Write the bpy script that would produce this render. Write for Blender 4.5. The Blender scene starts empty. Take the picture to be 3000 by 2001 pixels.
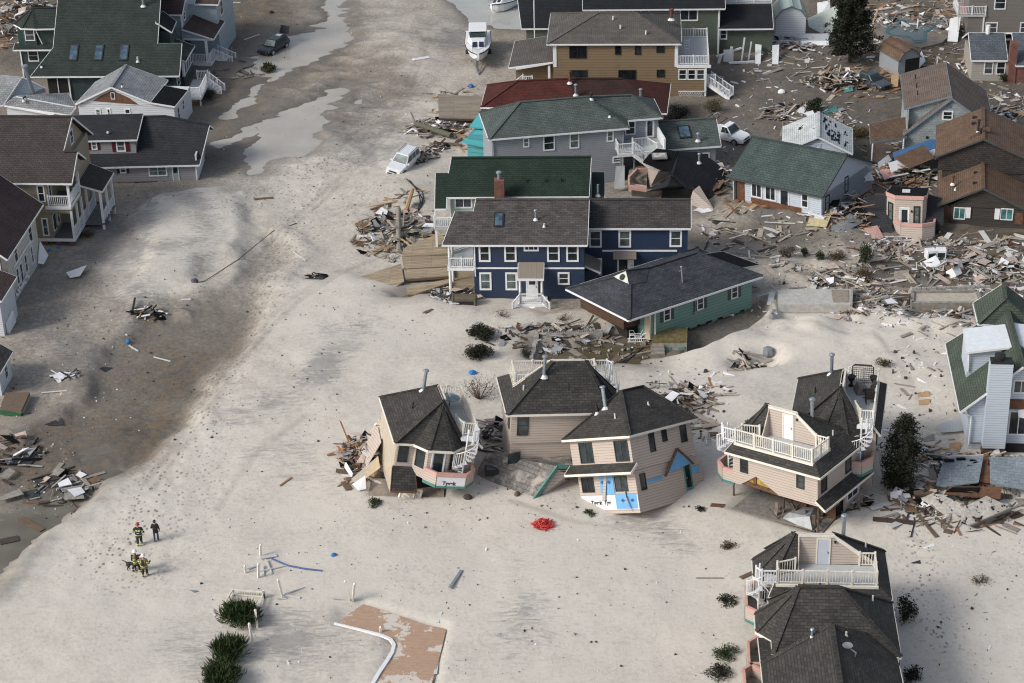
import bpy, math, random
import numpy as np
from mathutils import Vector, Matrix, Euler
R_=math.radians
random.seed(7)
S=bpy.context.scene
COL=S.collection
# ---------------------------------------------------------------- camera
FPX=6000.; PITCH=R_(28); ROLL=R_(1.5); CAMH=80.
_fw=np.array([0,math.cos(PITCH),-math.sin(PITCH)]);_r0=np.array([1.,0,0]);_u0=np.array([0,math.sin(PITCH),math.cos(PITCH)])
_R=math.cos(ROLL)*_r0-math.sin(ROLL)*_u0;_U=math.sin(ROLL)*_r0+math.cos(ROLL)*_u0
cd=bpy.data.cameras.new('camera');cam=bpy.data.objects.new('camera',cd);COL.objects.link(cam)
cd.sensor_width=36;cd.lens=36*FPX/3000;cd.clip_end=6000;cd.clip_start=1
cam.matrix_world=Matrix(((_R[0],_U[0],-_fw[0],0),(_R[1],_U[1],-_fw[1],0),(_R[2],_U[2],-_fw[2],CAMH),(0,0,0,1)))
S.camera=cam
# ---------------------------------------------------------------- light
w=bpy.data.worlds.new('World');S.world=w;w.use_nodes=True
nt=w.node_tree;sky=nt.nodes.new('ShaderNodeTexSky');sky.sky_type='NISHITA';sky.sun_disc=False
SUN_EL=R_(36);SUN_AZ=math.atan2(-.90,-.43)   # from the left and slightly from behind the camera
sky.sun_elevation=SUN_EL;sky.sun_rotation=SUN_AZ%(2*math.pi);sky.dust_density=3.;sky.air_density=1.;sky.ozone_density=1.5
bg=nt.nodes['Background'];bg.inputs[1].default_value=.115;hs=nt.nodes.new('ShaderNodeHueSaturation');hs.inputs['Saturation'].default_value=.62;nt.links.new(sky.outputs[0],hs.inputs['Color']);nt.links.new(hs.outputs[0],bg.inputs[0])   # thin cloud cover: a greyer sky
sl=bpy.data.lights.new('sun','SUN');sl.energy=1.75;sl.angle=R_(17);sl.color=(1,.96,.89)
so=bpy.data.objects.new('sun',sl);COL.objects.link(so)
sd=Vector((math.sin(SUN_AZ)*math.cos(SUN_EL),math.cos(SUN_AZ)*math.cos(SUN_EL),math.sin(SUN_EL)))
so.rotation_euler=sd.to_track_quat('Z','Y').to_euler();so.location=sd*300
S.view_settings.view_transform='Standard';S.view_settings.look='None';S.view_settings.exposure=.43;S.view_settings.gamma=1
S.cycles.filter_width=1.15;S.cycles.max_bounces=5;S.cycles.diffuse_bounces=3;S.cycles.glossy_bounces=2;S.cycles.transmission_bounces=2
# ---------------------------------------------------------------- pixel of the photo (3000 wide) to a point at height z
def G(p,z=0.):
    d=_fw+(p[0]-1500)/FPX*_R-(p[1]-1000.5)/FPX*_U;t=(z-CAMH)/d[2]
    return Vector((d[0]*t,d[1]*t,z))
def gproj(x,y,z):
    v=np.stack([x,y,z-CAMH]);d=_fw[0]*v[0]+_fw[1]*v[1]+_fw[2]*v[2]
    return 1500+FPX*(_R[0]*v[0]+_R[1]*v[1]+_R[2]*v[2])/d, 1000.5-FPX*(_U[0]*v[0]+_U[1]*v[1]+_U[2]*v[2])/d
CR={1:(0,0,2.8),2:(700,0,2.8),3:(1380,0,2.8),4:(2200,0,2.8),5:(0,500,2.8),6:(1000,440,3.2),7:(1600,500,2.8),8:(2300,440,3.2),9:(980,1040,3.2),10:(1500,1000,3.2),11:(2000,1020,3.2),12:(2600,850,2.2075),13:(2100,1500,3.13),14:(500,1550,2.734),15:(300,1480,6.53),16:(0,1000,2.412),0:(0,0,1)}
def C(k,x,y): a=CR[k];return (a[0]+x/a[2],a[1]+y/a[2])
# ---------------------------------------------------------------- materials
MT={}
def newmat(name):
    m=bpy.data.materials.new(name);m.use_nodes=True;n=m.node_tree.nodes;l=m.node_tree.links
    return m,n,l,n['Principled BSDF']
def N(n,t,**k):
    o=n.new('ShaderNode'+t)
    for a,b in k.items(): setattr(o,a,b)
    return o
def ramp(n,l,src,stops,interp='LINEAR'):
    r=N(n,'ValToRGB');e=r.color_ramp.elements;r.color_ramp.interpolation=interp
    while len(e)<len(stops): e.new(.5)
    for i,(p,c) in enumerate(stops):
        e[i].position=p;e[i].color=(c[0],c[1],c[2],1) if not isinstance(c,(int,float)) else (c,c,c,1)
    if src is not None: l.new(src,r.inputs[0])
    return r
def mixc(n,l,f,a,b,mode='MIX'):
    m=N(n,'Mix',data_type='RGBA',blend_type=mode)
    for i,s in ((0,f),(6,a),(7,b)):
        if isinstance(s,(int,float)): m.inputs[i].default_value=s
        elif isinstance(s,(tuple,list)): m.inputs[i].default_value=(s[0],s[1],s[2],1)
        else: l.new(s,m.inputs[i])
    return m.outputs[2]
def math_(n,l,op,a,b=None,c=None):
    m=N(n,'Math',operation=op)
    for i,s in enumerate((a,b,c)):
        if s is None: continue
        if isinstance(s,(int,float)): m.inputs[i].default_value=s
        else: l.new(s,m.inputs[i])
    return m.outputs[0]
def noise(n,l,sc,det=4,vec=None,rough=.55,dist=0.):
    t=N(n,'TexNoise');t.inputs['Scale'].default_value=sc;t.inputs['Detail'].default_value=det;t.inputs['Roughness'].default_value=rough;t.inputs['Distortion'].default_value=dist
    if vec is not None: l.new(vec,t.inputs['Vector'])
    return t
def bump(n,l,b,h,st=.3,d=.05):
    bn=N(n,'Bump');bn.inputs['Strength'].default_value=st;bn.inputs['Distance'].default_value=d;l.new(h,bn.inputs['Height']);l.new(bn.outputs[0],b.inputs['Normal'])
def sc_(c,k): return tuple(max(0,min(1,x*k)) for x in c)
def plain(name,c,rough=.6,var=.15,metal=0.,scale=3.):
    if name in MT: return MT[name]
    m,n,l,b=newmat(name);tc=N(n,'TexCoord');t=noise(n,l,scale,5,tc.outputs['Object'])
    r=ramp(n,l,t.outputs[0],[(.3,sc_(c,1-var)),(.7,sc_(c,1+var))]);l.new(r.outputs[0],b.inputs[0])
    b.inputs['Roughness'].default_value=rough;b.inputs['Metallic'].default_value=metal;MT[name]=m;return m
def siding(name,c,per=.18,dirt_shade=(.25,.22,.18),da=.25):
    if name in MT: return MT[name]
    m,n,l,b=newmat(name);uv=N(n,'UVMap');sp=N(n,'SeparateXYZ');l.new(uv.outputs[0],sp.inputs[0])
    fr=math_(n,l,'FRACT',math_(n,l,'DIVIDE',sp.outputs[1],per))
    ln=ramp(n,l,fr,[(0,.3),(.2,.95),(.3,1.),(1,.93)])
    t=noise(n,l,1.3,5,uv.outputs[0]);t2=noise(n,l,9.,4,uv.outputs[0])
    c1=mixc(n,l,math_(n,l,'MULTIPLY',t2.outputs[0],.35),c,sc_(c,.8))
    dd=ramp(n,l,t.outputs[0],[(.52,0.),(.75,1.)])
    c2=mixc(n,l,math_(n,l,'MULTIPLY',dd.outputs[0],da),c1,dirt_shade)
    c3=mixc(n,l,.9,c2,ln.outputs[0],'MULTIPLY');l.new(c3,b.inputs[0]);b.inputs['Roughness'].default_value=.55
    bump(n,l,b,fr,.5,.02);MT[name]=m;return m
def shingle(name,c,c2,per=.2,wid=.42,patch=None,mort=.35):
    if name in MT: return MT[name]
    m,n,l,b=newmat(name);uv=N(n,'UVMap')
    bt=N(n,'TexBrick');l.new(uv.outputs[0],bt.inputs[0]);bt.offset=.5
    for k,v in (('Scale',1.),('Brick Width',wid),('Row Height',per),('Mortar Size',.018),('Mortar Smooth',.3),('Bias',0.)): bt.inputs[k].default_value=v
    bt.inputs['Color1'].default_value=(*c,1);bt.inputs['Color2'].default_value=(*c2,1);bt.inputs['Mortar'].default_value=(*sc_(c,mort),1)
    t=noise(n,l,.6,5,uv.outputs[0]);t2=noise(n,l,5.,3,uv.outputs[0])
    r=ramp(n,l,t.outputs[0],[(.3,.78),(.7,1.2)]);r2=ramp(n,l,t2.outputs[0],[(.3,.8),(.7,1.2)])
    cc=mixc(n,l,1.,mixc(n,l,1.,bt.outputs[0],r.outputs[0],'MULTIPLY'),r2.outputs[0],'MULTIPLY')
    if patch:
        pc,lo,hi,ps=patch;mp=N(n,'Mapping');l.new(uv.outputs[0],mp.inputs[0])
        t3=noise(n,l,ps,3,uv.outputs[0],.6);pr=ramp(n,l,t3.outputs[0],[(lo,0.),(hi,1.)])
        cc=mixc(n,l,pr.outputs[0],cc,pc)
    l.new(cc,b.inputs[0]);b.inputs['Roughness'].default_value=.85;b.inputs['Specular IOR Level'].default_value=.25
    sp=N(n,'SeparateXYZ');l.new(uv.outputs[0],sp.inputs[0])
    fr=math_(n,l,'FRACT',math_(n,l,'DIVIDE',sp.outputs[1],-per));bump(n,l,b,fr,.35,.02);MT[name]=m;return m
def planks(name,c,c2,per=.14,gap=.35):
    if name in MT: return MT[name]
    m,n,l,b=newmat(name);uv=N(n,'UVMap')
    bt=N(n,'TexBrick');l.new(uv.outputs[0],bt.inputs[0])
    for k,v in (('Scale',1.),('Brick Width',3.6),('Row Height',per),('Mortar Size',.012),('Bias',0.)): bt.inputs[k].default_value=v
    bt.inputs['Color1'].default_value=(*c,1);bt.inputs['Color2'].default_value=(*c2,1);bt.inputs['Mortar'].default_value=(*sc_(c,gap),1)
    mp=N(n,'Mapping');mp.inputs['Scale'].default_value=(.6,7,1);l.new(uv.outputs[0],mp.inputs[0]);t=noise(n,l,2.,6,mp.outputs[0])
    r=ramp(n,l,t.outputs[0],[(.25,.6),(.75,1.3)]);cc=mixc(n,l,1.,bt.outputs[0],r.outputs[0],'MULTIPLY');l.new(cc,b.inputs[0]);b.inputs['Roughness'].default_value=.8
    MT[name]=m;return m
def brick(name,c,c2,mo,w_=.22,h_=.075):
    if name in MT: return MT[name]
    m,n,l,b=newmat(name);uv=N(n,'UVMap');bt=N(n,'TexBrick');l.new(uv.outputs[0],bt.inputs[0])
    for k,v in (('Scale',1.),('Brick Width',w_),('Row Height',h_),('Mortar Size',.008),('Bias',0.)): bt.inputs[k].default_value=v
    bt.inputs['Color1'].default_value=(*c,1);bt.inputs['Color2'].default_value=(*c2,1);bt.inputs['Mortar'].default_value=(*mo,1)
    t=noise(n,l,1.2,5,uv.outputs[0]);r=ramp(n,l,t.outputs[0],[(.3,.7),(.7,1.2)]);l.new(mixc(n,l,1.,bt.outputs[0],r.outputs[0],'MULTIPLY'),b.inputs[0]);b.inputs['Roughness'].default_value=.85
    MT[name]=m;return m
def metalroof(name,c,per=.4):
    if name in MT: return MT[name]
    m,n,l,b=newmat(name);uv=N(n,'UVMap');sp=N(n,'SeparateXYZ');l.new(uv.outputs[0],sp.inputs[0])
    fr=math_(n,l,'FRACT',math_(n,l,'DIVIDE',sp.outputs[0],per));r=ramp(n,l,fr,[(0,.45),(.1,1.),(.85,1.),(1,1.25)])
    l.new(mixc(n,l,1.,c,r.outputs[0],'MULTIPLY'),b.inputs[0]);b.inputs['Roughness'].default_value=.4;MT[name]=m;return m
def glass(name,c=(.02,.028,.032),rough=.12):
    if name in MT: return MT[name]
    m,n,l,b=newmat(name);tc=N(n,'TexCoord');t=noise(n,l,1.5,2,tc.outputs['Object']);r=ramp(n,l,t.outputs[0],[(.35,sc_(c,.6)),(.7,sc_(c,1.6))]);l.new(r.outputs[0],b.inputs[0])
    b.inputs['Roughness'].default_value=rough;MT[name]=m;return m
WHITE=plain('white_paint',(.72,.73,.74),.45,.06);CREAM=plain('cream_trim',(.72,.68,.6),.5,.08)
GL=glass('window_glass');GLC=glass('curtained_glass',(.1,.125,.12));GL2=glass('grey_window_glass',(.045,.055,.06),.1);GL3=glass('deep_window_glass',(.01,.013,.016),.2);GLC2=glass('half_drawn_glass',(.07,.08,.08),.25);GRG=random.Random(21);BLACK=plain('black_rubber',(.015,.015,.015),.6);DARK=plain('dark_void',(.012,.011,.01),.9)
GALV=plain('galvanised_pipe',(.34,.38,.42),.4,.15,.6);LEAD=plain('lead_flashing',(.6,.6,.6),.5);STEEL=plain('steel_grey',(.25,.26,.27),.5,.2,.3)
RAWWOOD=planks('raw_plywood',(.36,.2,.1),(.28,.15,.075),.6);RUSTW=plain('rust_stained_board',(.125,.06,.032),.8,.4)
DECKW=planks('weathered_deck_boards',(.36,.29,.2),(.26,.2,.135),.3,.2);DECKG=plain('grey_deck_coating',(.42,.44,.44),.6,.06);CONC=plain('old_concrete',(.42,.4,.36),.85,.2,1.2)
CINDER=plain('cinder_block',(.3,.29,.27),.9,.25);BRICK=brick('red_brick',(.19,.055,.035),(.12,.04,.03),(.2,.16,.13))
# ---------------------------------------------------------------- mesh builder
SPLIT={'ridge_cap','post','column','pier','trim_board','rake_board','wall','opening','torn_wrap','porch_trim','deck_trim','porch_floor','window_bar','foundation','stoop','downpipe','fascia','trim_band','leg','joist','flue','gable_wall','broken_siding'}
class MB:
    def __init__(s): s.v=[];s.f=[]
    def poly(s,pts,flip=False):
        i=len(s.v);s.v+=[tuple(p) for p in pts];f=list(range(i,i+len(pts)));s.f.append(f[::-1] if flip else f);return s
    def hexa(s,b,t):
        i=len(s.v);s.v+=[tuple(p) for p in b]+[tuple(p) for p in t];n=len(b)
        s.f.append([i+k for k in range(n)][::-1]);s.f.append([i+n+k for k in range(n)])
        for k in range(n): s.f.append([i+k,i+(k+1)%n,i+n+(k+1)%n,i+n+k])
        return s
    def box(s,x0,x1,y0,y1,z0,z1): return s.hexa([(x0,y0,z0),(x1,y0,z0),(x1,y1,z0),(x0,y1,z0)],[(x0,y0,z1),(x1,y0,z1),(x1,y1,z1),(x0,y1,z1)])
    def prism(s,pts,z0,z1): return s.hexa([(p[0],p[1],z0) for p in pts],[(p[0],p[1],z1) for p in pts])
    def bar(s,p,q,w=.08,h=None,up=(0,0,1)):
        p=Vector(p);q=Vector(q);h=w if h is None else h;d=(q-p)
        if d.length<1e-6: return s
        d.normalize();u=Vector(up)
        if abs(d.dot(u))>.98: u=Vector((0,1,0)) if abs(d.y)<.9 else Vector((1,0,0))
        a=d.cross(u).normalized()*(w/2);b=a.cross(d).normalized()*(h/2)
        return s.hexa([p-a-b,p+a-b,p+a+b,p-a+b],[q-a-b,q+a-b,q+a+b,q-a+b])
    def tube(s,pts,r,n=8,cap=True):
        pts=[Vector(p) for p in pts];rr=r if isinstance(r,(list,tuple)) else [r]*len(pts);i0=len(s.v)
        for k,p in enumerate(pts):
            d=(pts[min(k+1,len(pts)-1)]-pts[max(k-1,0)]).normalized();u=Vector((0,0,1)) if abs(d.z)<.95 else Vector((1,0,0))
            a=d.cross(u).normalized();b=a.cross(d).normalized()
            for j in range(n):
                t=2*math.pi*j/n;s.v.append(tuple(p+(a*math.cos(t)+b*math.sin(t))*rr[k]))
        for k in range(len(pts)-1):
            for j in range(n):
                s.f.append([i0+k*n+j,i0+k*n+(j+1)%n,i0+(k+1)*n+(j+1)%n,i0+(k+1)*n+j])
        if cap: s.f.append([i0+j for j in range(n)][::-1]);s.f.append([i0+(len(pts)-1)*n+j for j in range(n)])
        return s
    def lathe(s,c,prof,n=12):
        i0=len(s.v);m=len(prof)
        for r,z in prof:
            for j in range(n): t=2*math.pi*j/n;s.v.append((c[0]+r*math.cos(t),c[1]+r*math.sin(t),c[2]+z))
        for k in range(m-1):
            for j in range(n): s.f.append([i0+k*n+j,i0+k*n+(j+1)%n,i0+(k+1)*n+(j+1)%n,i0+(k+1)*n+j])
        s.f.append([i0+j for j in range(n)][::-1]);s.f.append([i0+(m-1)*n+j for j in range(n)]);return s
    def slab(s,pts,t=.12):
        pts=[Vector(p) for p in pts];n=(pts[1]-pts[0]).cross(pts[2]-pts[0]).normalized()
        if n.z<0: n=-n;pts=pts[::-1]
        return s.hexa([p-n*t for p in pts],pts)
    def build(s,name,mat,parent=None,smooth=False):
        if name in SPLIT and len(s.f)>6:
            root=list(range(len(s.v)))
            def fd(a):
                while root[a]!=a: root[a]=root[root[a]];a=root[a]
                return a
            for f in s.f:
                for q in f[1:]: root[fd(q)]=fd(f[0])
            g={}
            for f in s.f: g.setdefault(fd(f[0]),[]).append(f)
            if len(g)>1:
                for fs in g.values():
                    m=MB();ix={}
                    for f in fs:
                        for q in f:
                            if q not in ix: ix[q]=len(m.v);m.v.append(s.v[q])
                        m.f.append([ix[q] for q in f])
                    o=m.build(name,mat,parent,smooth)
                return o
        me=bpy.data.meshes.new(name);me.from_pydata(s.v,[],s.f);me.update()
        uvl=me.uv_layers.new(name='UVMap');nv=len(me.loops);uv=np.empty(nv*2,dtype=np.float32)
        for p in me.polygons:
            nx,ny,nz=p.normal
            h=math.hypot(nx,ny)
            if h<.12: ux,uy,vx,vy,vz=1.,0.,0.,1.,0.
            else:
                ux,uy=-ny/h,nx/h;vx,vy,vz=-nz*nx/h,-nz*ny/h,h
            for li in p.loop_indices:
                a=me.vertices[me.loops[li].vertex_index].co
                uv[2*li]=a[0]*ux+a[1]*uy;uv[2*li+1]=a[0]*vx+a[1]*vy+a[2]*vz
        uvl.data.foreach_set('uv',uv)
        if smooth: me.polygons.foreach_set('use_smooth',[True]*len(me.polygons))
        o=bpy.data.objects.new(name,me);COL.objects.link(o)
        if mat: me.materials.append(mat)
        if parent: o.parent=parent
        return o
def tag(o,label=None,cat=None,group=None,kind=None):
    for k,v in (('label',label),('category',cat),('group',group),('kind',kind)):
        if v: o[k]=v
    return o
def thing(name,label,cat,loc=(0,0,0),eul=(0,0,0),group=None):
    o=bpy.data.objects.new(name,None);COL.objects.link(o);o.location=loc;o.rotation_euler=[R_(a) for a in eul];o.empty_display_size=.3
    return tag(o,label,cat,group)
def dup(o,parent=None):
    c=o.copy();COL.objects.link(c)
    if parent: c.parent=parent
    for ch in list(o.children): dup(ch,c)
    return c
# roof made of polygons: closed skin, soffit and a trim board round its outer edge
def roof(polys,mat,parent,trim=WHITE,t=.14,name='roof',tw=.04,th=.17,skip=()):
    mb=MB();K=lambda p:(round(p[0],2),round(p[1],2),round(p[2],2));E={}
    for P in polys:
        P=[Vector(p) for p in P];n=Vector((0,0,0))
        for i in range(1,len(P)-1): n+=(P[i]-P[0]).cross(P[i+1]-P[0])
        if n.z<0: P=P[::-1]
        mb.poly(P);mb.poly([p-Vector((0,0,t)) for p in P],True)
        for i in range(len(P)): 
            a,b=P[i],P[(i+1)%len(P)];E.setdefault(tuple(sorted((K(a),K(b)))),[]).append((a,b,sum(P,Vector())/len(P)))
    tm=MB()
    for k,e in E.items():
        if len(e)==1:
            a,b=e[0][:2];dz=Vector((0,0,t));mb.poly([a-dz,b-dz,b,a])
            d=(b-a);o=Vector((d.y,-d.x,0))
            if o.length>1e-4 and trim:
                o=o.normalized()*(tw/2+.003);c=Vector((0,0,-th/2-.004));tm.bar(a+o+c,b+o+c,tw,th)
    r=mb.build(name,mat,parent);cp=MB()
    for k,e in E.items():
        if len(e)==2:
            a,b=e[0][:2];c0,c1=e[0][2],e[1][2]
            if ((c0+c1)/2).z<(a.z+b.z)/2-.05: cp.bar(a+Vector((0,0,.02)),b+Vector((0,0,.02)),.32,.07)
    if cp.v and mat: cp.build('ridge_cap',mat,r)
    if trim and tm.v: tm.build('eave_trim',trim,r)
    return r
def hiproof(x0,x1,y0,y1,ze,zr,xa,xb,mat,parent,trim=WHITE,yr=None,**k):
    ym=(y0+y1)/2 if yr is None else yr;A,B,Cc,D=(x0,y0,ze),(x1,y0,ze),(x1,y1,ze),(x0,y1,ze);p,q=(xa,ym,zr),(xb,ym,zr)
    return roof([[A,B,q,p],[B,Cc,q],[Cc,D,p,q],[D,A,p]],mat,parent,trim,**k)
def gablex(x0,x1,y0,y1,ze,zr,mat,parent,wall=None,yr=None,trim=WHITE,zb=None,ins=.3,zw=None):
    ym=(y0+y1)/2 if yr is None else yr;zb=ze if zb is None else zb
    r=roof([[(x0,y0,ze),(x1,y0,ze),(x1,ym,zr),(x0,ym,zr)],[(x1,y1,zb),(x0,y1,zb),(x0,ym,zr),(x1,ym,zr)]],mat,parent,trim)
    if wall:
        zz=min(ze,zb)-.3 if zw is None else zw;g=MB();pr=[(y0+ins,zz),(y1-ins,zz),(y1-ins,zb+(zr-zb)*ins/(y1-ym)-.16),(ym,zr-.16),(y0+ins,ze+(zr-ze)*ins/(ym-y0)-.16)]
        for a,b in ((x0+ins,x0+ins+.1),(x1-ins-.1,x1-ins)): g.hexa([(a,y,z) for y,z in pr],[(b,y,z) for y,z in pr])
        g.build('gable_wall',wall,parent)
    return r
def gabley(x0,x1,y0,y1,ze,zr,mat,parent,wall=None,xr=None,trim=WHITE,zb=None,ins=.3,zw=None):
    xm=(x0+x1)/2 if xr is None else xr;zb=ze if zb is None else zb
    r=roof([[(x0,y1,ze),(x0,y0,ze),(xm,y0,zr),(xm,y1,zr)],[(x1,y0,zb),(x1,y1,zb),(xm,y1,zr),(xm,y0,zr)]],mat,parent,trim)
    if wall:
        zz=min(ze,zb)-.3 if zw is None else zw;g=MB();pr=[(x0+ins,zz),(x1-ins,zz),(x1-ins,zb+(zr-zb)*ins/(x1-xm)-.16),(xm,zr-.16),(x0+ins,ze+(zr-ze)*ins/(xm-x0)-.16)]
        for a,b in ((y0+ins,y0+ins+.1),(y1-ins-.1,y1-ins)): g.hexa([(x,a,z) for x,z in pr],[(x,b,z) for x,z in pr])
        g.build('gable_wall',wall,parent)
    return r
def wall(parent,mat,*a,name='wall'):
    m=MB()
    for b in a: m.box(*b)
    return m.build(name,mat,parent)
# windows and doors on a vertical face: c = plane, u = along the wall
def face(f,c):
    if f=='f': return Vector((0,c,0)),Vector((1,0,0)),Vector((0,-1,0))
    if f=='b': return Vector((0,c,0)),Vector((1,0,0)),Vector((0,1,0))
    if f=='r': return Vector((c,0,0)),Vector((0,1,0)),Vector((1,0,0))
    if f=='l': return Vector((c,0,0)),Vector((0,1,0)),Vector((-1,0,0))
    p,a=c;return Vector((p[0],p[1],0)),Vector((math.cos(R_(a)),math.sin(R_(a)),0)),Vector((math.sin(R_(a)),-math.cos(R_(a)),0))
def win(parent,f,c,u0,z0,u1,z1,fr=WHITE,gl=None,tw=.12,rail=True,mull=0,sh=None,name='window'):
    o,u,n=face(f,c);gl=gl or GRG.choice((GL,GL,GL,GL2,GL3,GLC2))
    def bx(m,a,b,zz0,zz1,d0,d1):
        q=[o+u*a+n*d0,o+u*b+n*d0,o+u*b+n*d1,o+u*a+n*d1];m.hexa([(p.x,p.y,zz0) for p in q],[(p.x,p.y,zz1) for p in q])
    m=MB();bx(m,u0,u1,z1-tw,z1,-.05,.06);bx(m,u0,u1,z0,z0+tw,-.05,.07);bx(m,u0,u0+tw,z0+tw,z1-tw,-.05,.06);bx(m,u1-tw,u1,z0+tw,z1-tw,-.05,.06)
    if rail: zm=(z0+z1)/2;bx(m,u0+tw,u1-tw,zm-.025,zm+.025,-.03,.045)
    for k in range(mull): um=u0+(u1-u0)*(k+1)/(mull+1);bx(m,um-.03,um+.03,z0+tw,z1-tw,-.03,.05)
    wo=m.build(name,fr,parent);g=MB();bx(g,u0+tw,u1-tw,z0+tw,z1-tw,-.08,.02);g.build('pane',gl,wo)
    if sh:
        ww=(u1-u0)*.42
        for a,b in ((u0-ww-.02,u0-.02),(u1+.02,u1+ww+.02)):
            s_=MB();bx(s_,a,b,z0,z1,-.02,.05);s_.build('shutter',sh,parent)
    return wo
def door(parent,f,c,u0,z0,u1,z1,mat=WHITE,fr=WHITE,pane=None,name='door'):
    o,u,n=face(f,c)
    def bx(m,a,b,zz0,zz1,d0,d1):
        q=[o+u*a+n*d0,o+u*b+n*d0,o+u*b+n*d1,o+u*a+n*d1];m.hexa([(p.x,p.y,zz0) for p in q],[(p.x,p.y,zz1) for p in q])
    m=MB();bx(m,u0+.08,u1-.08,z0,z1-.08,-.04,.035);d=m.build(name,mat,parent)
    k=MB();bx(k,u0,u0+.08,z0,z1,-.04,.06);bx(k,u1-.08,u1,z0,z1,-.04,.06);bx(k,u0+.08,u1-.08,z1-.08,z1,-.04,.06);k.build('door_frame',fr,d)
    h=MB();bx(h,u1-.2,u1-.13,z0+.85,z0+.98,.036,.09);h.build('door_handle',STEEL,d)
    if pane: p=MB();a,b,e,g=pane;bx(p,u0+(u1-u0)*a,u0+(u1-u0)*b,z0+(z1-z0)*e,z0+(z1-z0)*g,0,.045);p.build('door_pane',GL,d)
    return d
def railing(parent,pts,h=1.0,mat=WHITE,sp=.17,post=.12,name='railing',bal=.045,closed=False,pmax=2.0):
    m=MB();pts=[Vector(p) for p in pts]
    for i in range(len(pts)-1):
        a,b=pts[i],pts[i+1];L=(b-a).length;k=max(1,math.ceil(L/pmax));H=Vector((0,0,h))
        for j in range(k+1):
            if j==0 and i>0: continue
            p=a.lerp(b,j/k);m.box(p.x-post/2,p.x+post/2,p.y-post/2,p.y+post/2,p.z-.05,p.z+h+.08)
        m.bar(a+H*.96,b+H*.96,.09,.07);m.bar(a+H*.12,b+H*.12,.05,.06)
        nb=max(1,int(L/sp))
        for j in range(1,nb):
            p=a.lerp(b,j/nb);m.box(p.x-bal/2,p.x+bal/2,p.y-bal/2,p.y+bal/2,p.z+h*.12,p.z+h*.96)
    return m.build(name,mat,parent)
def stairs(parent,a,b,wid,n=8,mat=WHITE,rail=True,name='stair'):
    a=Vector(a);b=Vector(b);d=b-a;f=Vector((d.x,d.y,0)).normalized();s=Vector((-f.y,f.x,0))*wid/2;m=MB()
    for k in range(n):
        p=a.lerp(b,(k+.5)/n);q=f*(Vector((d.x,d.y,0)).length/n*.55);z=a.z+d.z*(k+.5)/n
        P=[p-s-q,p+s-q,p+s+q,p-s+q];m.hexa([(v.x,v.y,z-.05) for v in P],[(v.x,v.y,z) for v in P])
    for e in (-1,1): m.bar(a+s*e-Vector((0,0,.15)),b+s*e-Vector((0,0,.15)),.05,.3)
    o=m.build(name,mat,parent)
    if rail:
        for e in (-1,1): railing(parent,[a+s*e,b+s*e],.95,mat)
    return o
def pipe(parent,x,y,z0,z1,r=.09,mat=None,cap=True,name='vent_pipe',fl=True):
    mat=mat or GALV;m=MB();m.tube([(x,y,z0),(x,y,z1)],r,10)
    if cap: m.lathe((x,y,z1),[(r*1.25,-.02),(r*1.7,.02),(r*1.7,.1),(r*1.1,.16)],10)
    o=m.build(name,mat,parent,)
    if fl:
        k=MB();k.lathe((x,y,z0),[(r*2.6,0),(r*1.2,.22)],10);k.build('flashing',LEAD,o)
    return o
def bay(cx,cy,r,a0,a1,n): return [(cx+r*math.cos(R_(a0+(a1-a0)*k/n)),cy+r*math.sin(R_(a0+(a1-a0)*k/n))) for k in range(n+1)]
# ---------------------------------------------------------------- ground
rng=np.random.RandomState(3)
def vnoise(x,y,sc,seed):
    r=np.random.RandomState(seed);T=r.rand(256,256);x=x/sc;y=y/sc;xi=np.floor(x).astype(int);yi=np.floor(y).astype(int);fx=x-xi;fy=y-yi
    fx=fx*fx*(3-2*fx);fy=fy*fy*(3-2*fy);a=T[xi%256,yi%256];b=T[(xi+1)%256,yi%256];c=T[xi%256,(yi+1)%256];d=T[(xi+1)%256,(yi+1)%256]
    return (a*(1-fx)+b*fx)*(1-fy)+(c*(1-fx)+d*fx)*fy
def fbm(x,y,sc,seed,o=4):
    s=0;a=1;t=0
    for i in range(o): s=s+a*vnoise(x+i*37,y-i*53,sc/2**i,seed+i);t+=a;a*=.5
    return s/t-.5
def sdist(x,y,P):
    P=np.array(P);n=len(P);d=np.full(x.shape,1e9);ins=np.zeros(x.shape,bool)
    for i in range(n):
        a=P[i];b=P[(i+1)%n];e=b-a;wx=x-a[0];wy=y-a[1];t=np.clip((wx*e[0]+wy*e[1])/(e@e+1e-9),0,1)
        d=np.minimum(d,(wx-e[0]*t)**2+(wy-e[1]*t)**2)
        c=((a[1]<=y)&(b[1]>y))|((b[1]<=y)&(a[1]>y));xx=a[0]+(y-a[1])/(b[1]-a[1]+1e-12)*(b[0]-a[0]);ins^=c&(x<xx)
    d=np.sqrt(d);return np.where(ins,-d,d)
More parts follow.
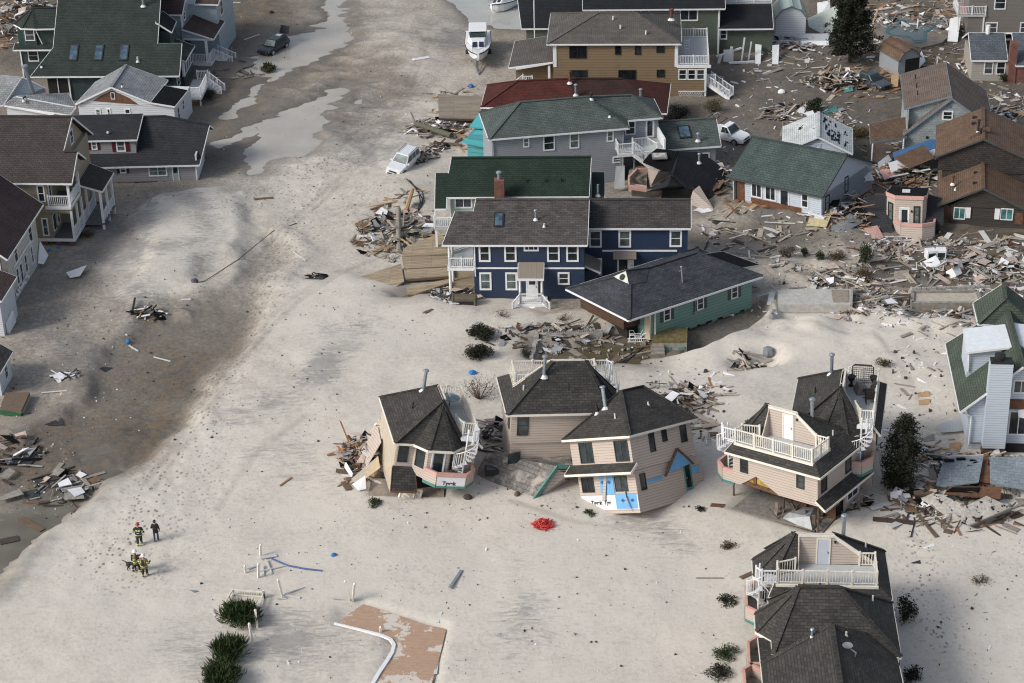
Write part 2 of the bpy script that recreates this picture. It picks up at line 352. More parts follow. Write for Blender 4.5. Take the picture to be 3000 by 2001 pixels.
# ponds: outline in photo pixels, water level, noise of the shoreline, water colour key
PONDS=[
 ('street',[(620,420),(700,388),(996,250),(1026,255),(1005,278),(1010,288),(975,303),(985,314),(960,322),(946,343),(968,353),(942,365),(946,378),(928,397),(950,411),(942,432),(872,458),(800,468),(786,490),(740,505),(712,475),(724,461),(715,454),(690,450),(735,428),(772,381),(765,378),(700,412),(640,428)],'pale'),
 ('stream',[(640,345),(655,320),(728,272),(712,258),(765,240),(800,222),(715,222),(720,200),(745,195),(732,165),(772,140),(795,95),(855,97),(960,82),(925,72),(950,62),(946,25),(985,-40),(1010,-40),(998,5),(1000,20),(1018,18),(1010,62),(1043,104),(1066,100),(1064,112),(1022,125),(950,160),(870,200),(808,237),(764,252),(766,282),(700,330),(690,342),(655,352)],'pale'),
 ('canal',[(1310,-60),(1314,0),(1343,25),(1361,50),(1388,75),(1432,72),(1450,80),(1530,85),(1560,60),(1560,-60)],'canal'),
 ('pond',[(-80,1520),(0,1508),(25,1490),(125,1493),(137,1456),(187,1415),(205,1440),(215,1410),(250,1390),(305,1373),(345,1365),(340,1307),(290,1298),(232,1320),(250,1335),(330,1330),(345,1380),(300,1410),(295,1440),(240,1470),(195,1502),(187,1531),(125,1568),(75,1610),(33,1650),(0,1690),(-80,1760)],'murky'),
 ('by_deck',[(1190,697),(1275,671),(1283,680),(1215,712),(1195,705)],'pale'),
 ('under_deck',[(1140,865),(1195,848),(1240,860),(1200,880),(1150,880)],'murky'),
 ('right_pool',[(2150,711),(2207,711),(2271,732),(2300,748),(2268,757),(2214,754),(2157,732)],'murky'),
 ('green_pool',[(2214,711),(2260,700),(2336,680),(2380,690),(2314,714),(2325,739),(2360,752),(2300,742),(2260,722)],'olive'),
 ('foundation',[(1572,1000),(1900,1000),(1895,1030),(1900,1072),(1720,1072),(1620,1060),(1556,1060)],'olive'),
 ('lot_pool',[(2760,744),(3080,738),(3080,795),(2925,827),(2862,834),(2769,784)],'olive'),
 ('lot_puddle',[(2700,815),(2731,798),(2762,800),(2778,824),(2750,835),(2703,831)],'murky'),
 ('slab_puddle',[(2631,895),(2668,893),(2668,910),(2640,908)],'murky'),
 ('shade_pool',[(2925,677),(3060,680),(3060,698),(2930,692)],'olive'),
 ('side_pool',[(2290,705),(2330,690),(2322,735),(2313,735)],'olive')]
POLY=[(n,[tuple(G(p))[:2] for p in P],c) for n,P,c in PONDS]
def axis(a,b,d,far,k=14):
    c=np.arange(a,b+1e-6,d);g=np.geomspace(d,far,k);return np.concatenate([a-np.cumsum(g)[::-1],c,b+np.cumsum(g)])
XS=axis(-72,72,.25,900);YS=axis(94,256,.25,900)
gx,gy=np.meshgrid(XS,YS)
CP=np.array([(700,60,.85,.3),(650,300,.8,.4),(620,450,.7,.3),(900,200,.6,.2),(1000,60,.45,.1),(1150,60,.32,.05),(1300,100,.35,0),(1250,200,.25,0),(1100,250,.5,.15),(1000,350,.5,.05),(1250,330,.2,0),(1000,470,.2,0),(850,560,.1,0),(1150,480,.12,0),(1200,700,.12,0),(700,560,.3,.05),(500,560,.5,.05),(550,700,.08,0),(430,800,.05,0),(330,720,.5,.05),(220,830,.5,.05),(300,950,.45,.05),(450,930,.45,.05),(600,950,.45,.05),(750,800,.22,0),(800,700,.15,0),(900,950,.02,0),(1100,950,.0,0),(500,1100,.6,.35),(400,1250,.66,.4),(560,1010,.55,.3),(250,1150,.5,.1),(100,1150,.45,.05),(150,1350,.62,.3),(620,1150,.3,.1),(600,1300,.06,0),(400,1500,.04,0),(300,1700,.0,0),(1000,1400,0,0),(1000,1700,0,0),(700,1900,.02,0),(930,1900,.3,.1),(1500,1700,0,0),(1900,1700,.0,0),(1800,1450,.03,0),(2000,1600,.02,0),(2700,1700,.03,0),(2800,1900,.03,0),(2750,1100,.1,.1),(2650,1000,.12,0),(2300,1000,.1,0),(2100,1050,.12,0),(2000,950,.2,0),(1450,950,.1,0),(1600,1010,.6,.2),(2300,860,.3,.1),(2500,850,.45,.1),(2900,870,.45,.4),(2200,700,.5,0),(2400,680,.62,0),(2150,800,.35,.2),(2900,720,.8,.3),(2700,750,.7,.1),(2200,330,.75,.1),(2300,300,.82,.1),(2500,350,.88,0),(2150,150,.75,.1),(2400,150,.8,.1),(2700,200,.88,.3),(2900,350,.88,0),(1420,80,.5,.4),(1450,30,.4,.2),(1380,560,.2,0),(30,60,.8,.2),(2600,550,.85,0),(2500,1350,.25,0),(2560,1480,.15,0),(60,1650,.15,.2),(150,1620,.02,0),(400,450,.6,.1),(1700,650,.5,0),(1700,950,.5,.1)],float)  # sand darkness: real dirt, plus cloud shade painted at upper right and some tree shade
PX,PY=gproj(gx.ravel(),gy.ravel(),np.zeros(gx.size))
PX=np.clip(PX,-700,3700)+fbm(gx,gy,7.,60,4).ravel()*170;PY=np.clip(PY,-700,2600)+fbm(gx,gy,7.,70,4).ravel()*120
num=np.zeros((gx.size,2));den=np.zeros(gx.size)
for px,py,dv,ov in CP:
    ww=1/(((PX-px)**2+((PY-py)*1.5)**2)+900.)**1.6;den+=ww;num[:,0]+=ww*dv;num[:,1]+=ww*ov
dirt_shade=(num[:,0]/den).reshape(gx.shape);och=(num[:,1]/den).reshape(gx.shape)
hgt=fbm(gx,gy,11.,11,3)*.6+fbm(gx,gy,3.2,21,3)*(.12+.3*dirt_shade)+fbm(gx,gy,.9,31,2)*(.05+.09*dirt_shade)
def blob(p,r,h,ry=None):
    c=G(p);d=((gx-c.x)/r)**2+((gy-c.y)/(ry or r))**2;return h*np.exp(-d*1.5)
for p,r,h,ry in [((560,680),8,.25,12),((430,830),4,.3,8),((2250,1065),1.6,-.8,1.6),((2175,1080),1.5,-.5,1.2),((2200,645),3,.7,3),((2340,640),4,.6,3),((2480,720),3,.5,3),((1000,1000),9,.35,10),((1250,900),6,.4,5),((1850,1180),5,.5,4),((2050,1000),6,.6,4),((1180,560),5,.4,5),((2180,1180),5,.5,6),((60,1120),5,.4,5),((920,430),5,.3,6),((1180,150),7,.6,12),((330,600),3,-.4,3),((2300,930),6,.5,4),((2800,1150),4,.4,6)]:
    hgt+=blob(p,r,h,ry)
px0,py0=gproj(gx,gy,np.zeros(gx.shape));rgt=1/(1+np.exp(-(px0-1950)/60))*np.exp(-((py0-840)/270.)**4);rel=fbm(gx,gy,5.,90,3)*1.7;rel=np.where(rel>0,rel,rel*.7);hgt+=rgt*rel;dirt_shade=dirt_shade-rgt*rel*.45;dirt_shade=dirt_shade+rgt*np.clip(-rel-.12,0,1)*.8
chn=1/(1+np.exp(-(py0-30)/30))*np.exp(-((px0-1050)/260.)**4)*np.exp(-((py0-200)/330.)**4);rel=fbm(gx,gy*1.6,2.6,95,4)*.7;hgt+=chn*rel;dirt_shade=dirt_shade+chn*(-rel*.55)
# scarp of the wash-over fan beside the street
fan=[tuple(G(p))[:2] for p in [(690,575),(640,560),(520,575),(445,600),(410,640),(430,700),(395,760),(370,900),(400,905),(480,860),(560,830),(640,760),(700,740),(715,690),(705,620)]]
sdf=sdist(gx,gy,fan)+fbm(gx,gy,6.,80,5)*5.5;hgt+=.4/(1+np.exp(sdf*3.));fanm=1/(1+np.exp(sdf*5));dirt_shade=dirt_shade*(1-.75*fanm)
bank=[tuple(G(p))[:2] for p in [(-60,1680),(60,1600),(160,1540),(300,1460),(440,1370),(560,1270),(640,1160),(760,980),(860,840),(1010,790),(1400,930),(1800,900),(2500,900),(3400,900),(3400,2200),(-100,2100)]]
sdf=sdist(gx,gy,bank)+fbm(gx,gy,4.,85,4)*1.8;hgt+=.4/(1+np.exp(sdf*2.2));dirt_shade=dirt_shade*(1-.7/(1+np.exp(sdf*3)))
wetm=np.zeros(gx.shape)
edge=fbm(gx,gy,2.2,41,5)*1.9+fbm(gx*.3+gy*.08,gy*2.2,1.5,47,4)*2.2
FLAT=[(.02,[C(14,x,y) for x,y in [(1300,650),(1545,560),(1900,690),(2250,770),(2160,1300),(1560,1300),(1700,1000),(1650,880),(1300,790)]]),(-.02,[(1070,1470),(1080,1395),(1130,1380),(1320,1400),(1320,1470)]),(-.02,[(2120,1500),(2215,1415),(2470,1415),(2500,1500),(2415,1590)]),(-.5,[(1690,1000),(1890,950),(2060,915),(2250,865),(2275,925),(2180,985),(2060,1040),(1930,1060),(1700,1030)]),(-.25,[(1890,985),(1930,930),(2200,890),(2225,915),(2060,990),(1960,1010)]),(-.05,[(1690,900),(1900,840),(2180,830),(2220,880),(1900,1000)]),(-.1,[(2740,1440),(2800,1420),(3060,1420),(3060,1520),(2860,1570),(2740,1510)]),(.15,[(2560,70),(2600,45),(2745,45),(2810,85),(2765,130),(2700,145),(2585,135)]),(-.05,[(2255,960),(2270,835),(2510,835),(2520,960)]),(-.05,[(2650,960),(2655,840),(2895,840),(2900,960)])]
for lv,P in FLAT:
    s=sdist(gx,gy,[tuple(G(p))[:2] for p in P]);t=np.clip((.2-s)/1.2,0,1);t=t*t*(3-2*t);hgt=hgt*(1-t)+lv*t
    if lv<-.1: dirt_shade=dirt_shade*(1-t)+.75*t  # deep hollows get a darker sand colour
chan=[tuple(G(q))[:2] for q in [(-200,1330),(60,1290),(230,1180),(330,1010),(430,930),(560,930),(700,800),(790,690),(830,740),(740,930),(640,1090),(540,1230),(430,1330),(330,1400),(200,1500),(60,1620),(-60,1760),(-300,1760)]]
sdf=sdist(gx,gy,chan)+fbm(gx,gy,5.,87,6)*5.;ch=1/(1+np.exp(sdf*2.4));hgt=hgt*(1-.35*ch)-.45*ch+.22*np.exp(-(sdf-1.2)**2/1.2);dirt_shade=np.clip(dirt_shade+.22*ch,0,1)
sdf=sdist(gx,gy,[tuple(G(q))[:2] for q in [(690,565),(760,600),(790,680),(740,760),(640,800),(560,850),(520,900),(400,930),(390,890),(480,860),(560,830),(640,760),(700,740),(720,680),(705,620)]])+fbm(gx,gy,3.,88,4);hgt-=.28/(1+np.exp(sdf*2.5))
WLV={n:(-.3 if n=='pond' else -.1)-.004*k for k,(n,P,c) in enumerate(POLY)};WF=np.full(gx.shape,-10.)
for n,P,c in POLY:
    A=np.array(P);bx=(gx>A[:,0].min()-6)&(gx<A[:,0].max()+6)&(gy>A[:,1].min()-6)&(gy<A[:,1].max()+6);lo=WLV[n]-.2
    s=sdist(gx[bx],gy[bx],P)+edge[bx]*(.9 if n in('street','stream','pond') else .45);t=np.clip((s+1.4)/2.4,0,1);t=t*t*(3-2*t);hb=hgt[bx]
    hgt[bx]=lo*(1-t)+np.where(t<.999,np.maximum(hb,lo+.32),hb)*t;wetm[bx]=np.maximum(wetm[bx],np.clip(1-s/(2.6 if n=='pond' else 2.4),0,1));wf=WF[bx];wf[s<.4]=WLV[n];WF[bx]=wf
near=np.zeros(gx.shape,bool)
for n,P,c in POLY:
    A=np.array(P);bx=(gx>A[:,0].min()-3)&(gx<A[:,0].max()+3)&(gy>A[:,1].min()-3)&(gy<A[:,1].max()+3);s=sdist(gx[bx],gy[bx],P)+edge[bx]*(.9 if n in('street','stream','pond') else .45);nb=near[bx];m_=(s>.9)&(sdist(gx[bx],gy[bx],P)<2.9);hb=hgt[bx];hb[m_&(hb<WLV[n]+.03)]=WLV[n]+.03;hgt[bx]=hb
hgt+=blob((2250,1065),1.5,-.6)+blob((2175,1080),1.4,-.4)
WLEVEL=-.1
def line(pts,w):
    Q=[tuple(G(p))[:2] for p in pts];d=np.full(gx.shape,1e9)
    for a,b_ in zip(Q[:-1],Q[1:]):
        e=np.array(b_)-np.array(a);wx=gx-a[0];wy=gy-a[1];t=np.clip((wx*e[0]+wy*e[1])/(e@e),0,1);d=np.minimum(d,(wx-e[0]*t)**2+(wy-e[1]*t)**2)
    return np.exp(-d/(w*w))
trod=np.zeros(gx.shape);strk=np.zeros(gx.shape);warp=fbm(gx,gy,5.,140,4)
for pts,w_,k in [([(300,1650),(430,1560),(520,1330),(640,1110),(760,900),(830,720),(900,560),(960,480)],2.6,1.),([(380,1700),(520,1560),(600,1400)],3.,.6),([(700,600),(800,560),(900,500),(1000,480)],4.,.9),([(2680,1600),(2700,1760),(2760,1900)],1.5,.8),([(330,1000),(450,930),(560,900)],4.,.7),([(880,700),(1000,640),(1100,560)],3,.6),([(150,1000),(220,900),(300,850)],4,.5)]: trod=np.maximum(trod,line(pts,w_)*k)
for pts,w_,k in [([(1010,1030),(960,1080),(935,1120)],1.3,1.),([(960,990),(1050,1000),(1090,940)],1.6,.7),([(640,1260),(760,1230),(880,1130)],1.8,.7),([(700,1290),(800,1340),(940,1420)],2.4,.6),([(430,590),(420,680),(390,760)],1.,1.),([(490,575),(560,590),(600,625)],1.1,1.),([(480,740),(560,760),(585,730)],1.6,.9),([(395,790),(400,880),(385,930)],1.4,.9),([(590,640),(620,700),(570,800)],1.2,.8),([(320,660),(340,740),(360,780)],1.2,1.),([(250,740),(340,770),(410,790)],1.,.9),([(130,960),(200,1000),(240,1050)],2.,.9),([(940,360),(1000,400),(1080,440)],1.8,1.),([(960,420),(1080,470),(1150,440)],1.6,.8),([(1290,60),(1340,90),(1330,130)],2.,.9),([(1000,300),(1100,320),(1150,380)],2.5,.7),([(1500,1640),(1560,1760),(1520,1900)],1.6,.6),([(1850,1540),(1930,1560),(2010,1600)],1.6,.8),([(820,1870),(900,1900),(1000,1960),(1060,1880)],2.,.9),([(520,1890),(600,1910),(640,1960)],1.8,.7),([(2150,1420),(2260,1400)],1.5,.5),([(2750,1300),(2700,1350)],1.6,.6),([(1320,620),(1250,660),(1180,720)],1.6,.5),([(60,1080),(140,1110),(200,1080)],2,.8),([(700,330),(790,380),(860,300)],2.5,.6),([(2100,960),(2200,930),(2260,960)],1.4,.6)]: strk=np.maximum(strk,line(pts,w_*(1.5))*k)
strk=np.clip(strk*(.75+1.6*warp),0,1);flow=np.zeros(gx.shape)
for pts in [[(1250,120),(1190,260),(1120,400),(1000,520),(880,620),(760,740),(640,900)],[(1265,125),(1205,262),(1136,405),(1016,526),(894,630),(776,752),(656,915)],[(1330,690),(1150,735),(1000,800),(900,870)],[(1160,500),(1120,560),(1090,640)],[(700,620),(770,680),(810,760)],[(1000,790),(840,900),(700,1050),(560,1250),(430,1430)],[(1022,796),(862,908),(722,1060),(580,1262),(450,1445)],[(1180,330),(1060,380),(980,460)],[(1230,560),(1150,600),(1100,680)],[(950,640),(1050,600),(1180,600)],[(1500,1480),(1700,1540),(1950,1560)],[(900,1230),(760,1330),(640,1500)],[(2560,1000),(2640,1080),(2700,1200)],[(2480,1000),(2300,960),(2160,980)]]:
    flow=np.maximum(flow,line(pts,.28))
flow*=np.clip(.6+1.5*warp,0,1);hgt-=.07*flow;hgt-=.05*strk;hgt+=trod*(vnoise(gx,gy,.55,150)-.5)*.13
inr=(gx>-72)&(gx<72)&(gy>94)&(gy<256);hgt=np.where(inr,hgt,0)
def T(x,y):
    i=np.searchsorted(XS,x)-1;j=np.searchsorted(YS,y)-1;i=min(max(i,0),len(XS)-2);j=min(max(j,0),len(YS)-2)
    fx=(x-XS[i])/(XS[i+1]-XS[i]);fy=(y-YS[j])/(YS[j+1]-YS[j])
    return float((hgt[j,i]*(1-fx)+hgt[j,i+1]*fx)*(1-fy)+(hgt[j+1,i]*(1-fx)+hgt[j+1,i+1]*fx)*fy)
def TW(x,y):
    i=min(max(np.searchsorted(XS,x)-1,0),len(XS)-2);j=min(max(np.searchsorted(YS,y)-1,0),len(YS)-2);return max(T(x,y),float(WF[j,i]))
def GT(p,dz=0.):
    z=0.
    for k in range(4): q=G(p,z);z=TW(q.x,q.y)
    return Vector((q.x,q.y,z+dz))
# sand material
m,n,l,b=newmat('storm_sand')
at=N(n,'VertexColor',layer_name='zone');sp=N(n,'SeparateColor');l.new(at.outputs[0],sp.inputs[0])
tc=N(n,'TexCoord');ob=tc.outputs['Object']
n1=noise(n,l,.35,7,ob,.6);n2=noise(n,l,3.,5,ob,.6);n3=noise(n,l,14.,4,ob,.65);n4=noise(n,l,1.1,6,ob,.6,.6)
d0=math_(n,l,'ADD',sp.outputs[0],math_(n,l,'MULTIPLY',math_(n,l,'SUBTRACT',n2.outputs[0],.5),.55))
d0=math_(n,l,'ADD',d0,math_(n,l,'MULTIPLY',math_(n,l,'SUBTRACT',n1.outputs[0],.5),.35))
base=ramp(n,l,d0,[(0,(.58,.54,.478)),(.22,(.455,.42,.368)),(.5,(.24,.215,.183)),(.8,(.125,.11,.093)),(1,(.075,.066,.056))])  # clean sand to dirty gravel; dark end also carries the painted cloud shade
oc=mixc(n,l,math_(n,l,'MULTIPLY',sp.outputs[1],ramp(n,l,n4.outputs[0],[(.45,0.),(.62,1.)]).outputs[0]),base.outputs[0],(.26,.165,.075))
wt=mixc(n,l,math_(n,l,'MULTIPLY',sp.outputs[2],.62),oc,(.12,.105,.085))
# black mineral streaks drawn out by the water
at2=N(n,'VertexColor',layer_name='mark');sp2=N(n,'SeparateColor');l.new(at2.outputs[0],sp2.inputs[0])
mp=N(n,'Mapping');mp.inputs['Scale'].default_value=(.3,1.,1);mp.inputs['Rotation'].default_value=(0,0,R_(28));l.new(ob,mp.inputs[0])
ns=noise(n,l,1.5,9,mp.outputs[0],.72,2.2);mk=noise(n,l,.07,4,ob)
st0=math_(n,l,'MULTIPLY',ramp(n,l,ns.outputs[0],[(.55,0.),(.68,1.)]).outputs[0],math_(n,l,'MULTIPLY',ramp(n,l,mk.outputs[0],[(.46,0.),(.62,1.)]).outputs[0],.55))
st1=ramp(n,l,math_(n,l,'ADD',ns.outputs[0],math_(n,l,'MULTIPLY',sp2.outputs[1],.3)),[(.6,0.),(.78,1.)]).outputs[0]
st=math_(n,l,'MAXIMUM',st0,math_(n,l,'MULTIPLY',st1,ramp(n,l,sp2.outputs[1],[(.05,0.),(.4,1.)]).outputs[0]))
c2=mixc(n,l,math_(n,l,'MULTIPLY',st,.52),wt,(.13,.132,.145))
# gravel grain, footprints and trodden specks
vo=N(n,'TexVoronoi');vo.inputs['Scale'].default_value=2.5;vo.inputs['Randomness'].default_value=1;vm=N(n,'Mapping');vm.inputs['Scale'].default_value=(1.,.75,1);l.new(ob,vm.inputs[0]);l.new(vm.outputs[0],vo.inputs['Vector'])
pk=noise(n,l,.16,4,ob);ptr=math_(n,l,'MAXIMUM',math_(n,l,'MULTIPLY',ramp(n,l,pk.outputs[0],[(.5,0.),(.66,1.)]).outputs[0],.3),sp2.outputs[0]);ptr=math_(n,l,'MAXIMUM',ptr,math_(n,l,'MULTIPLY',d0,.6))
pm=math_(n,l,'MULTIPLY',ramp(n,l,vo.outputs['Distance'],[(.15,1.),(.33,0.)]).outputs[0],ptr)
vg=N(n,'TexVoronoi');vg.inputs['Scale'].default_value=5.;l.new(ob,vg.inputs['Vector']);gm=math_(n,l,'MULTIPLY',ramp(n,l,vg.outputs['Distance'],[(.1,1.),(.3,0.)]).outputs[0],ramp(n,l,d0,[(.2,0.),(.6,.55)]).outputs[0])
c3=mixc(n,l,math_(n,l,'MULTIPLY',pm,.85),c2,(.15,.135,.115));c3=mixc(n,l,gm,c3,(.07,.065,.06));c3=mixc(n,l,math_(n,l,'MULTIPLY',sp2.outputs[2],.38),c3,(.19,.17,.145))
gr=ramp(n,l,n3.outputs[0],[(.3,.9),(.7,1.08)]);c4=mixc(n,l,1.,c3,gr.outputs[0],'MULTIPLY');l.new(c4,b.inputs[0])
rr=math_(n,l,'SUBTRACT',.92,math_(n,l,'MULTIPLY',sp.outputs[2],.5));l.new(rr,b.inputs['Roughness']);b.inputs['Specular IOR Level'].default_value=.3
hh=math_(n,l,'ADD',math_(n,l,'MULTIPLY',n2.outputs[0],.6),math_(n,l,'MULTIPLY',n3.outputs[0],.25));hh=math_(n,l,'SUBTRACT',hh,math_(n,l,'MULTIPLY',pm,.35));bump(n,l,b,hh,.4,.13)
SAND=m
def grid_mesh(name,mat,XS,YS,H,cols=None,kind='structure',marks=None):
    ny,nx=H.shape;me=bpy.data.meshes.new(name);X,Yy=np.meshgrid(XS,YS);co=np.stack([X,Yy,H],-1).reshape(-1,3).astype(np.float32)
    i=np.arange(nx*ny).reshape(ny,nx);q=np.stack([i[:-1,:-1],i[:-1,1:],i[1:,1:],i[1:,:-1]],-1).reshape(-1,4)
    me.vertices.add(len(co));me.vertices.foreach_set('co',co.ravel());me.loops.add(q.size);me.loops.foreach_set('vertex_index',q.ravel().astype(np.int32))
    me.polygons.add(len(q));me.polygons.foreach_set('loop_start',np.arange(0,q.size,4,dtype=np.int32));me.polygons.foreach_set('loop_total',np.full(len(q),4,dtype=np.int32))
    me.polygons.foreach_set('use_smooth',np.ones(len(q),dtype=bool));me.update(calc_edges=True)
    if cols is not None:
        a=me.color_attributes.new('zone','FLOAT_COLOR','POINT');a.data.foreach_set('color',cols.reshape(-1,4).astype(np.float32).ravel())
    if marks is not None:
        a=me.color_attributes.new('mark','FLOAT_COLOR','POINT');a.data.foreach_set('color',marks.reshape(-1,4).astype(np.float32).ravel())
    o=bpy.data.objects.new(name,me);COL.objects.link(o);me.materials.append(mat);o['kind']=kind;return o
cols=np.stack([np.clip(dirt_shade,0,1),np.clip(och,0,1),np.clip(wetm,0,1),np.ones_like(dirt_shade)],-1)
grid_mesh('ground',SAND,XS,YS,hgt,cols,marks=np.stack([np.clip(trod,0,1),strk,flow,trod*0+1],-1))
# water
def water(name,c,rough=.04,c2=None):
    m,n,l,b=newmat(name);tc=N(n,'TexCoord');t=noise(n,l,.25,5,tc.outputs['Object']);r=ramp(n,l,t.outputs[0],[(.35,c),(.7,c2 or sc_(c,.8))]);l.new(r.outputs[0],b.inputs[0])
    b.inputs['Roughness'].default_value=rough;b.inputs['IOR'].default_value=1.33;b.inputs['Specular IOR Level'].default_value=.5
    t2=noise(n,l,2.5,3,tc.outputs['Object']);bump(n,l,b,t2.outputs[0],.04,.05);return m
WM={'pale':water('silt_and_sky_water',(.42,.395,.35),.05,(.34,.32,.285)),'canal':water('canal_water',(.42,.42,.39),.05),'murky':water('murky_water',(.12,.108,.085),.06,(.19,.175,.145)),'olive':water('muddy_water',(.085,.07,.035),.06,(.12,.105,.075))}  # pale water: silt, plus sky reflection painted into the base colour
for k_,(n_,P,c) in enumerate(POLY):
    A=np.array(P);mx=MB();wl=WLV[n_]
    x0,x1,y0,y1=A[:,0].min()-1.5,A[:,0].max()+1.5,A[:,1].min()-1.5,A[:,1].max()+1.5
    xs=np.linspace(x0,x1,max(2,int((x1-x0)/.5)));ys=np.linspace(y0,y1,max(2,int((y1-y0)/.5)));X,Yy=np.meshgrid(xs,ys);sd_=sdist(X,Yy,P)
    keep=sd_<2.0
    for j in range(len(ys)-1):
        for i in range(len(xs)-1):
            if keep[j:j+2,i:i+2].any(): mx.poly([(xs[i],ys[j],wl),(xs[i+1],ys[j],wl),(xs[i+1],ys[j+1],wl),(xs[i],ys[j+1],wl)])
    o=mx.build('water',WM[c]);o['kind']='structure'
# ---------------------------------------------------------------- house materials
RF_BG=shingle('dark_green_shingles',(.026,.036,.033),(.034,.045,.04))
RF_DG=shingle('forest_green_shingles',(.016,.03,.022),(.021,.037,.027))
RF_GG=shingle('grey_green_shingles',(.072,.09,.085),(.09,.11,.102))
RF_WG=shingle('blue_green_shingles',(.052,.075,.07),(.066,.092,.085),.26,.4,((.03,.04,.04),.72,.74,1.1))
RF_BR=shingle('dark_brown_shingles',(.05,.042,.04),(.062,.054,.05))
RF_RB=shingle('plum_brown_shingles',(.065,.046,.044),(.078,.056,.053))
RF_GB=shingle('mottled_grey_shingles',(.1,.089,.083),(.055,.051,.051),.2,.5)
RF_GB2=shingle('darker_mottled_shingles',(.07,.063,.061),(.042,.039,.04),.2,.5)
RF_BK=shingle('black_shingles',(.014,.016,.02),(.018,.02,.025))
RF_CH=shingle('charcoal_shingles',(.026,.028,.033),(.034,.036,.041),.2,.42,((.018,.016,.017),.64,.68,.35))
RF_TL=shingle('slate_mix_shingles',(.062,.068,.078),(.036,.04,.048),.2,.45)
RF_PK=shingle('driftwood_shingles',(.064,.06,.054),(.04,.038,.036),.2,.45)
RF_PK2=shingle('paler_driftwood_shingles',(.083,.078,.071),(.054,.051,.048),.2,.45)
RF_PKS=shingle('sandy_shingles',(.2,.187,.175),(.12,.112,.105),.32,.5,((.36,.33,.29),.52,.66,.8))
RF_LG=shingle('light_grey_shingles',(.27,.28,.29),(.21,.22,.235),.24,.4)
RF_TG=shingle('taupe_shingles',(.115,.105,.095),(.09,.083,.076))
RF_RD=shingle('oxblood_shingles',(.082,.022,.017),(.06,.018,.015))
RF_RD2=shingle('dark_oxblood_shingles',(.04,.02,.017),(.032,.017,.015))
RF_BW=shingle('brown_shingles',(.15,.096,.065),(.118,.077,.053))
RF_TP=shingle('grey_brown_shingles',(.16,.122,.102),(.135,.104,.088))
RF_GW=shingle('pale_torn_shingles',(.52,.55,.55),(.47,.5,.5),.22,.42,((.02,.02,.02),.635,.645,.6))
RF_GY=shingle('blue_grey_shingles',(.19,.225,.255),(.165,.195,.225),.22,.4,((.03,.028,.027),.66,.68,.5),.7)
RF_MS=shingle('moss_green_shingles',(.062,.08,.062),(.075,.092,.072),.2,.4,((.17,.105,.05),.72,.8,.3))
RF_ST=shingle('dark_slate_shingles',(.1,.115,.135),(.075,.088,.105),.24,.5)
TAR=plain('tar_paper',(.022,.022,.023),.8,.3,1.);MEMB=plain('white_roof_membrane',(.62,.66,.7),.5,.08)
S_NV=siding('navy_siding',(.018,.037,.082),.2,(.08,.08,.1),.12);S_GB=siding('blue_grey_siding',(.3,.325,.36),.2)
S_PK=siding('pinkish_siding',(.52,.44,.38),.2,(.3,.24,.2),.22);S_MI=siding('mint_siding',(.42,.55,.46),.18);S_TN=siding('tan_shingle_siding',(.235,.168,.1),.3,(.12,.08,.05),.3)
S_SG=siding('sage_siding',(.1,.125,.095),.2);S_WH=siding('white_siding',(.64,.67,.71),.22,(.35,.33,.3),.15);S_GN=siding('deep_teal_siding',(.03,.06,.058),.18)
S_LB=siding('light_blue_siding',(.36,.44,.49),.18);S_GY=siding('mauve_grey_siding',(.34,.325,.345),.2);S_BE=siding('beige_siding',(.31,.27,.19),.24);S_WG=siding('white_grey_siding',(.55,.53,.5),.3,(.3,.28,.25),.3);S_DG=siding('taupe_siding',(.2,.185,.17),.16)
S_TE=siding('faded_teal_siding',(.165,.3,.255),.28,(.3,.37,.3),.3);S_SH=shingle('grey_wall_shingles',(.32,.36,.36),(.27,.305,.31),.25,.3,None,.6);S_DK=shingle('black_brown_wall_shingles',(.042,.036,.034),(.06,.053,.05),.2,.3,None,.4)
S_DB=planks('dark_board_siding',(.05,.042,.036),(.035,.03,.027),.25,.3);S_PB=siding('powder_blue_siding',(.55,.62,.7),.2,(.4,.4,.38),.12);S_RD=siding('brick_red_siding',(.25,.06,.03),.2)
S_CRM=plain('cream_sheathing',(.7,.62,.5),.6,.08,.7);PINKT=plain('pink_trim',(.55,.33,.28),.55,.08);TEALT=plain('teal_trim',(.07,.21,.19),.5,.15)
SH_RED=plain('maroon_paint',(.09,.012,.02),.5);SH_GR=plain('dark_green_paint',(.035,.06,.05),.5);TURQ=metalroof('turquoise_metal',(.07,.34,.37),.35);TURW=siding('turquoise_siding',(.08,.33,.36),.5,(.05,.2,.22),.3);BRZ=metalroof('bronze_metal',(.22,.19,.155),.45);GREYM=metalroof('grey_metal',(.42,.44,.46),.25)
BLUEB=plain('blue_foam_board',(.14,.36,.62),.6,.06);WRAP=plain('white_house_wrap',(.72,.72,.74),.5,.05);INSUL=plain('yellow_insulation',(.62,.5,.17),.95,.25,6.)
DOORB=plain('bluish_door_paint',(.5,.54,.6),.4,.05);FND=plain('grey_foundation',(.22,.21,.2),.9,.25)

def skylight(p,x0,x1,y0,y1,pl,gl=None):
    "flush roof window on the plane z=pl(x,y)"
    m=MB();z=lambda x,y,d:(x,y,pl(x,y)+d);m.hexa([z(x0,y0,.0),z(x1,y0,.0),z(x1,y1,.0),z(x0,y1,.0)],[z(x0,y0,.13),z(x1,y0,.13),z(x1,y1,.13),z(x0,y1,.13)])
    o=m.build('skylight',BLACK,p);g=MB();e=.12;g.hexa([z(x0+e,y0+e,.1),z(x1-e,y0+e,.1),z(x1-e,y1-e,.1),z(x0+e,y1-e,.1)],[z(x0+e,y0+e,.15),z(x1-e,y0+e,.15),z(x1-e,y1-e,.15),z(x0+e,y1-e,.15)]);g.build('pane',gl or SKYG,o);return o
SKYG=glass('skylight_glass',(.06,.1,.14),.15)
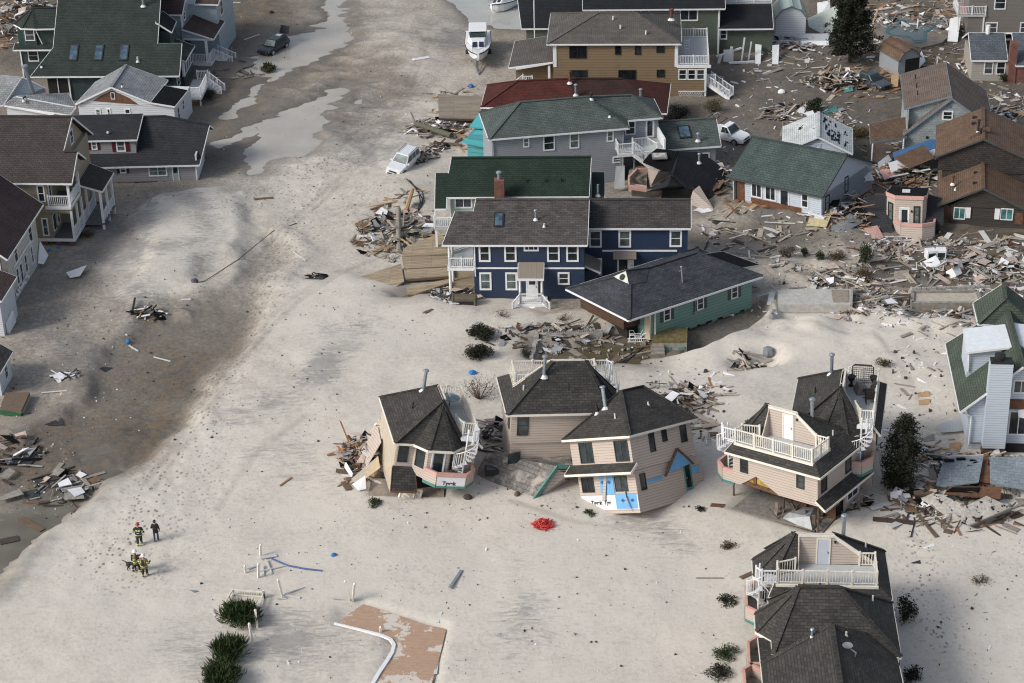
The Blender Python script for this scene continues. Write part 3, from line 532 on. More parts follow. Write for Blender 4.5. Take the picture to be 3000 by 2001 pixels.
# ---------------------------------------------------------------- blue house
h=thing('house','navy blue two storey house with white window trim and a white entrance stoop','house',(-3.11,158.59,0),(0,0,-3.57))
wall(h,S_NV,(0,9.5,0,8.2,0,5.25));wall(h,S_NV,(9.5,18.4,3.4,9,0,5.2));wall(h,FND,(.05,9.45,.05,8,-.9,0),(9.5,18.3,3.5,8.9,-.9,0),name='foundation')
roof([[(-2.62,-.35,5.3),(9.78,-.35,5.3),(9.86,4.2,7.5),(.05,4.2,7.5),(-.1,3,6.94),(-1.7,3,6.94)],[(9.86,4.2,7.5),(9.8,8.6,5.35),(.05,8.6,5.35),(.05,4.2,7.5)]],RF_GB,h)
roof([[(9.8,3.08,5.28),(18.65,3.08,5.28),(18.7,6,6.7),(9.8,6,6.7)],[(18.7,6,6.7),(18.65,9.2,5.1),(9.8,9.2,5.1),(9.8,6,6.7)]],RF_GB2,h)
for a in [(.46,3.54,1.46,5.2),(2.65,3.55,3.7,5.2),(6.32,3.55,7.4,5.2),(7.96,3.55,9.02,5.2),(.44,.83,1.48,2.52),(2.68,.83,3.71,2.52),(7.2,1.36,8.22,2.55)]: win(h,'f',0,*a,gl=GLC if a[1]<2 and a[0]<4 else GL,tw=.15)
win(h,'f',0,4.32,4.56,5.62,5.2,tw=.14,rail=False,mull=2)
for a in [(9.85,3.3,10.95,4.95),(12.4,3.3,13.5,4.97),(16.83,3.35,17.9,4.98),(9.88,.55,10.98,2.25)]: win(h,'f',3.4,*a,tw=.15)
m=MB();m.box(0.02,9.5,-.05,0,2.86,3.0);m.box(11,17.5,3.34,3.4,2.9,3.05);m.build('trim_band',WHITE,h)
m=MB();m.tube([(.12,-.12,5.1),(.12,-.12,2.2)],.06,6);m.build('downpipe',WHITE,h)
door(h,'f',3.4,12.3,.65,13.75,2.55,pane=(.1,.62,.08,.92),mat=WHITE)
m=MB();m.slab([(11.95,2.5,2.6),(13.95,2.5,2.6),(13.95,3.4,3.0),(11.95,3.4,3.0)],.1);m.build('canopy',BRZ,h)
m=MB();m.slab([(3.85,-1.35,2.6),(6.02,-1.35,2.6),(6.02,0,3.5),(3.85,0,3.5)],.1);o=m.build('canopy',BRZ,h);m=MB();m.bar((3.8,-1.4,2.5),(6.07,-1.4,2.5),.08,.2);m.bar((3.83,-1.35,2.5),(3.83,0,3.4),.06,.14);m.bar((6.04,-1.35,2.5),(6.04,0,3.4),.06,.14);m.build('canopy_trim',WHITE,o)
m=MB();[m.tube([(x,-1.2,.2),(x,-1.2,2.5)],[.13,.1],10) for x in (4.,5.88)];m.build('column',WHITE,h)
wall(h,WHITE,(3.6,6.3,-1.5,-.02,-.7,.2),(3.3,6.6,-2.1,-1.5,-.8,-.35),(3.45,6.45,-1.8,-1.5,-.35,-.08),name='stoop')
railing(h,[(4,-1.35,.2),(5.88,-1.35,.2)],.95);railing(h,[(4,-1.35,.2),(3.35,-2.,-.35)],.95);railing(h,[(5.88,-1.35,.2),(6.55,-2.,-.35)],.95)
door(h,'f',0,4.45,.22,5.5,2.3,pane=(.25,.75,.55,.9))
wall(h,BRICK,(17.6,18.4,2.6,3.38,-.3,2.75),name='chimney');wall(h,S_NV,(9.5,10.6,1.2,3.4,-.2,2.1));roof([[(9.5,.9,2.75),(10.85,.9,2.1),(10.85,3.4,2.1),(9.5,3.4,2.75)]],BRZ,h)
# west porch
wall(h,DECKG,(-2.25,0,.1,7.5,2.72,2.9),name='porch_floor');wall(h,WHITE,(-2.3,0,.02,.1,2.65,2.93),(-2.3,-2.22,.1,7.5,2.65,2.93),name='porch_trim')
railing(h,[(0,.12,2.9),(-2.15,.12,2.9),(-2.15,3.2,2.9)],.95);railing(h,[(-2.15,3.2,2.9),(-.6,4.4,2.9),(0,4.4,2.9)],.95)
m=MB();[m.tube([(-2.1,y,-.4),(-2.1,y,5.2)],.12,8) for y in (.2,2.9)];m.build('column',WHITE,h);wall(h,DECKW,(-2.4,0,.05,7,.1,.25),name='porch_floor');win(h,'l',0,4.3,3.6,5.6,5.1)
pl=lambda x,y:5.3+.4835*(y+.35)
skylight(h,1.7,2.55,1.35,2.75,pl);pipe(h,5.3,2.1,pl(0,2.1),pl(0,2.1)+.85,.09,GALV);pipe(h,6.05,1.4,pl(0,1.4),pl(0,1.4)+.35,.06,LEAD,False)
wall(h,CINDER,(.3,.75,-.1,0,.0,.25),name='meter_box')
# ---------------------------------------------------------------- forest green house behind it
h=thing('house','forest green roofed house with mint walls and brick chimney behind the navy house','house',(-5.55,168.63,0),(0,0,-2.8))
roof([[(-1.,-.95,4.5),(.0,-.95,4.5),(.0,0,5.2),(12.8,0,5.2),(13.0,3.25,7.65),(.35,3.25,7.65),(.15,2,6.7),(-1.05,2,6.7)],[(13,3.25,7.65),(12.9,7.3,4.6),(.3,7.3,4.6),(.35,3.25,7.65)]],RF_DG,h)
wall(h,S_MI,(.3,12.6,.35,7,-.3,5.1));win(h,'f',.35,.67,3.95,2.3,4.98,mull=1,rail=False,tw=.14);m=MB();m.tube([(.32,.2,5.1),(.32,.2,3)],.07,6);m.build('downpipe',WHITE,h)
wall(h,BRICK,(4.35,5.25,-.75,.1,-.2,7.05),name='chimney');m=MB();m.tube([(4.8,-.3,7.05),(4.8,-.3,7.6)],.17,10);m.lathe((4.8,-.3,7.6),[(.2,0),(.27,.05),(.27,.15),(.1,.25)],10);m.build('flue',GALV,h)
for x in (7.2,8.9,10.3): pipe(h,x,1.2,6.1,6.5,.06,BLACK,False,fl=False)
wall(h,DECKG,(-1.15,.8,-1.3,.35,2.6,2.78),name='balcony');railing(h,[(.8,-1.25,2.78),(-1.1,-1.25,2.78),(-1.1,.3,2.78)],1.0);m=MB();m.box(-1.05,-.85,-1.2,-1.,-.4,2.6);m.build('post',WHITE,h)
roof([[(13.0,-.3,4.7),(14.2,-.3,4.7),(14.2,5.9,5.0),(13.05,5.9,5.0)]],RF_DG,h);wall(h,S_MI,(12.6,14.0,0,5.6,-.3,4.6));pipe(h,13.6,1.0,4.75,5.9,.1,GALV,False)
# ---------------------------------------------------------------- blue-grey hip house
h=thing('house','pale blue-grey house with a grey-green hip roof and a broken white deck stair','house',(-1.71,180.98,0),(0,0,8.3))
A,B,Nn,E,BR,BL=(0,0,5.6),(13.66,0,5.6),(13.87,1.95,5.6),(17.38,1.95,5.6),(17.6,7.05,5.6),(.1,7.1,5.6);L,M,Rr=(3.6,3.6,7.7),(10.1,3.75,7.65),(14.8,4.5,7.15)
roof([[A,B,M,L],[BL,A,L],[B,Nn,M],[Nn,E,Rr,M],[E,BR,Rr],[BR,BL,L,M],[BR,M,Rr]],RF_GG,h)
wall(h,S_GB,(.35,13.2,.4,6.7,-.3,5.5));wall(h,S_GB,(13.2,17.0,2.35,6.65,-.3,5.5))
for a in [(3.35,4.31,3.96,5.27),(5.3,3.78,6.44,5.33),(7.88,3.78,8.82,5.33),(11.51,4.18,12.19,5.29),(12.1,1.9,13.0,2.57)]: win(h,'f',.4,*a,gl=GL if a[0]>5 and a[0]<7 else GLC)
win(h,'f',2.35,13.7,3.9,14.75,5.35,mull=0);door(h,'f',2.35,15.75,3.45,16.6,5.35,pane=(.2,.8,.1,.9))
m=MB();m.tube([(.45,.3,5.4),(.45,.3,0)],.06,6);m.tube([(13.1,.3,5.4),(13.1,.3,0)],.06,6);m.build('downpipe',S_GB,h)
pipe(h,10.6,3.4,7.4,8.05,.1,BLACK);pipe(h,12.0,1.3,6.3,6.75,.07,BLACK,False)
wall(h,DECKG,(12.4,17.0,-.9,2.3,3.2,3.38),name='deck');wall(h,WHITE,(12.3,17.1,-1.0,-.9,3.05,3.4),name='deck_trim')
railing(h,[(12.4,.3,3.38),(12.4,-.85,3.38),(13.9,-.85,3.38)],1.);railing(h,[(14.0,.2,3.38),(15.6,.9,3.1),(16.3,-.3,2.9)],1.,pmax=3);stairs(h,(13.9,-.5,3.3),(16.4,-.9,1.2),1.0,8);wall(h,WHITE,(16.9,17.05,-.8,2.3,3.4,4.5),name='deck_screen')
m=MB();[m.box(x,x+.14,-.8,-.66,-.3,3.2) for x in (12.6,13.9)];m.build('post',STEEL,h)
wall(h,S_GB,(17.0,22.5,1.1,6.,-.2,2.55));roof([[(17.2,.85,2.65),(22.95,.8,2.6),(23.2,4.0,4.25),(17.4,4.1,4.3)],[(23.2,4,4.25),(23.2,7.4,2.6),(17.4,7.4,2.6),(17.4,4.1,4.3)]],RF_GG,h)
pw=lambda x,y:2.63+.51*(y-.83)
skylight(h,19.1,20.3,1.9,3.3,pw);pipe(h,20.8,1.5,pw(0,1.5),pw(0,1.5)+.75,.12,GALV);win(h,'f',1.1,20.4,.7,21.9,1.9,rail=False)
t=thing('shed','small turquoise metal-roofed shed against the pale blue-grey house','shed',G((1395,462)),(0,0,-20))
wall(t,TURW,(-.9,1.4,0,2.6,-.2,2.2));roof([[(-1.3,-.3,1.75),(2.6,-.6,1.5),(2.6,1.2,2.2),(-.2,1.2,2.5)],[(-1.2,1.7,2.6),(2.2,1.7,2.6),(2.2,3.6,3.6),(-.6,3.6,3.6)]],TURQ,t,TURQ)
# ---------------------------------------------------------------- tan house
h=thing('house','tan shingled house with taupe hip roof and white railed deck at its right end','house',(18.43,205.06,0),(0,0,-4.1))
wall(h,S_TN,(-13.3,-.25,0,9.2,-.2,6.05));wall(h,S_TN,(-.25,2.9,0,8.8,-.2,3.4),(-17.4,-13.3,1.2,8.2,1.0,3.3));hiproof(-13.95,.25,-.35,9.55,6.1,7.85,-8.6,-4.6,RF_TG,h)
roof([[(-18.1,.4,3.2),(-13.3,-.05,4.0),(-13.3,8.5,4.0),(-17.9,8.7,3.2)]],RF_TG,h)
m=MB();m.box(-13.32,-12.95,-.06,0,3.4,6.0);m.box(-.45,-.1,-.06,0,3.4,6.05);m.box(2.75,2.95,-.06,0,.1,3.4);m.hexa([(-17.3,0,3.05),(-13.3,0,3.75),(-13.3,.05,3.75),(-17.3,.05,3.05)],[(-17.3,0,3.3),(-13.3,0,4.0),(-13.3,.05,4.0),(-17.3,.05,3.3)]);m.build('trim_board',WHITE,h)
BRN=plain('bronze_frame',(.02,.016,.013),.5)
for a in [(-11.6,4.37,-9.76,5.77),(-11.58,1.75,-9.71,3.04),(-6.4,1.6,-4.53,3.06)]: win(h,'f',0,*a,fr=BRN,rail=False,mull=1,tw=.08)
for a in [(-6.76,4.77,-6.12,5.8),(-4.67,4.77,-4.02,5.8)]: win(h,'f',0,*a,fr=BRN,tw=.08)
for a in [(-2.39,4.98,-1.55,5.82),(-2.33,2.25,-1.49,3.1)]: win(h,'f',0,*a,fr=BRN,rail=False,mull=1,tw=.08)
for a in (0,.96,1.9): win(h,'f',0,a-.03,1.95,a+.85,3.15,tw=.1)
wall(h,DECKG,(-.2,3.3,0,8.8,3.42,3.58),name='deck');railing(h,[(0,.1,3.58),(3.1,.1,3.58),(3.15,8.6,3.58),(.3,8.6,3.58)],1.05);wall(h,WHITE,(-.2,3.4,-.1,0,3.3,3.62),name='deck_trim')
m=MB();a=.08;[m.box(x,x+.05,3.1,3.15,3.6,5.4) for x in (.6,1.1)];[m.box(.6,1.15,3.1,3.14,3.7+k*.3,3.76+k*.3) for k in range(6)];m.build('ladder',WHITE,h)
m=MB();[m.bar((0+k*.18,-.08,.02),(.32+k*.18,-.08,.62),.03) for k in range(14)];[m.bar((.3+k*.18,-.1,.02),(-.02+k*.18,-.1,.62),.03) for k in range(14)];m.box(0,2.8,-.14,-.05,.62,.7);m.box(0,2.8,-.14,-.05,-.04,.04);m.build('lattice',WHITE,h)
for x,y in ((-7.0,3.4),(-6.2,2.0),(-3.5,1.1)): pipe(h,x,y,6.1+.36*(y+.35),6.1+.36*(y+.35)+.4,.1,LEAD,False,fl=False)
pipe(h,-.8,4.6,7.0,8.1,.16,plain('rusty_pipe',(.13,.05,.025),.8,.4))
stairs(h,(3.3,.8,1.4),(5.6,-.2,.1),1.1,7);wall(h,DECKG,(2.9,4.0,.3,2.2,1.2,1.4),name='landing');railing(h,[(3.,.35,1.4),(3.9,.35,1.4)],1)
stairs(h,(-16.4,.2,1.3),(-18.4,-.5,-.2),1.3,7);wall(h,DECKW,(-16.8,-13.4,.2,4.5,1.1,1.28),name='porch_floor');railing(h,[(-16.6,.3,1.28),(-15.6,.3,1.28)],1);m=MB();m.box(-13.9,-13.65,.15,.35,1.2,3.5);m.build('post',WHITE,h)
# ---------------------------------------------------------------- red roofed house
h=thing('house','low house with oxblood red hip roof between the tan and the blue-grey houses','house',(-2.56,195.99,0),(0,0,-9.3))
roof([[(0,0,3),(9.1,0,3),(9.1,3.7,5),(3.35,3.2,4.75)],[(-.4,6.3,3),(0,0,3),(3.35,3.2,4.75)],[(-.4,6.3,3),(3.35,3.2,4.75),(9.1,3.7,5),(9.1,7.3,3)]],RF_RD,h)
roof([[(9.1,0,3.02),(19,0,3.02),(14.1,4.1,5.02),(9.1,3.7,5.02)],[(9.1,7.3,3.02),(9.1,3.7,5.02),(14.1,4.1,5.02),(18.7,8.4,3.02)]],RF_RD2,h,None,t=.13);roof([[(19.01,0,3.02),(18.71,8.4,3.02),(14.11,4.1,5.02)]],RF_RD,h,None);m=MB();m.bar((9.1,-.03,2.93),(19.05,-.03,2.93),.05,.17);m.bar((19.05,0,2.93),(18.75,8.4,2.93),.05,.17);m.build('fascia',WHITE,h)
wall(h,S_RD,(.4,18.4,.5,6.,-.2,2.9))
for x,y,z,k in ((8.8,3.0,4.7,1.2),(9.6,1.5,4.,1.1),(16.2,1.6,3.9,.9)): pipe(h,x,y,z,z+k,.12,plain('rusty_pipe',(.13,.05,.025),.8,.4) if x<9 else GALV)
# ---------------------------------------------------------------- sage house at the back
h=thing('house','long sage green house with a black roof and white framed windows at the top edge','house',(9.03,218.59,0),(0,0,-3))
wall(h,S_SG,(0,15,0,8,-.2,5.45),(-6.6,0,1.6,8,-.2,2.8),(15,21,.4,6,-.2,3.0));roof([[(-.2,-.4,5.5),(15.6,-.4,5.5),(15.6,5,8.6),(-.2,5,8.6)],[(15.6,5,8.6),(15.6,10,5.5),(-.2,10,5.5),(-.2,5,8.6)]],RF_BK,h)
roof([[(-7.1,1.25,2.8),(.1,1.25,2.8),(.1,5.8,5.9),(-7.8,5.8,5.9)],[(.1,5.8,5.9),(.1,10,3),(-7.8,10,3),(-7.8,5.8,5.9)]],RF_BK,h);roof([[(14.9,-.3,3.1),(21,-.3,3.1),(21,3.4,4.7),(14.9,3.4,4.7)]],RF_BK,h)
win(h,'f',0,10.56,3.95,12.64,5.4,rail=False,mull=1,tw=.15);win(h,'f',0,1.0,4.6,3.,5.4,rail=False,mull=2);win(h,'f',0,5.3,4.6,7.2,5.4,rail=False,mull=1);win(h,'f',.4,15.1,1.6,15.95,2.83,tw=.15)
wall(h,DECKG,(15,21,3.4,8,4.75,4.9),name='deck');railing(h,[(15.1,3.5,4.9),(21,3.5,4.9)],1.);m=MB();m.box(14.85,15.05,-.08,.05,0,5.4);m.build('trim_board',WHITE,h)
m=MB();m.tube([(-5.6,-.2,0),(-5.6,-.2,6.4)],.06,8);m.lathe((-5.6,-.2,6.4),[(.03,0),(.08,.05),(.08,.1),(.02,.16)],8)
tag(m.build('flagpole',WHITE),'bare white flagpole in front of the black roofed garage','flagpole').matrix_world=h.matrix_basis
# ---------------------------------------------------------------- big green roof house
h=thing('house','large house under a broad dark green roof with three skylights','house',(-50.99,208.33,0),(0,0,-3.2))
gp=lambda x,y:3+.75*y
gq=lambda x,y:(x,y,gp(x,y))
roof([[gq(0,0),gq(16.15,0),gq(16.05,3.3),gq(13.4,3.3),gq(13.1,9.8),gq(1.75,9.8),gq(2.05,2.95)],[gq(13.1,9.8),(13.3,16,5.6),(1.7,16,5.6),gq(1.75,9.8)]],RF_BG,h)
wall(h,S_GN,(1.6,15.2,.6,12,-.2,2.9),(2.2,12.8,3.2,14,2.5,5.2),(-3.,2.3,7.4,13,-.2,5.9))
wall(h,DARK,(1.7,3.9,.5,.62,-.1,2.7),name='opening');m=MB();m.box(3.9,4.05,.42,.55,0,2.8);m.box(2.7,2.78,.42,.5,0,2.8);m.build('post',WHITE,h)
for x in (3.9,6.65,9.4): skylight(h,x,x+.95,1.5,3.1,gp)
pipe(h,1.1,.9,gp(0,.9),gp(0,.9)+.5,.07,BLACK,False);pipe(h,11.4,7.1,gp(0,7.1),gp(0,7.1)+1.6,.13,GALV);pipe(h,11.5,1.4,gp(0,1.4),gp(0,1.4)+.6,.09,LEAD,False)
roof([[(-3.6,8.4,6),(-2.4,7.0,6),(-1.4,8.9,7.7)],[(-2.4,7.0,6),(-.7,6.8,6),(-1.4,8.9,7.7)],[(-.7,6.8,6),(2.2,6.9,6),(2.4,8.9,7.7),(-1.4,8.9,7.7)],[(-3.6,8.4,6),(-1.4,8.9,7.7),(-1.4,11,6)],[(2.4,8.9,7.7),(2.4,11,6),(-1.4,11,6),(-1.4,8.9,7.7)]],RF_BG,h)
m=MB();m.prism([(-2.9,8.0),(-2.2,7.15),(-.9,7.15),(-.9,8.0)],3.9,5.9);m.build('bay_wall',S_GN,h);win(h,'f',7.15,-2.15,4.5,-1.05,5.85,tw=.1)
roof([[(-3.5,6.5,3.7),(2.2,6.5,3.7),(2.2,7.5,4.1),(-3.5,7.5,4.1)]],RF_BG,h);win(h,'f',7.4,-2.2,2.0,-1.0,3.35,tw=.12);m=MB();m.box(-3.05,-2.9,7.3,7.4,0,3.6);m.tube([(-.85,7.05,5.8),(-.3,7.1,4.1)],.06,6);m.build('trim_board',WHITE,h)
# sun room, side roofs and deck on the street side
wall(h,S_GN,(12.8,15.95,3.2,8.2,-.2,1.6));wall(h,S_GN,(12.8,15.6,.6,3.2,-.2,2.8));roof([[(13.2,3.4,4.6),(16.3,3.1,3.5),(16.4,8.0,3.5),(13.2,8.4,4.6)]],RF_BG,h)
wall(h,WHITE,(15.75,15.98,3.3,8.1,1.6,3.4),name='sunroom_frame');
for k in range(4): win(h,'r',15.98,3.5+k*1.15,1.75,4.5+k*1.15,3.3,rail=False,tw=.07)
win(h,'f',.6,11.8,1.5,13.6,2.7,rail=False,mull=1);win(h,'r',15.6,.9,1.2,2.4,2.6)
roof([[(13.0,5.2,7.2),(14.6,5.4,6.0),(14.4,9.,6.0),(13.0,9.,7.2)]],RF_BK,h);wall(h,S_GN,(12.8,14.3,5.6,9,3.5,6.0));
wall(h,DECKG,(16.8,18.6,-1.6,3.6,1.05,1.2),name='deck');wall(h,WHITE,(16.75,18.65,-1.68,-1.6,.9,1.22),(18.6,18.68,-1.6,3.6,.9,1.22),name='deck_trim');railing(h,[(16.8,-1.55,1.2),(18.55,-1.55,1.2),(18.55,2.2,1.2)],1.05);railing(h,[(17.3,3.6,1.2),(18.5,3.6,1.2)],1.);stairs(h,(18.6,2.9,1.1),(20.2,2.6,-.1),1.1,5)
m=MB();[m.box(x,x+.14,y,y+.14,-.3,1.05) for x in (16.9,18.4) for y in (-1.5,3.3)];m.build('post',WHITE,h)
# ---------------------------------------------------------------- light blue house behind it
h=thing('house','light blue house with dark brown roofs and a white railed porch at the top left','house',(-36.16,218.61,0),(0,0,-8.5))
wall(h,S_LB,(-4,.3,.2,11,-.2,6.),(.3,3.5,3.1,10,-.2,6.2),(.3,3.6,2.9,3.1,0,3.3));roof([[(-4.4,-.2,6.1),(.5,-.2,6.1),(.5,4.5,9.4),(-4.4,4.5,9.4)]],RF_RB,h)
roof([[(.3,-.35,4.5),(3.9,-.35,3.4),(4.,4.2,3.9),(.9,4.4,5.2)]],RF_RB,h);roof([[(1.2,2.7,6.4),(3.9,2.7,6.4),(3.9,7,9.3),(1.2,7,9.3)]],RF_RB,h);win(h,'r',.3,.8,5.0,1.5,6.,tw=.1) ;win(h,'r',3.5,4.4,4.4,5.6,6.1,tw=.1)
m=MB();m.poly([(.3,-.1,3.3),(3.7,-.1,3.3),(.3,-.1,4.3)]);m.poly([(.3,-.05,3.3),(3.7,-.05,3.3),(.3,-.05,4.3)],True);m.build('porch_gable',S_LB,h);m=MB();m.box(.3,3.8,-.15,.0,3.1,3.3);m.box(2.75,3.0,-.12,.1,-.2,3.2);m.box(.25,.4,-.1,.1,1,6);m.build('post',WHITE,h)
wall(h,DECKG,(.4,3.2,-.1,3,.3,.48),name='porch_floor');wall(h,WHITE,(.9,3.3,-.18,-.1,.1,.5),(3.2,3.28,-.1,3,.1,.5),name='porch_trim');railing(h,[(1.1,-.05,.48),(2.9,-.05,.48)],1.);railing(h,[(3.1,.1,.48),(3.1,1.6,.48)],1);stairs(h,(3.3,2.3,.5),(5.3,2.2,-.3),1.3,5)
# ---------------------------------------------------------------- white cottage
h=thing('house','white cottage with light grey gable roof, bare brown patch under the gable and black addition','house',(-44.82,200.24,0),(0,0,-9.5))
wall(h,S_WH,(.35,10.7,0,5.8,-.2,2.95));wall(h,S_WH,(8.2,10.7,.02,4.2,2.9,3.1))
roof([[(.2,6.2,3),(.2,-.25,3),(4.3,-.25,5),(3.75,6.2,5)],[(8.3,-.25,3.45),(8.2,6.2,3.45),(3.75,6.2,5),(4.3,-.25,5)]],RF_LG,h);roof([[(8.32,-.25,3.44),(10.9,-.25,3.1),(10.9,4.4,3.1),(8.25,4.6,3.44)]],TAR,h)
m=MB();m.hexa([(.4,0,2.9),(8.5,0,2.9),(8.3,0,3.25),(4.3,0,4.85)],[(.4,.1,2.9),(8.5,.1,2.9),(8.3,.1,3.25),(4.3,.1,4.85)]);m.build('gable_wall',S_WH,h)
m=MB();m.hexa([(2.0,-.03,3.25),(6.9,-.03,3.05),(6.0,-.03,3.75),(4.3,-.03,4.5),(3.,-.03,3.9)],[(2.0,0.01,3.25),(6.9,.01,3.05),(6.0,.01,3.75),(4.3,.01,4.5),(3,.01,3.9)]);m.build('bare_sheathing',RUSTW,h);win(h,'f',-.03,4.05,3.55,4.5,4.3,rail=False,tw=.06,name='vent')
for a in [(2.16,1.5,2.76,2.43),(3.38,1.5,3.83,2.5),(5.32,1.5,5.99,2.57)]: win(h,'f',0,*a,gl=GLC if a[0]<3 else GL)
win(h,'r',10.7,.8,1.0,1.6,2.5);win(h,'r',10.7,2.6,1.4,3.3,2.6);pipe(h,9.2,-1.6,.2,2.2,.09,BLACK,fl=False);pipe(h,5.2,.5,4.7,5.1,.06,BLACK,False)
# ---------------------------------------------------------------- red shutter house
h=thing('house','mauve-grey house with maroon shutters, a dormer and a charcoal roof','house',(-40.57,186.18,0),(0,0,-.3))
wall(h,S_GY,(-3,9.95,0,7,-.05,1.75));roof([[(-3.2,-.35,1.75),(10.4,-.35,1.75),(11.1,3.8,4.25),(6.6,4.8,4.9),(-3.2,4.8,4.95)],[(11.1,3.8,4.25),(10.8,8,2.2),(-3,9,2.2),(-3.2,4.8,4.95),(6.6,4.8,4.9)]],RF_CH,h)
wall(h,S_GY,(-3,4.1,1,4.2,1.9,4.1));wall(h,WHITE,(-3,4.12,.92,1,1.9,2.02),name='trim_band');roof([[(-3.2,.75,4.12),(4.35,.75,4.12),(4.45,4.9,5.2),(-3.2,4.9,5.2)]],RF_CH,h)
m=MB();m.poly([(4.11,1,2.2),(4.11,4.2,4.1),(4.11,1,4.1)]);m.build('dormer_cheek',S_GY,h)
for a in [(-.24,3.04,.34,3.99),(2.19,2.78,3.1,3.97)]: win(h,'f',1,*a,sh=SH_RED,gl=GLC)
win(h,'f',0,2.47,.9,3.11,1.7,sh=SH_RED);win(h,'f',0,5.27,.5,7.1,1.62,mull=1,gl=GLC);door(h,'f',0,7.59,-.02,8.25,1.6,mat=plain('sage_door',(.3,.38,.34),.5),pane=(.2,.8,.5,.9))
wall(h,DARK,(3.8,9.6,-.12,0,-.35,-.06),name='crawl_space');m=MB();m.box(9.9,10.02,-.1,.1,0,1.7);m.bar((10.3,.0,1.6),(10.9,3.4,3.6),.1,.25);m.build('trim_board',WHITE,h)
for x,y in ((-1.1,2.2),(1.4,1.7)): pipe(h,x,y,4.5,4.85,.06,BLACK,False)
m=MB();m.box(9.95,10.1,.1,4.8,0,2.6);m.build('side_wall',S_WH,h)
# ---------------------------------------------------------------- beige porch house
h=thing('house','beige house with two tiers of white railed porches and a dark brown roof','house',(-40.02,171.41,0),(0,0,-4.7))
wall(h,S_BE,(-14,-2.0,.1,9,.7,6.5),(-2.0,-.3,3.6,9,.7,7.6));wall(h,S_BE,(-3.3,-.05,.05,3.4,3.3,3.8),name='porch_beam')
zq=lambda y:6.45+.74*(y+.3)
roof([[(-14,-.3,zq(-.3)),(.55,-.3,zq(-.3)),(.6,2.4,zq(2.4)),(-.7,2.4,zq(2.4)),(-.4,5.4,zq(5.4)),(-14,5.4,zq(5.4))],[(.6,2.4,zq(2.4)),(.65,4.5,zq(.3)),(-.7,4.5,zq(.3)),(-.7,2.4,zq(2.4))],[(-.4,5.4,zq(5.4)),(-.2,10.5,zq(.3)),(-14,10.5,zq(.3)),(-14,5.4,zq(5.4))]],RF_BR,h,t=.18)
m=MB();m.hexa([(-.85,2.,7.4),(-.85,9.5,7.2),(-.85,5.4,10.4)],[(-.7,2.,7.4),(-.7,9.5,7.2),(-.7,5.4,10.4)]);m.hexa([(.3,.2,6.5),(.3,4.2,6.5),(.3,2.4,8.1)],[(.4,.2,6.5),(.4,4.2,6.5),(.4,2.4,8.1)]);m.build('gable_wall',S_BE,h);win(h,'r',-.7,4.8,8.0,5.8,9.4)
wall(h,plain('porch_grey_floor',(.12,.125,.13),.6,.1),(-3.3,0,0,7.9,.55,.72),(-2.,0,0,3.5,3.85,3.98),name='porch_floor');wall(h,WHITE,(-3.4,.06,-.06,0,.5,.78),(0,.08,0,7.9,.5,.78),(-2.3,.06,-.06,0,3.72,4.02),(0,.08,0,3.5,3.72,4.02),name='porch_trim')
railing(h,[(-2.,.1,3.98),(-.05,.1,3.98),(-.05,3.4,3.98)],1.05);railing(h,[(-.05,.3,.72),(-.05,7.8,.72)],1.);m=MB();[m.box(-.12,.08,y,y+.2,.75,3.5) for y in (.02,1.8,3.4,5.2,7.6)];m.box(-.12,.1,.0,.2,4,6.4);m.box(-.12,.1,3.3,3.5,4,6.4);m.build('post',WHITE,h)
win(h,'f',.1,-2.9,4.4,-2.2,6.1);win(h,'f',3.6,-1.6,4.5,-.6,6.1);win(h,'f',.1,-2.9,1.0,-2.3,2.8) ;win(h,'l',-2.,.5,1.2,1.4,2.9) 
win(h,'r',-2.,.5,1.2,1.3,2.9);win(h,'r',-2.,1.9,1.2,2.7,2.9);win(h,'r',-2.,.5,4.5,1.3,6.1)
roof([[(-.2,3.5,4.7),(2.1,3.5,4.0),(2.1,7.9,4.0),(-.2,8.2,4.8)]],RF_BR,h,name='porch_roof')
wall(h,plain('porch_grey_floor',(.12,.125,.13)),(0,1.9,3.6,7.9,.5,.7),name='porch_floor');railing(h,[(1.8,3.7,.7),(1.8,7.8,.7)],1.);m=MB();[m.box(1.7,1.9,y,y+.2,-.2,3.9) for y in (3.6,5.6,7.6)];m.build('post',WHITE,h)
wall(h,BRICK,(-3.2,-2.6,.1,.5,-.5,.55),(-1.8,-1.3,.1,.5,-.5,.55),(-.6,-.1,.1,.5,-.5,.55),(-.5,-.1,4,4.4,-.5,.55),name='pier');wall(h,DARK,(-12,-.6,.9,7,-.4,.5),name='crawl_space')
# ---------------------------------------------------------------- white grey house
h=thing('house','white-grey house with plum brown roof and torn lower siding at the left edge','house',(-43.33,159.23,0),(0,0,-4.4))
wall(h,S_WG,(-8,0,.12,9.3,.1,5.05));wall(h,S_DG,(-8,-.1,0,.12,.1,5.05));wall(h,FND,(-8,.03,0,9.4,-.8,.12),name='foundation')
roof([[(.35,-.5,4.85),(.35,11,4.85),(-3.4,11,7.85),(-3.4,-.5,7.85)],[(-3.4,-.5,7.85),(-3.4,11,7.85),(-7.5,11,4.6),(-7.5,-.5,4.6)]],RF_RB,h);m=MB();m.hexa([(-7,0,5.),(-.2,0,5.),(-3.4,0,7.5)],[(-7,.1,5.),(-.2,.1,5.),(-3.4,.1,7.5)]);m.box(-.12,.05,-.06,.0,.1,5);m.build('gable_wall',S_DG,h)
for a in [(2.2,2.95,3.2,4.85),(6.7,2.75,7.8,4.7),(2.0,1.0,2.8,2.65),(3.1,.7,3.9,2.6),(4.6,.9,5.4,2.7),(6.6,.85,7.3,2.6)]: win(h,'r',0,*a)
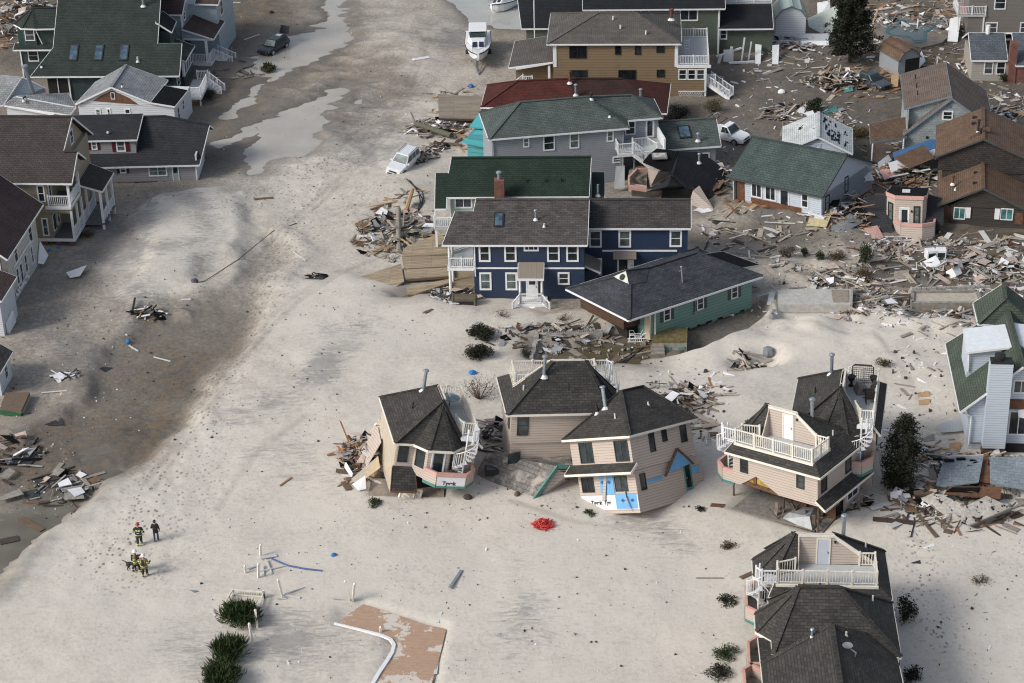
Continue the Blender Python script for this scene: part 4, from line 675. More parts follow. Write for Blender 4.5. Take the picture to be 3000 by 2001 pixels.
win(h,'f',0,-1.4,3.5,-.5,4.7);win(h,'f',0,-1.4,1.1,-.5,2.3);m=MB();[m.bar((.06,1.6+k*.9,3.08+.05*math.sin(k*3)),(.06,2.6+k*.9,3.05+.06*math.sin(k*5)),.06,.2) for k in range(6)];[m.bar((.1+.05*(k%2),1+k*.5,.6+.5*random.random()),(.15,1.5+k*.5,.4+.7*random.random()),.05,.25) for k in range(8)];m.hexa([(.05,8,.3),(.5,8.3,.1),(.7,9.2,.5),(.1,9.2,1.9)],[(.1,8,.4),(.55,8.2,.2),(.75,9.2,.6),(.15,9.3,2.0)]);m.build('torn_wrap',WRAP,h)
# ---------------------------------------------------------------- white wrecked cottage, left edge
h=thing('ruined_house','sagging white cottage with weathered grey roof and a leaning metal flue pipe','house',G((75,335),1.5))
h.location.z=0
o_=h.location
q=lambda p,z:tuple(G(p,z)-o_)
roof([[q((-40,216),4.6),q((64,226),4.6),q((10,307),2.4),q((-40,309),2.4)]],RF_LG,h);roof([[q((46,281),3.3),q((222,313),2.2),q((205,336),1.7),q((12,308),2.4)]],RF_LG,h);roof([[q((46,281),3.3),q((222,313),2.2),q((200,272),2.2),q((130,276),2.9)]],RF_LG,h)
m=MB();m.hexa([q((66,229),4.4),q((12,308),2.0),q((60,290),1.6),q((132,272),2.2),q((131,258),3.0)],[tuple(Vector(q((66,229),4.4))+Vector((.05,.2,0))),tuple(Vector(q((12,308),2.0))+Vector((.05,.2,0))),tuple(Vector(q((60,290),1.6))+Vector((.05,.2,0))),tuple(Vector(q((132,272),2.2))+Vector((.05,.2,0))),tuple(Vector(q((131,258),3.0))+Vector((.05,.2,0)))]);m.build('gable_wall',S_PB,h)
m=MB();a=Vector(q((18,310),2.2));b_=Vector(q((155,334),1.6));m.hexa([a-Vector((0,0,2.6)),b_-Vector((0,0,2)),b_+Vector((0,.1,-2)),a+Vector((0,.1,-2.6))],[a,b_,b_+Vector((0,.1,0)),a+Vector((0,.1,0))]);m.build('wall',S_WH,h)
m=MB();m.bar(q((66,226),4.75),q((134,258),3.2),.15,.12);m.bar(q((16,311),2.3),q((158,337),1.6),.12,.15);m.build('fascia',WHITE,h)
m=MB();m.tube([q((100,279),2.8),q((73,198),6.6)],.2,12);m.lathe(q((73,198),6.55),[(.3,0),(.36,.1),(.36,.22),(.2,.3)],12);m.build('flue_pipe',GALV,h)
for p in ((74,290),(70,294)): x=q(p,3.0);pipe(h,x[0],x[1],x[2]-.1,x[2]+.35,.08,BLACK,False)
# ---------------------------------------------------------------- pink beach houses with roof decks
def text(parent,s,loc,rot,size,mat,name='lettering'):
    cu=bpy.data.curves.new(name,'FONT');cu.body=s;cu.size=size;cu.extrude=.004;cu.offset=.016;tmp=bpy.data.objects.new('tmp',cu)
    me=bpy.data.meshes.new_from_object(tmp);bpy.data.objects.remove(tmp);o=bpy.data.objects.new(name,me);COL.objects.link(o);me.materials.append(mat);o.location=loc;o.rotation_euler=[R_(a) for a in rot]
    if parent: o.parent=parent
    return o
INK=plain('black_ink',(.01,.01,.012),.6);INKB=plain('blue_ink',(.03,.08,.25),.6);INKR=plain('red_ink',(.4,.06,.05),.6)
def pinkhouse(label,pos,eul,Ly=6.5,zr=7.85,lower='full',deck=True,balc=True,wins=True,stair=True,wallcol=None):
    h=thing('beach_house',label,'house',pos,eul,'pink beach houses of one design');W=wallcol or S_PK
    kr=(zr-5)/3.6;AL,AR=(1.5,3.1,zr),(4,3.1,zr);a,b,c,d=(-.1,0,5),(7.6,0,5),(7.6,Ly,5),(-.1,Ly,5)
    zx=lambda x:5+(7.6-x)*kr
    if deck:
        P=[[b,c,AR,(4.29,2.85,zx(4.29)),(6.78,2.85,zx(6.78)),(6.78,.7,zx(6.78))],[c,d,AL,AR],[d,(-.1,1.3,5),AL],[(-.1,1.3,5),(1.78,1.9,5.7),(1.78,3.0,zr-.08),AL],[a,b,(6.78,.7,zx(6.78)),(.3,.7,zx(6.78))]]
    else: P=[[a,b,AR,AL],[b,c,AR],[c,d,AL,AR],[d,a,AL]]
    roof(P,RF_PK,h,CREAM)
    e=[(-.1,5.1),(-1.0,4.2),(-1.0,2.3),(-.1,1.4)];ap=(1.35,3.15,zr-.25)
    roof([[(e[i][0],e[i][1],4.98),(e[i+1][0],e[i+1][1],4.98),ap] for i in range(3)],RF_PK,h,None,name='bay_roof')
    m=MB();[m.bar((e[i][0]-.03,e[i][1],4.9),(e[i+1][0]-.03,e[i+1][1],4.9),.05,.18) for i in range(3)];m.build('bay_trim',CREAM,h)
    m=MB();m.prism([(.36,4.9),(-.6,4.05),(-.6,2.5),(.36,1.6)],2.45,4.9);m.build('bay_wall',W,h)
    fr=plain('dark_frame',(.03,.035,.035),.5)
    if lower!='broken': wall(h,W,(.35,7.2,.35,Ly-.35,2.45,4.95))
    else:
        wall(h,W,(.35,7.2,.5,Ly-.35,3.6,4.95),(7.08,7.2,.5,Ly-.35,2.45,3.6),(.35,.47,.5,Ly-.35,2.45,3.6),(.5,7.1,Ly-.5,Ly-.35,2.45,3.6))
        m=MB();pr=[(.35,2.5),(.95,2.5),(2.25,3.48),(4.1,2.5),(7.2,2.5),(7.2,4.95),(.35,4.95)];m.hexa([(x,.35,z) for x,z in pr],[(x,.5,z) for x,z in pr]);m.build('broken_siding',W,h)
        m=MB();m.hexa([(1.1,.52,2.7),(4.0,.52,2.6),(4.0,.58,2.6),(1.1,.58,2.7)],[(1.5,.52,3.6),(3.4,.52,3.55),(3.4,.58,3.55),(1.5,.58,3.6)]);m.build('insulation',INSUL,h);m=MB();m.bar((1.0,.47,2.72),(4.2,.47,2.55),.1,.28);m.bar((2.1,.46,2.7),(2.1,.46,3.4),.22,.08);m.build('joist',RUSTW,h);wall(h,RUSTW,(.5,7.1,.6,Ly-.5,2.42,2.6),name='floor_deck')
    if wins:
        for q in [(.97,3.55,1.6,4.6),(5.53,3.55,6.16,4.6)]: win(h,'f',.35,*q,fr=fr,rail=True,tw=.06)
        for q in [(.8,3.3,1.6,4.6),(4.2,3.3,5.0,4.6)]: win(h,'r',7.2,*q,fr=fr,rail=False,mull=0,tw=.06)
        win(h,'l',.35,5.3,3.3,6.05,4.65,fr=fr,tw=.06);win(h,'a',((.3,4.85),-138),.15,3.2,.95,4.65,fr=fr,tw=.06) ;win(h,'a',((-.6,2.5),-43.1),.2,3.2,.9,4.65,fr=fr,tw=.06)
    door(h,'l',-.6,2.75,2.65,3.75,4.75,mat=DOORB,pane=(.15,.85,.1,.92))
    if deck:
        m=MB();pr=[(1.8,5.65),(6.75,5.7),(4.05,zr-.1),(1.8,zr-.1)];m.hexa([(x,2.85,z) for x,z in pr],[(x,2.95,z) for x,z in pr]);o=m.build('tower_wall',W,h)
        m=MB();m.hexa([(1.8,1.9,5.6),(1.8,2.85,5.6),(1.8,2.85,zr-.15)],[(1.86,1.9,5.6),(1.86,2.85,5.6),(1.86,2.85,zr-.15)]);m.build('return_wall',W,h)
        m=MB();m.bar((1.8,2.83,zr-.07),(4.05,2.83,zr-.07),.08,.16);m.bar((4.05,2.83,zr-.07),(6.75,2.83,5.75),.08,.16);m.build('rake_board',CREAM,h)
        door(h,'f',2.85,2.95,5.66,3.85,7.62,mat=DOORB if 'lowest' in label else WHITE,fr=CREAM);wall(h,BLACK,(4.05,4.17,2.75,2.85,7.3,7.45),name='wall_lamp')
        wall(h,DECKG,(.4,6.7,.55,2.85,4.8,5.64),name='roof_deck');wall(h,CREAM,(.35,6.75,.48,.55,5.25,5.62),name='deck_trim');wall(h,CREAM,(6.7,6.76,.55,2.85,5.3,5.62),name='deck_trim')
        railing(h,[(.45,.6,5.64),(6.62,.6,5.64),(6.66,2.75,5.64),(5.7,2.75,5.64)],1.02,CREAM,pmax=1.9);railing(h,[(.45,.65,5.64),(.45,1.5,5.64),(1.6,1.95,5.64)],1.0,CREAM)
    if balc:
        bp=[(-.6,4.15),(-1.4,3.35),(-1.4,1.2),(-.55,.5),(.35,.5)];m=MB();m.prism([(.36,4.15)]+bp,2.35,2.6);m.build('balcony_floor',CONC,h)
        p1,p2,p3=MB(),MB(),MB()
        for i in range(4):
            x0,y0=bp[i];x1,y1=bp[i+1];p1.bar((x0,y0,2.83),(x1,y1,2.83),.14,.7);p2.bar((x0,y0,3.3),(x1,y1,3.3),.18,.3);p3.bar((x0,y0,2.36),(x1,y1,2.36),.17,.22)
        p1.build('parapet',W,h);p2.build('parapet_cap',PINKT,h);p3.build('parapet_base',TEALT,h)
    if stair:
        cx,cy=-.65,1.35;m=MB();m.tube([(cx,cy,2.6),(cx,cy,6.6)],.06,8);m.build('stair_post',WHITE,h);s_=MB();r_=MB();pts=[];n_=13
        for k in range(n_):
            t=R_(-20+k*26);t2=t+R_(24);z=2.75+k*(5.5-2.75)/n_
            s_.hexa([(cx,cy,z-.04),(cx+.8*math.cos(t),cy+.8*math.sin(t),z-.04),(cx+.8*math.cos(t2),cy+.8*math.sin(t2),z-.04)],[(cx,cy,z),(cx+.8*math.cos(t),cy+.8*math.sin(t),z),(cx+.8*math.cos(t2),cy+.8*math.sin(t2),z)])
            x,y=cx+.8*math.cos(t),cy+.8*math.sin(t);r_.tube([(x,y,z),(x,y,z+.95)],.02,5);x2,y2=cx+.8*math.cos(t+R_(13)),cy+.8*math.sin(t+R_(13));r_.tube([(x2,y2,z),(x2,y2,z+1.0)],.02,5);pts.append((x,y,z+.95))
        r_.tube(pts,.035,6);s_.build('spiral_stair',WHITE,h);r_.build('stair_railing',WHITE,h)
        wall(h,WHITE,(-.3,.42,.65,1.7,5.5,5.6),name='landing');railing(h,[(.4,.6,5.6),(-.55,.6,5.6),(-.9,1.0,5.6)],1.0)
    # skirt roof above the lower windows
    if lower in('full','broken','skirt'):
        roof([[(7.2,.1,3.05),(7.2,Ly,3.05),(7.95,Ly,2.5),(7.95,.1,2.5)]],RF_PK,h,CREAM,name='skirt_roof')
    if lower=='skirt': roof([[(.35,4.7,2.95),(.35,6.3,2.95),(-.7,6.4,1.5),(-.7,4.5,1.5)]],RF_PK,h,RUSTW,name='skirt_roof')
    if lower=='full':
        wall(h,W,(.5,7.05,.5,Ly-.5,-.6,2.4))
        for q in [(.8,1.0,2.0,2.1),(4.,1.,5.2,2.1)]: win(h,'r',7.05,*q,fr=fr,mull=1,rail=False,tw=.06)
    if deck or 'back' in label: pipe(h,4.7,3.9,zr-.9,zr+.75,.13,GALV)
    pipe(h,3.0,4.9,zr-1.5,zr-1.0,.06,BLACK,False,fl=False);pipe(h,6.2,4.2,6.1,6.5,.06,LEAD,False,fl=False)
    return h
P1=pinkhouse('tilted pink beach house with cream left side and white spiral stair, nearest the open sand',(-3.21,126.94,-1.19),(10.9,3.2,100.8),lower='skirt')
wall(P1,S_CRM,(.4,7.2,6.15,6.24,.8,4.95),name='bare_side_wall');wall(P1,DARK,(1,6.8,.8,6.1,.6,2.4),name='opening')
ctrash=thing('patio_table','round glass patio table on the roof deck of the house with cream side','table',(0,0,0))
m=MB();m.tube([(0,0,0),(0,0,.65)],.05,8);m.build('leg',STEEL,ctrash);m=MB();m.lathe((0,0,.65),[(.05,-.02),(.72,0),(.72,.03),(.05,.03)],24);m.build('glass_top',glass('table_glass',(.12,.2,.19),.1),ctrash);m=MB();[m.tube([(.72*math.cos(k*.2618),.72*math.sin(k*.2618),.68),(.72*math.cos(k*.2618+.2618),.72*math.sin(k*.2618+.2618),.68)],.03,5) for k in range(24)];m.build('rim',STEEL,ctrash);m=MB();m.tube([(0,0,.68),(.05,.05,1.5)],.03,6);m.tube([(.02,0,1.3),(.3,.1,.75)],.06,5);m.tube([(.02,0,1.3),(-.25,.15,.8)],.06,5);m.build('closed_umbrella',WHITE,ctrash)
bpy.context.view_layer.update();ctrash.matrix_world=P1.matrix_world@Matrix.Translation((5.3,1.65,5.66))
P2=pinkhouse('pink beach house standing behind, roof deck rails showing above its dark hip roof',(6.0,134.6,.3),(1.2,-4,186.5),Ly=5.9,lower='no',balc=False)
win(P2,'b',5.55,5.9,3.1,6.75,4.7,fr=plain('dark_frame',(.03,.035,.035)),tw=.06);wall(P2,S_PK,(.5,7.1,.8,5.4,-.4,2.44));m=MB();m.hexa([(6.4,5.65,.9),(7.4,5.9,.9),(7.3,5.8,1.7),(6.4,5.6,1.8)],[(6.4,5.7,.9),(7.4,5.95,.9),(7.3,5.85,1.7),(6.4,5.65,1.8)]);m.build('fallen_window',GL,P2)
P3=pinkhouse('leaning pink beach house with torn white wrap and blue foam on its lower front',(9.29,130.38,-2.12),(23.2,-13.5,-135.4),lower='full',deck=False,balc=False,stair=False,wins=False)
fr=plain('dark_frame',(.03,.035,.035))
for q in [(1.2,3.15,2.5,4.65),(4.6,3.15,5.9,4.65)]: win(P3,'r',7.2,*q,fr=fr,mull=1,rail=False,tw=.07)
for q in [(4.6,3.4,5.2,4.8),(3.2,3.9,3.75,4.8),(1.0,3.5,1.7,4.85)]: win(P3,'b',6.15,*q,fr=fr,rail=False,tw=.06)
win(P3,'b',6.0,6.0,.9,6.6,2.1,fr=fr,rail=False,tw=.06)
m=MB();m.box(7.06,7.09,.6,6.0,-.3,.75);m.build('house_wrap',WRAP,P3);m=MB();m.box(7.06,7.1,2.6,3.9,.8,2.3);m.box(7.09,7.12,3.9,5.9,-.25,.8);m.build('foam_board',BLUEB,P3)
text(P3,'Tyvek',(7.1,1.5,.1),(90,0,90),.42,INK);text(P3,'Tyv',(7.1,2.75,.1),(90,0,90),.42,INK)
for y,z in ((2.9,1.7),(3.5,1.7),(4.6,.35),(5.5,.35)): 
    m=MB();m.hexa([(7.13,y-.2,z),(7.13,y,z-.13),(7.13,y+.2,z),(7.13,y,z+.13)],[(7.14,y-.2,z),(7.14,y,z-.13),(7.14,y+.2,z),(7.14,y,z+.13)]);m.build('printed_mark',INKB,P3)
m=MB();[m.hexa([(x0,6.0,z0),(x1,6.0,z0),(x1,6.0,z1),(x0,6.0,z1)],[(x0,6.04,z0),(x1,6.04,z0),(x1,6.04,z1),(x0,6.04,z1)]) for x0,x1,z0,z1 in ((4.2,6.0,1.3,1.55),(-.0,.9,1.1,1.6))];m.build('foam_strip',BLUEB,P3)
m=MB();pr=[(1.0,1.9),(3.9,1.6),(2.4,3.1)];m.hexa([(x,6.16,z) for x,z in pr],[(x,6.21,z) for x,z in pr]);m.build('foam_gable',BLUEB,P3);m=MB();m.bar((.85,6.25,1.8),(2.4,6.25,3.2),.2,.1);m.bar((2.4,6.25,3.2),(4.1,6.25,1.5),.2,.1);m.build('rake_board',RUSTW,P3)
door(P3,'b',6.0,.95,.0,1.75,2.1,mat=TEALT,fr=TEALT,pane=(.2,.85,.1,.9));wall(P3,S_PK,(-.4,1.0,5.0,5.95,-.2,2.2));
m=MB();m.bar((7.3,2.9,.4),(7.15,3.3,2.2),.03,.22);m.bar((7.5,5.3,-.2),(7.15,4.9,1.0),.03,.2);m.build('broken_siding',S_PK,P3)
WOODS_=[plain('dark_post',(.1,.055,.035),.8)];rg0=random.Random(41);WREK=plain('grey_wreckage',(.16,.125,.1),.8,.5)
P4=pinkhouse('pink beach house with railed roof deck, lower storey torn away and hole in siding',(15.06,123.53,-.13),(-2.2,-4.1,-38.1),Ly=6.98,lower='broken')
bpy.context.view_layer.update()
wall(P4,S_PK,(7.0,7.12,4.3,6.6,.2,2.4),(5.6,7.0,6.4,6.5,0,2.4));win(P4,'r',7.12,4.6,.9,6.2,2.1,mull=1,rail=False,tw=.1);m=MB();[m.box(x,x+.1,y,y+.1,-.4,2.5) for x,y in [tuple((P4.matrix_world.inverted()@G(k,.3))[:2]) for k in ((2147,1456),(2294,1501),(2225,1440))]+[(6.7,1.2),(5.2,3.5)]];m.build('post',WOODS_[0],P4);m=MB();[m.bar((x,y,.12),(x+rg0.uniform(-.8,.8),y+rg0.uniform(-.6,.6),.12+rg0.uniform(0,1.3)),rg0.uniform(.05,.3),.06) for x,y in [(rg0.uniform(3.2,6.8),rg0.uniform(.8,4)) for k in range(44)]];m.build('hanging_wreckage',WREK,P4);m=MB();m.hexa([(3.6,1.2,.1),(6.4,1.0,.1),(6.2,3,.1),(3.9,3.2,.1)],[(4.2,1.6,.6),(5.9,1.5,.8),(5.7,2.5,1.),(4.5,2.6,.7)]);m.build('hanging_tarp',STEEL,P4)
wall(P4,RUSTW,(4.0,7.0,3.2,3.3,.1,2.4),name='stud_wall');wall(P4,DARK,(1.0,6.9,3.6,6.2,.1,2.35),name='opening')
P5=pinkhouse('pink beach house whose roof deck carries dark wicker furniture',(25.98,124.3,.66),(-1.2,.6,77.),lower='full')
P6=pinkhouse('pink beach house with railed roof deck and bluish door, lowest deck in the photo',(15.81,105.98,-.02),(0,0,-5.),Ly=5.5)
P7=pinkhouse('pink beach house with peaked hip roof just in front of the lowest railed deck',(15.3,100.0,0),(0,0,-4.5),Ly=5.7,deck=False,stair=False)

h=thing('beach_house','pink beach house cut by the bottom edge, its ridge running toward the viewer','house',(14.07,99.57-8.2,0),(0,0,-3.2),'pink beach houses of one design')
roof([[(-.1,7.7,5),(-.1,-1,5),(4.0,-1,7.45),(4.05,8.4,7.45)],[(8.2,-1,5),(8.1,7.7,5),(4.05,8.4,7.45),(4.0,-1,7.45)],[(8.1,7.7,5),(8.1,10.5,4.9),(-.1,10.5,4.9),(-.1,7.7,5),(4.05,8.4,7.45)]],RF_PK,h,CREAM);wall(h,S_PK,(.35,7.7,0,7.6,-.5,4.9))
bp=[(.3,9.9),(-.4,9.9),(-1.0,9.3),(-1.0,7.4),(.3,6.6)];p1,p2,p3=MB(),MB(),MB()
for i in range(4):
    x0,y0=bp[i];x1,y1=bp[i+1];p1.bar((x0,y0,2.83),(x1,y1,2.83),.14,.7);p2.bar((x0,y0,3.3),(x1,y1,3.3),.18,.3);p3.bar((x0,y0,2.36),(x1,y1,2.36),.17,.22)
p1.build('parapet',S_PK,h);p2.build('parapet_cap',PINKT,h);p3.build('parapet_base',TEALT,h);m=MB();m.prism(bp,2.35,2.6);m.build('balcony_floor',CONC,h)
pipe(h,2.9,8.1,6.6,7.2,.08,GALV);pipe(h,4.9,8.0,6.8,7.2,.06,LEAD,False);m=MB();m.tube([(5.2,6.2,6.5),(5.3,6.2,7.0),(4.8,6.4,7.3)],.05,6);m.lathe((4.8,6.4,7.25),[(.05,0),(.3,.12),(.32,.16),(.05,.1)],12);m.build('dish_aerial',STEEL,h)
# wicker set on the deck of the fifth house
bpy.context.view_layer.update();WICK=plain('dark_wicker',(.028,.022,.018),.8,.3)
def ondeck(o,x,y,a=0,H=P5): o.matrix_world=H.matrix_world@Matrix.Translation((x,y,5.66))@Matrix.Rotation(R_(a),4,'Z')
t=thing('wicker_shelf','tall dark wicker frame panel leaning on the roof deck rail','shelf');m=MB();m.tube([(-.75,0,0),(-.75,.05,1.5),(-.6,.05,1.65),(.6,.05,1.65),(.75,.05,1.5),(.75,0,0)],.05,6);m.build('frame',WICK,t);m=MB();[m.bar((-.7,0,z),(.7,.03,z),.02,.03) for z in np.linspace(.2,1.55,9)];[m.bar((x,0,.1),(x,.03,1.6),.02,.03) for x in np.linspace(-.6,.6,9)];m.build('lattice',WICK,t);ondeck(t,6.0,1.7,90)
for i,(x,y,a) in enumerate(((4.3,1.2,200),(3.4,1.0,100))):
    t=thing('rocking_chair',['dark wicker rocking chair beside the wicker panel','dark wicker rocking chair nearest the white stair rail'][i],'chair',group='dark rocking chairs on the roof deck')
    m=MB();m.box(-.3,.3,-.3,.3,.38,.46);m.build('seat',WICK,t);m=MB();m.hexa([(-.3,.26,.46),(.3,.26,.46),(.3,.32,.46),(-.3,.32,.46)],[(-.28,.5,1.2),(.28,.5,1.2),(.28,.56,1.2),(-.28,.56,1.2)]);m.build('backrest',WICK,t)
    for sx in (-.3,.3):
        m=MB();m.tube([(sx,-.5,.12),(sx,-.2,.02),(sx,.2,.02),(sx,.6,.14)],.03,5);m.build('rocker',WICK,t)
        for sy in (-.27,.27): m=MB();m.tube([(sx,sy,.03),(sx,sy,.42)],.03,5);m.build('leg',WICK,t)
    ondeck(t,x,y,a)
for i,(x,y) in enumerate(((5.7,2.5),(5.8,.9))):
    t=thing('planter_urn',['dark pedestal urn on the left side of the wicker panel','dark pedestal urn on the right side of the wicker panel'][i],'urn',group='dark urns on the roof deck');m=MB();m.lathe((0,0,0),[(.22,0),(.22,.05),(.08,.12),(.08,.35),(.24,.55),(.28,.75)],12);m.build('bowl',BLACK,t);m=MB();m.lathe((0,0,.75),[(.28,0),(.32,.02),(.32,.07),(.2,.07)],12);m.build('rim',BLACK,t);ondeck(t,x,y)
t=MB();t.hexa([(-.6,-.5,0),(.6,-.5,0),(.5,.5,0),(-.5,.5,0)],[(-.3,-.2,.7),(.35,-.3,.55),(.3,.3,.75),(-.25,.25,.6)]);o=tag(t.build('furniture_cover',plain('taupe_tarp',(.16,.14,.125),.7)),'taupe fabric cover slumped over furniture in the middle of the deck','cover');ondeck(o,4.9,1.7,20)
# ---------------------------------------------------------------- teal cottage
h=thing('house','faded teal cottage tipped off its foundation, slate roof and dark shutters','house',(9.58,147.65,.28),(-3.6,1.3,34.2))
hiproof(0,14.42,0,8.7,2.8,4.6,3.5,10.75,RF_TL,h,WHITE)
wall(h,S_TE,(2.7,13.6,.5,8.2,.05,2.7));wall(h,planks('shaded_garage_boards',(.09,.045,.025),(.06,.035,.022),.22),(1.0,2.7,2.0,8.0,1.0,2.6),name='garage_wall');wall(h,DARK,(1.6,2.65,2.3,7.8,-.6,.98),name='opening');wall(h,S_CRM,(2.55,2.7,.5,1.2,.1,2.65),name='corner_board')  # garage boards coloured darker to stand for the shade under the eave
for a in (4.0,7.55,11.3): win(h,'f',.5,a,1.35,a+.75,2.5,sh=SH_GR,tw=.1)
m=MB();m.hexa([(3.5,4.15,4.3),(3.5,4.55,4.3),(3.5,4.35,4.65)],[(3.5,4.1,4.3),(3.5,4.5,4.3),(3.5,4.3,4.65)]);m=MB();m.poly([(2.6,3.3,4.22),(2.6,5.4,4.22),(3.15,4.35,4.95)]);m.poly([(2.62,3.3,4.2),(2.62,5.4,4.2),(3.17,4.35,4.93)],True);g=m.build('gablet',plain('pale_gablet',(.5,.55,.47),.6),h);roof([[(2.6,3.2,4.2),(3.1,4.35,5.0),(5.6,4.35,4.62),(4.2,3.,4.1)],[(2.6,5.5,4.2),(3.1,4.35,5.0),(5.6,4.35,4.62),(4.2,5.7,4.1)]],RF_TL,h,None,t=.06,name='gablet_roof')
m=MB();m.lathe((0,0,0),[(.27,0),(.27,.03)],16);e=m.build('medallion',INK,h);e.location=(2.72,4.35,4.5);e.rotation_euler=(0,R_(-53),0)
bpy.context.view_layer.update();Mi=h.matrix_world.inverted();roof([[tuple(Mi@G(C(7,x,y),z)) for x,y,z in ((1250,690,3.6),(1450,662,3.4),(1752,772,2.9),(1550,805,3.1))]],TAR,h,GREYM,name='flat_roof')
m=MB();m.tube([(7.2,1.9,3.5),(7.15,2.0,4.9)],.06,8);m.bar((6.9,2,4.6),(7.5,2,4.75),.05);m.lathe((7.15,2.,4.9),[(.06,0),(.1,.05),(.04,.15)],8);m.build('electric_mast',STEEL,h);m=MB();m.tube([(7.3,.4,2.6),(7.3,.4,1.4)],.04,6);m.box(7.15,7.45,.35,.5,1.1,1.4);m.build('electric_meter',STEEL,h)
m=MB();m.tube([(3.0,.35,2.6),(3.0,.35,.3)],.06,6);m.build('downpipe',WHITE,h);m=MB();[m.box(x,x+.25,y,y+.25,-1.2,.08) for x,y in ((13.0,.7),(13.1,4.5),(12.5,7.5))];m.build('post',S_CRM,h)
for k in range(9): x=3.2+k*1.2;m=MB();m.box(x,x+.5+.3*random.random(),.47,.55,-.05-.1*random.random(),.1);m.build('broken_siding',S_TE,h)
# ---------------------------------------------------------------- white house with blue-green roof
h=thing('house','white house with mottled blue-green gable roof, front wall ripped open, leaning on rubble','house',(20.89,177.38,-.02),(-.1,-3,-38.2))
gablex(0,10.13,0,10.1,2.6,5.16,RF_WG,h,S_PB,4.49,zb=2.5,zw=-.1,trim=plain('dark_trim',(.06,.065,.065),.5));wall(h,S_PB,(1.5,9.83,.5,9.7,0,2.5));wall(h,RUSTW,(.6,2.2,.55,3,-.2,2.2),name='torn_wall')
for a,b_ in ((2.2,3.4),(3.7,4.9),(7.6,8.4)): win(h,'f',.5,a,.9,b_,2.35,mull=1 if b_-a>1 else 0,rail=b_-a<1)
door(h,'f',.5,5.3,.1,6.3,2.35,pane=(.12,.88,.1,.92));win(h,'r',9.8,1.0,.6,1.8,2.2,fr=BLACK);win(h,'r',9.8,4.6,1.2,5.3,2.8,fr=BLACK)
wall(h,RUSTW,(2.2,7.6,.42,.5,-.1,.8),name='bare_sheathing')
for k in range(6): m=MB();m.bar((7.0+.3*k,.3,.1+.12*k),(9.8+.1*k,.3-.05*k,.0+.1*k),.03,.18);m.build('broken_siding',S_WH,h)
# ---------------------------------------------------------------- torn roof shed house
h=thing('house','small powder blue house with pale roof whose shingles are torn off in black patches','house',(26.83,184.27,0),(0,0,-8.6))
gabley(-.1,6.7,-.3,6.1,2.3,3.98,RF_GW,h,S_PB,zw=.0);wall(h,S_PB,(.2,6.4,0,5.8,-.3,2.2));win(h,'f',0,3.0,2.6,3.6,3.1,rail=False,fr=S_PB,gl=S_PB,name='vent')
rg=random.Random(4)
for k in range(46):
    v=rg.random();y=.4+rg.random()*4.6 if k>8 else rg.random()*5;x=3.55+abs(rg.gauss(0,1.0))+ (5.2-y)*.12
    if x>6.4: continue
    z=3.98-(x-3.3)*(1.68/3.4)+.02;m=MB();m.hexa([(x,y,z-.05),(x+.14,y,z-.05-.07),(x+.14,y+.45,z-.12),(x,y+.45,z-.05)],[(x,y,z+.015),(x+.14,y,z-.055),(x+.14,y+.45,z-.055),(x,y+.45,z+.015)]);m.build('missing_shingle',TAR,h)
# ---------------------------------------------------------------- grey shingle house
h=thing('house','grey wood-shingled saltbox house with grey-brown roof and blue trim','house',(39.38,187.23,0),(0,0,-7.8))
BT=plain('slate_blue_trim',(.17,.22,.26),.5)
roof([[(-.35,.4,4.95),(4.1,.4,6.4),(4.1,9.9,6.4),(-.35,9.9,4.95)],[(8.4,-.25,3.35),(8.4,9.9,3.35),(4.1,9.9,6.4),(4.1,-.25,6.4)],[(4.1,-.25,6.4),(4.1,.6,6.4),(-.3,.6,2.5),(-.3,-.25,2.5)]],RF_TP,h,BT)
m=MB();pr=[(0,-.2),(8.2,-.2),(8.2,3.3),(4.1,6.2),(0,2.6)];m.hexa([(x,0,z) for x,z in pr],[(x,.1,z) for x,z in pr]);pr=[(0,2.4),(4.0,6.1),(0,4.85)];m.hexa([(x,.75,z) for x,z in pr],[(x,.85,z) for x,z in pr]);m.build('gable_wall',S_SH,h);wall(h,S_SH,(0,.1,.1,9.6,-.2,4.9),(8.1,8.2,.1,9.6,-.2,3.3))
win(h,'f',0,3.3,4.0,4.35,5.0,tw=.14);wall(h,BLACK,(1.9,2.15,-.04,0,2.0,2.25),name='vent');win(h,'f',0,3.65,5.35,4.05,5.8,rail=False,fr=BT,gl=BT,name='vent')
for y in (3,5,7.5): pipe(h,1.0,y,5.35,5.85,.06,BLACK,False,fl=False)
t=thing('carport','open carport with brown shingle roof beside the grey shingled house','carport',G(C(4,1120,1210)),(0,0,-8));t.rotation_euler=(0,0,0);o_=t.location
q=lambda p,z:tuple(G(p,z)-o_)
roof([[q(C(4,980,1170),2.3),q(C(4,1278,1125),2.3),q(C(4,1268,960),3.0),q(C(4,972,1010),3.0)]],RF_BW,t,BT)
m=MB();[m.tube([q(C(4,x,y),2.3),tuple(Vector((q(C(4,x,y),2.3)[0],q(C(4,x,y),2.3)[1],-.2)))],.09,6) for x,y in ((1000,1180),(1255,1140))];m.build('post',S_WH,t)
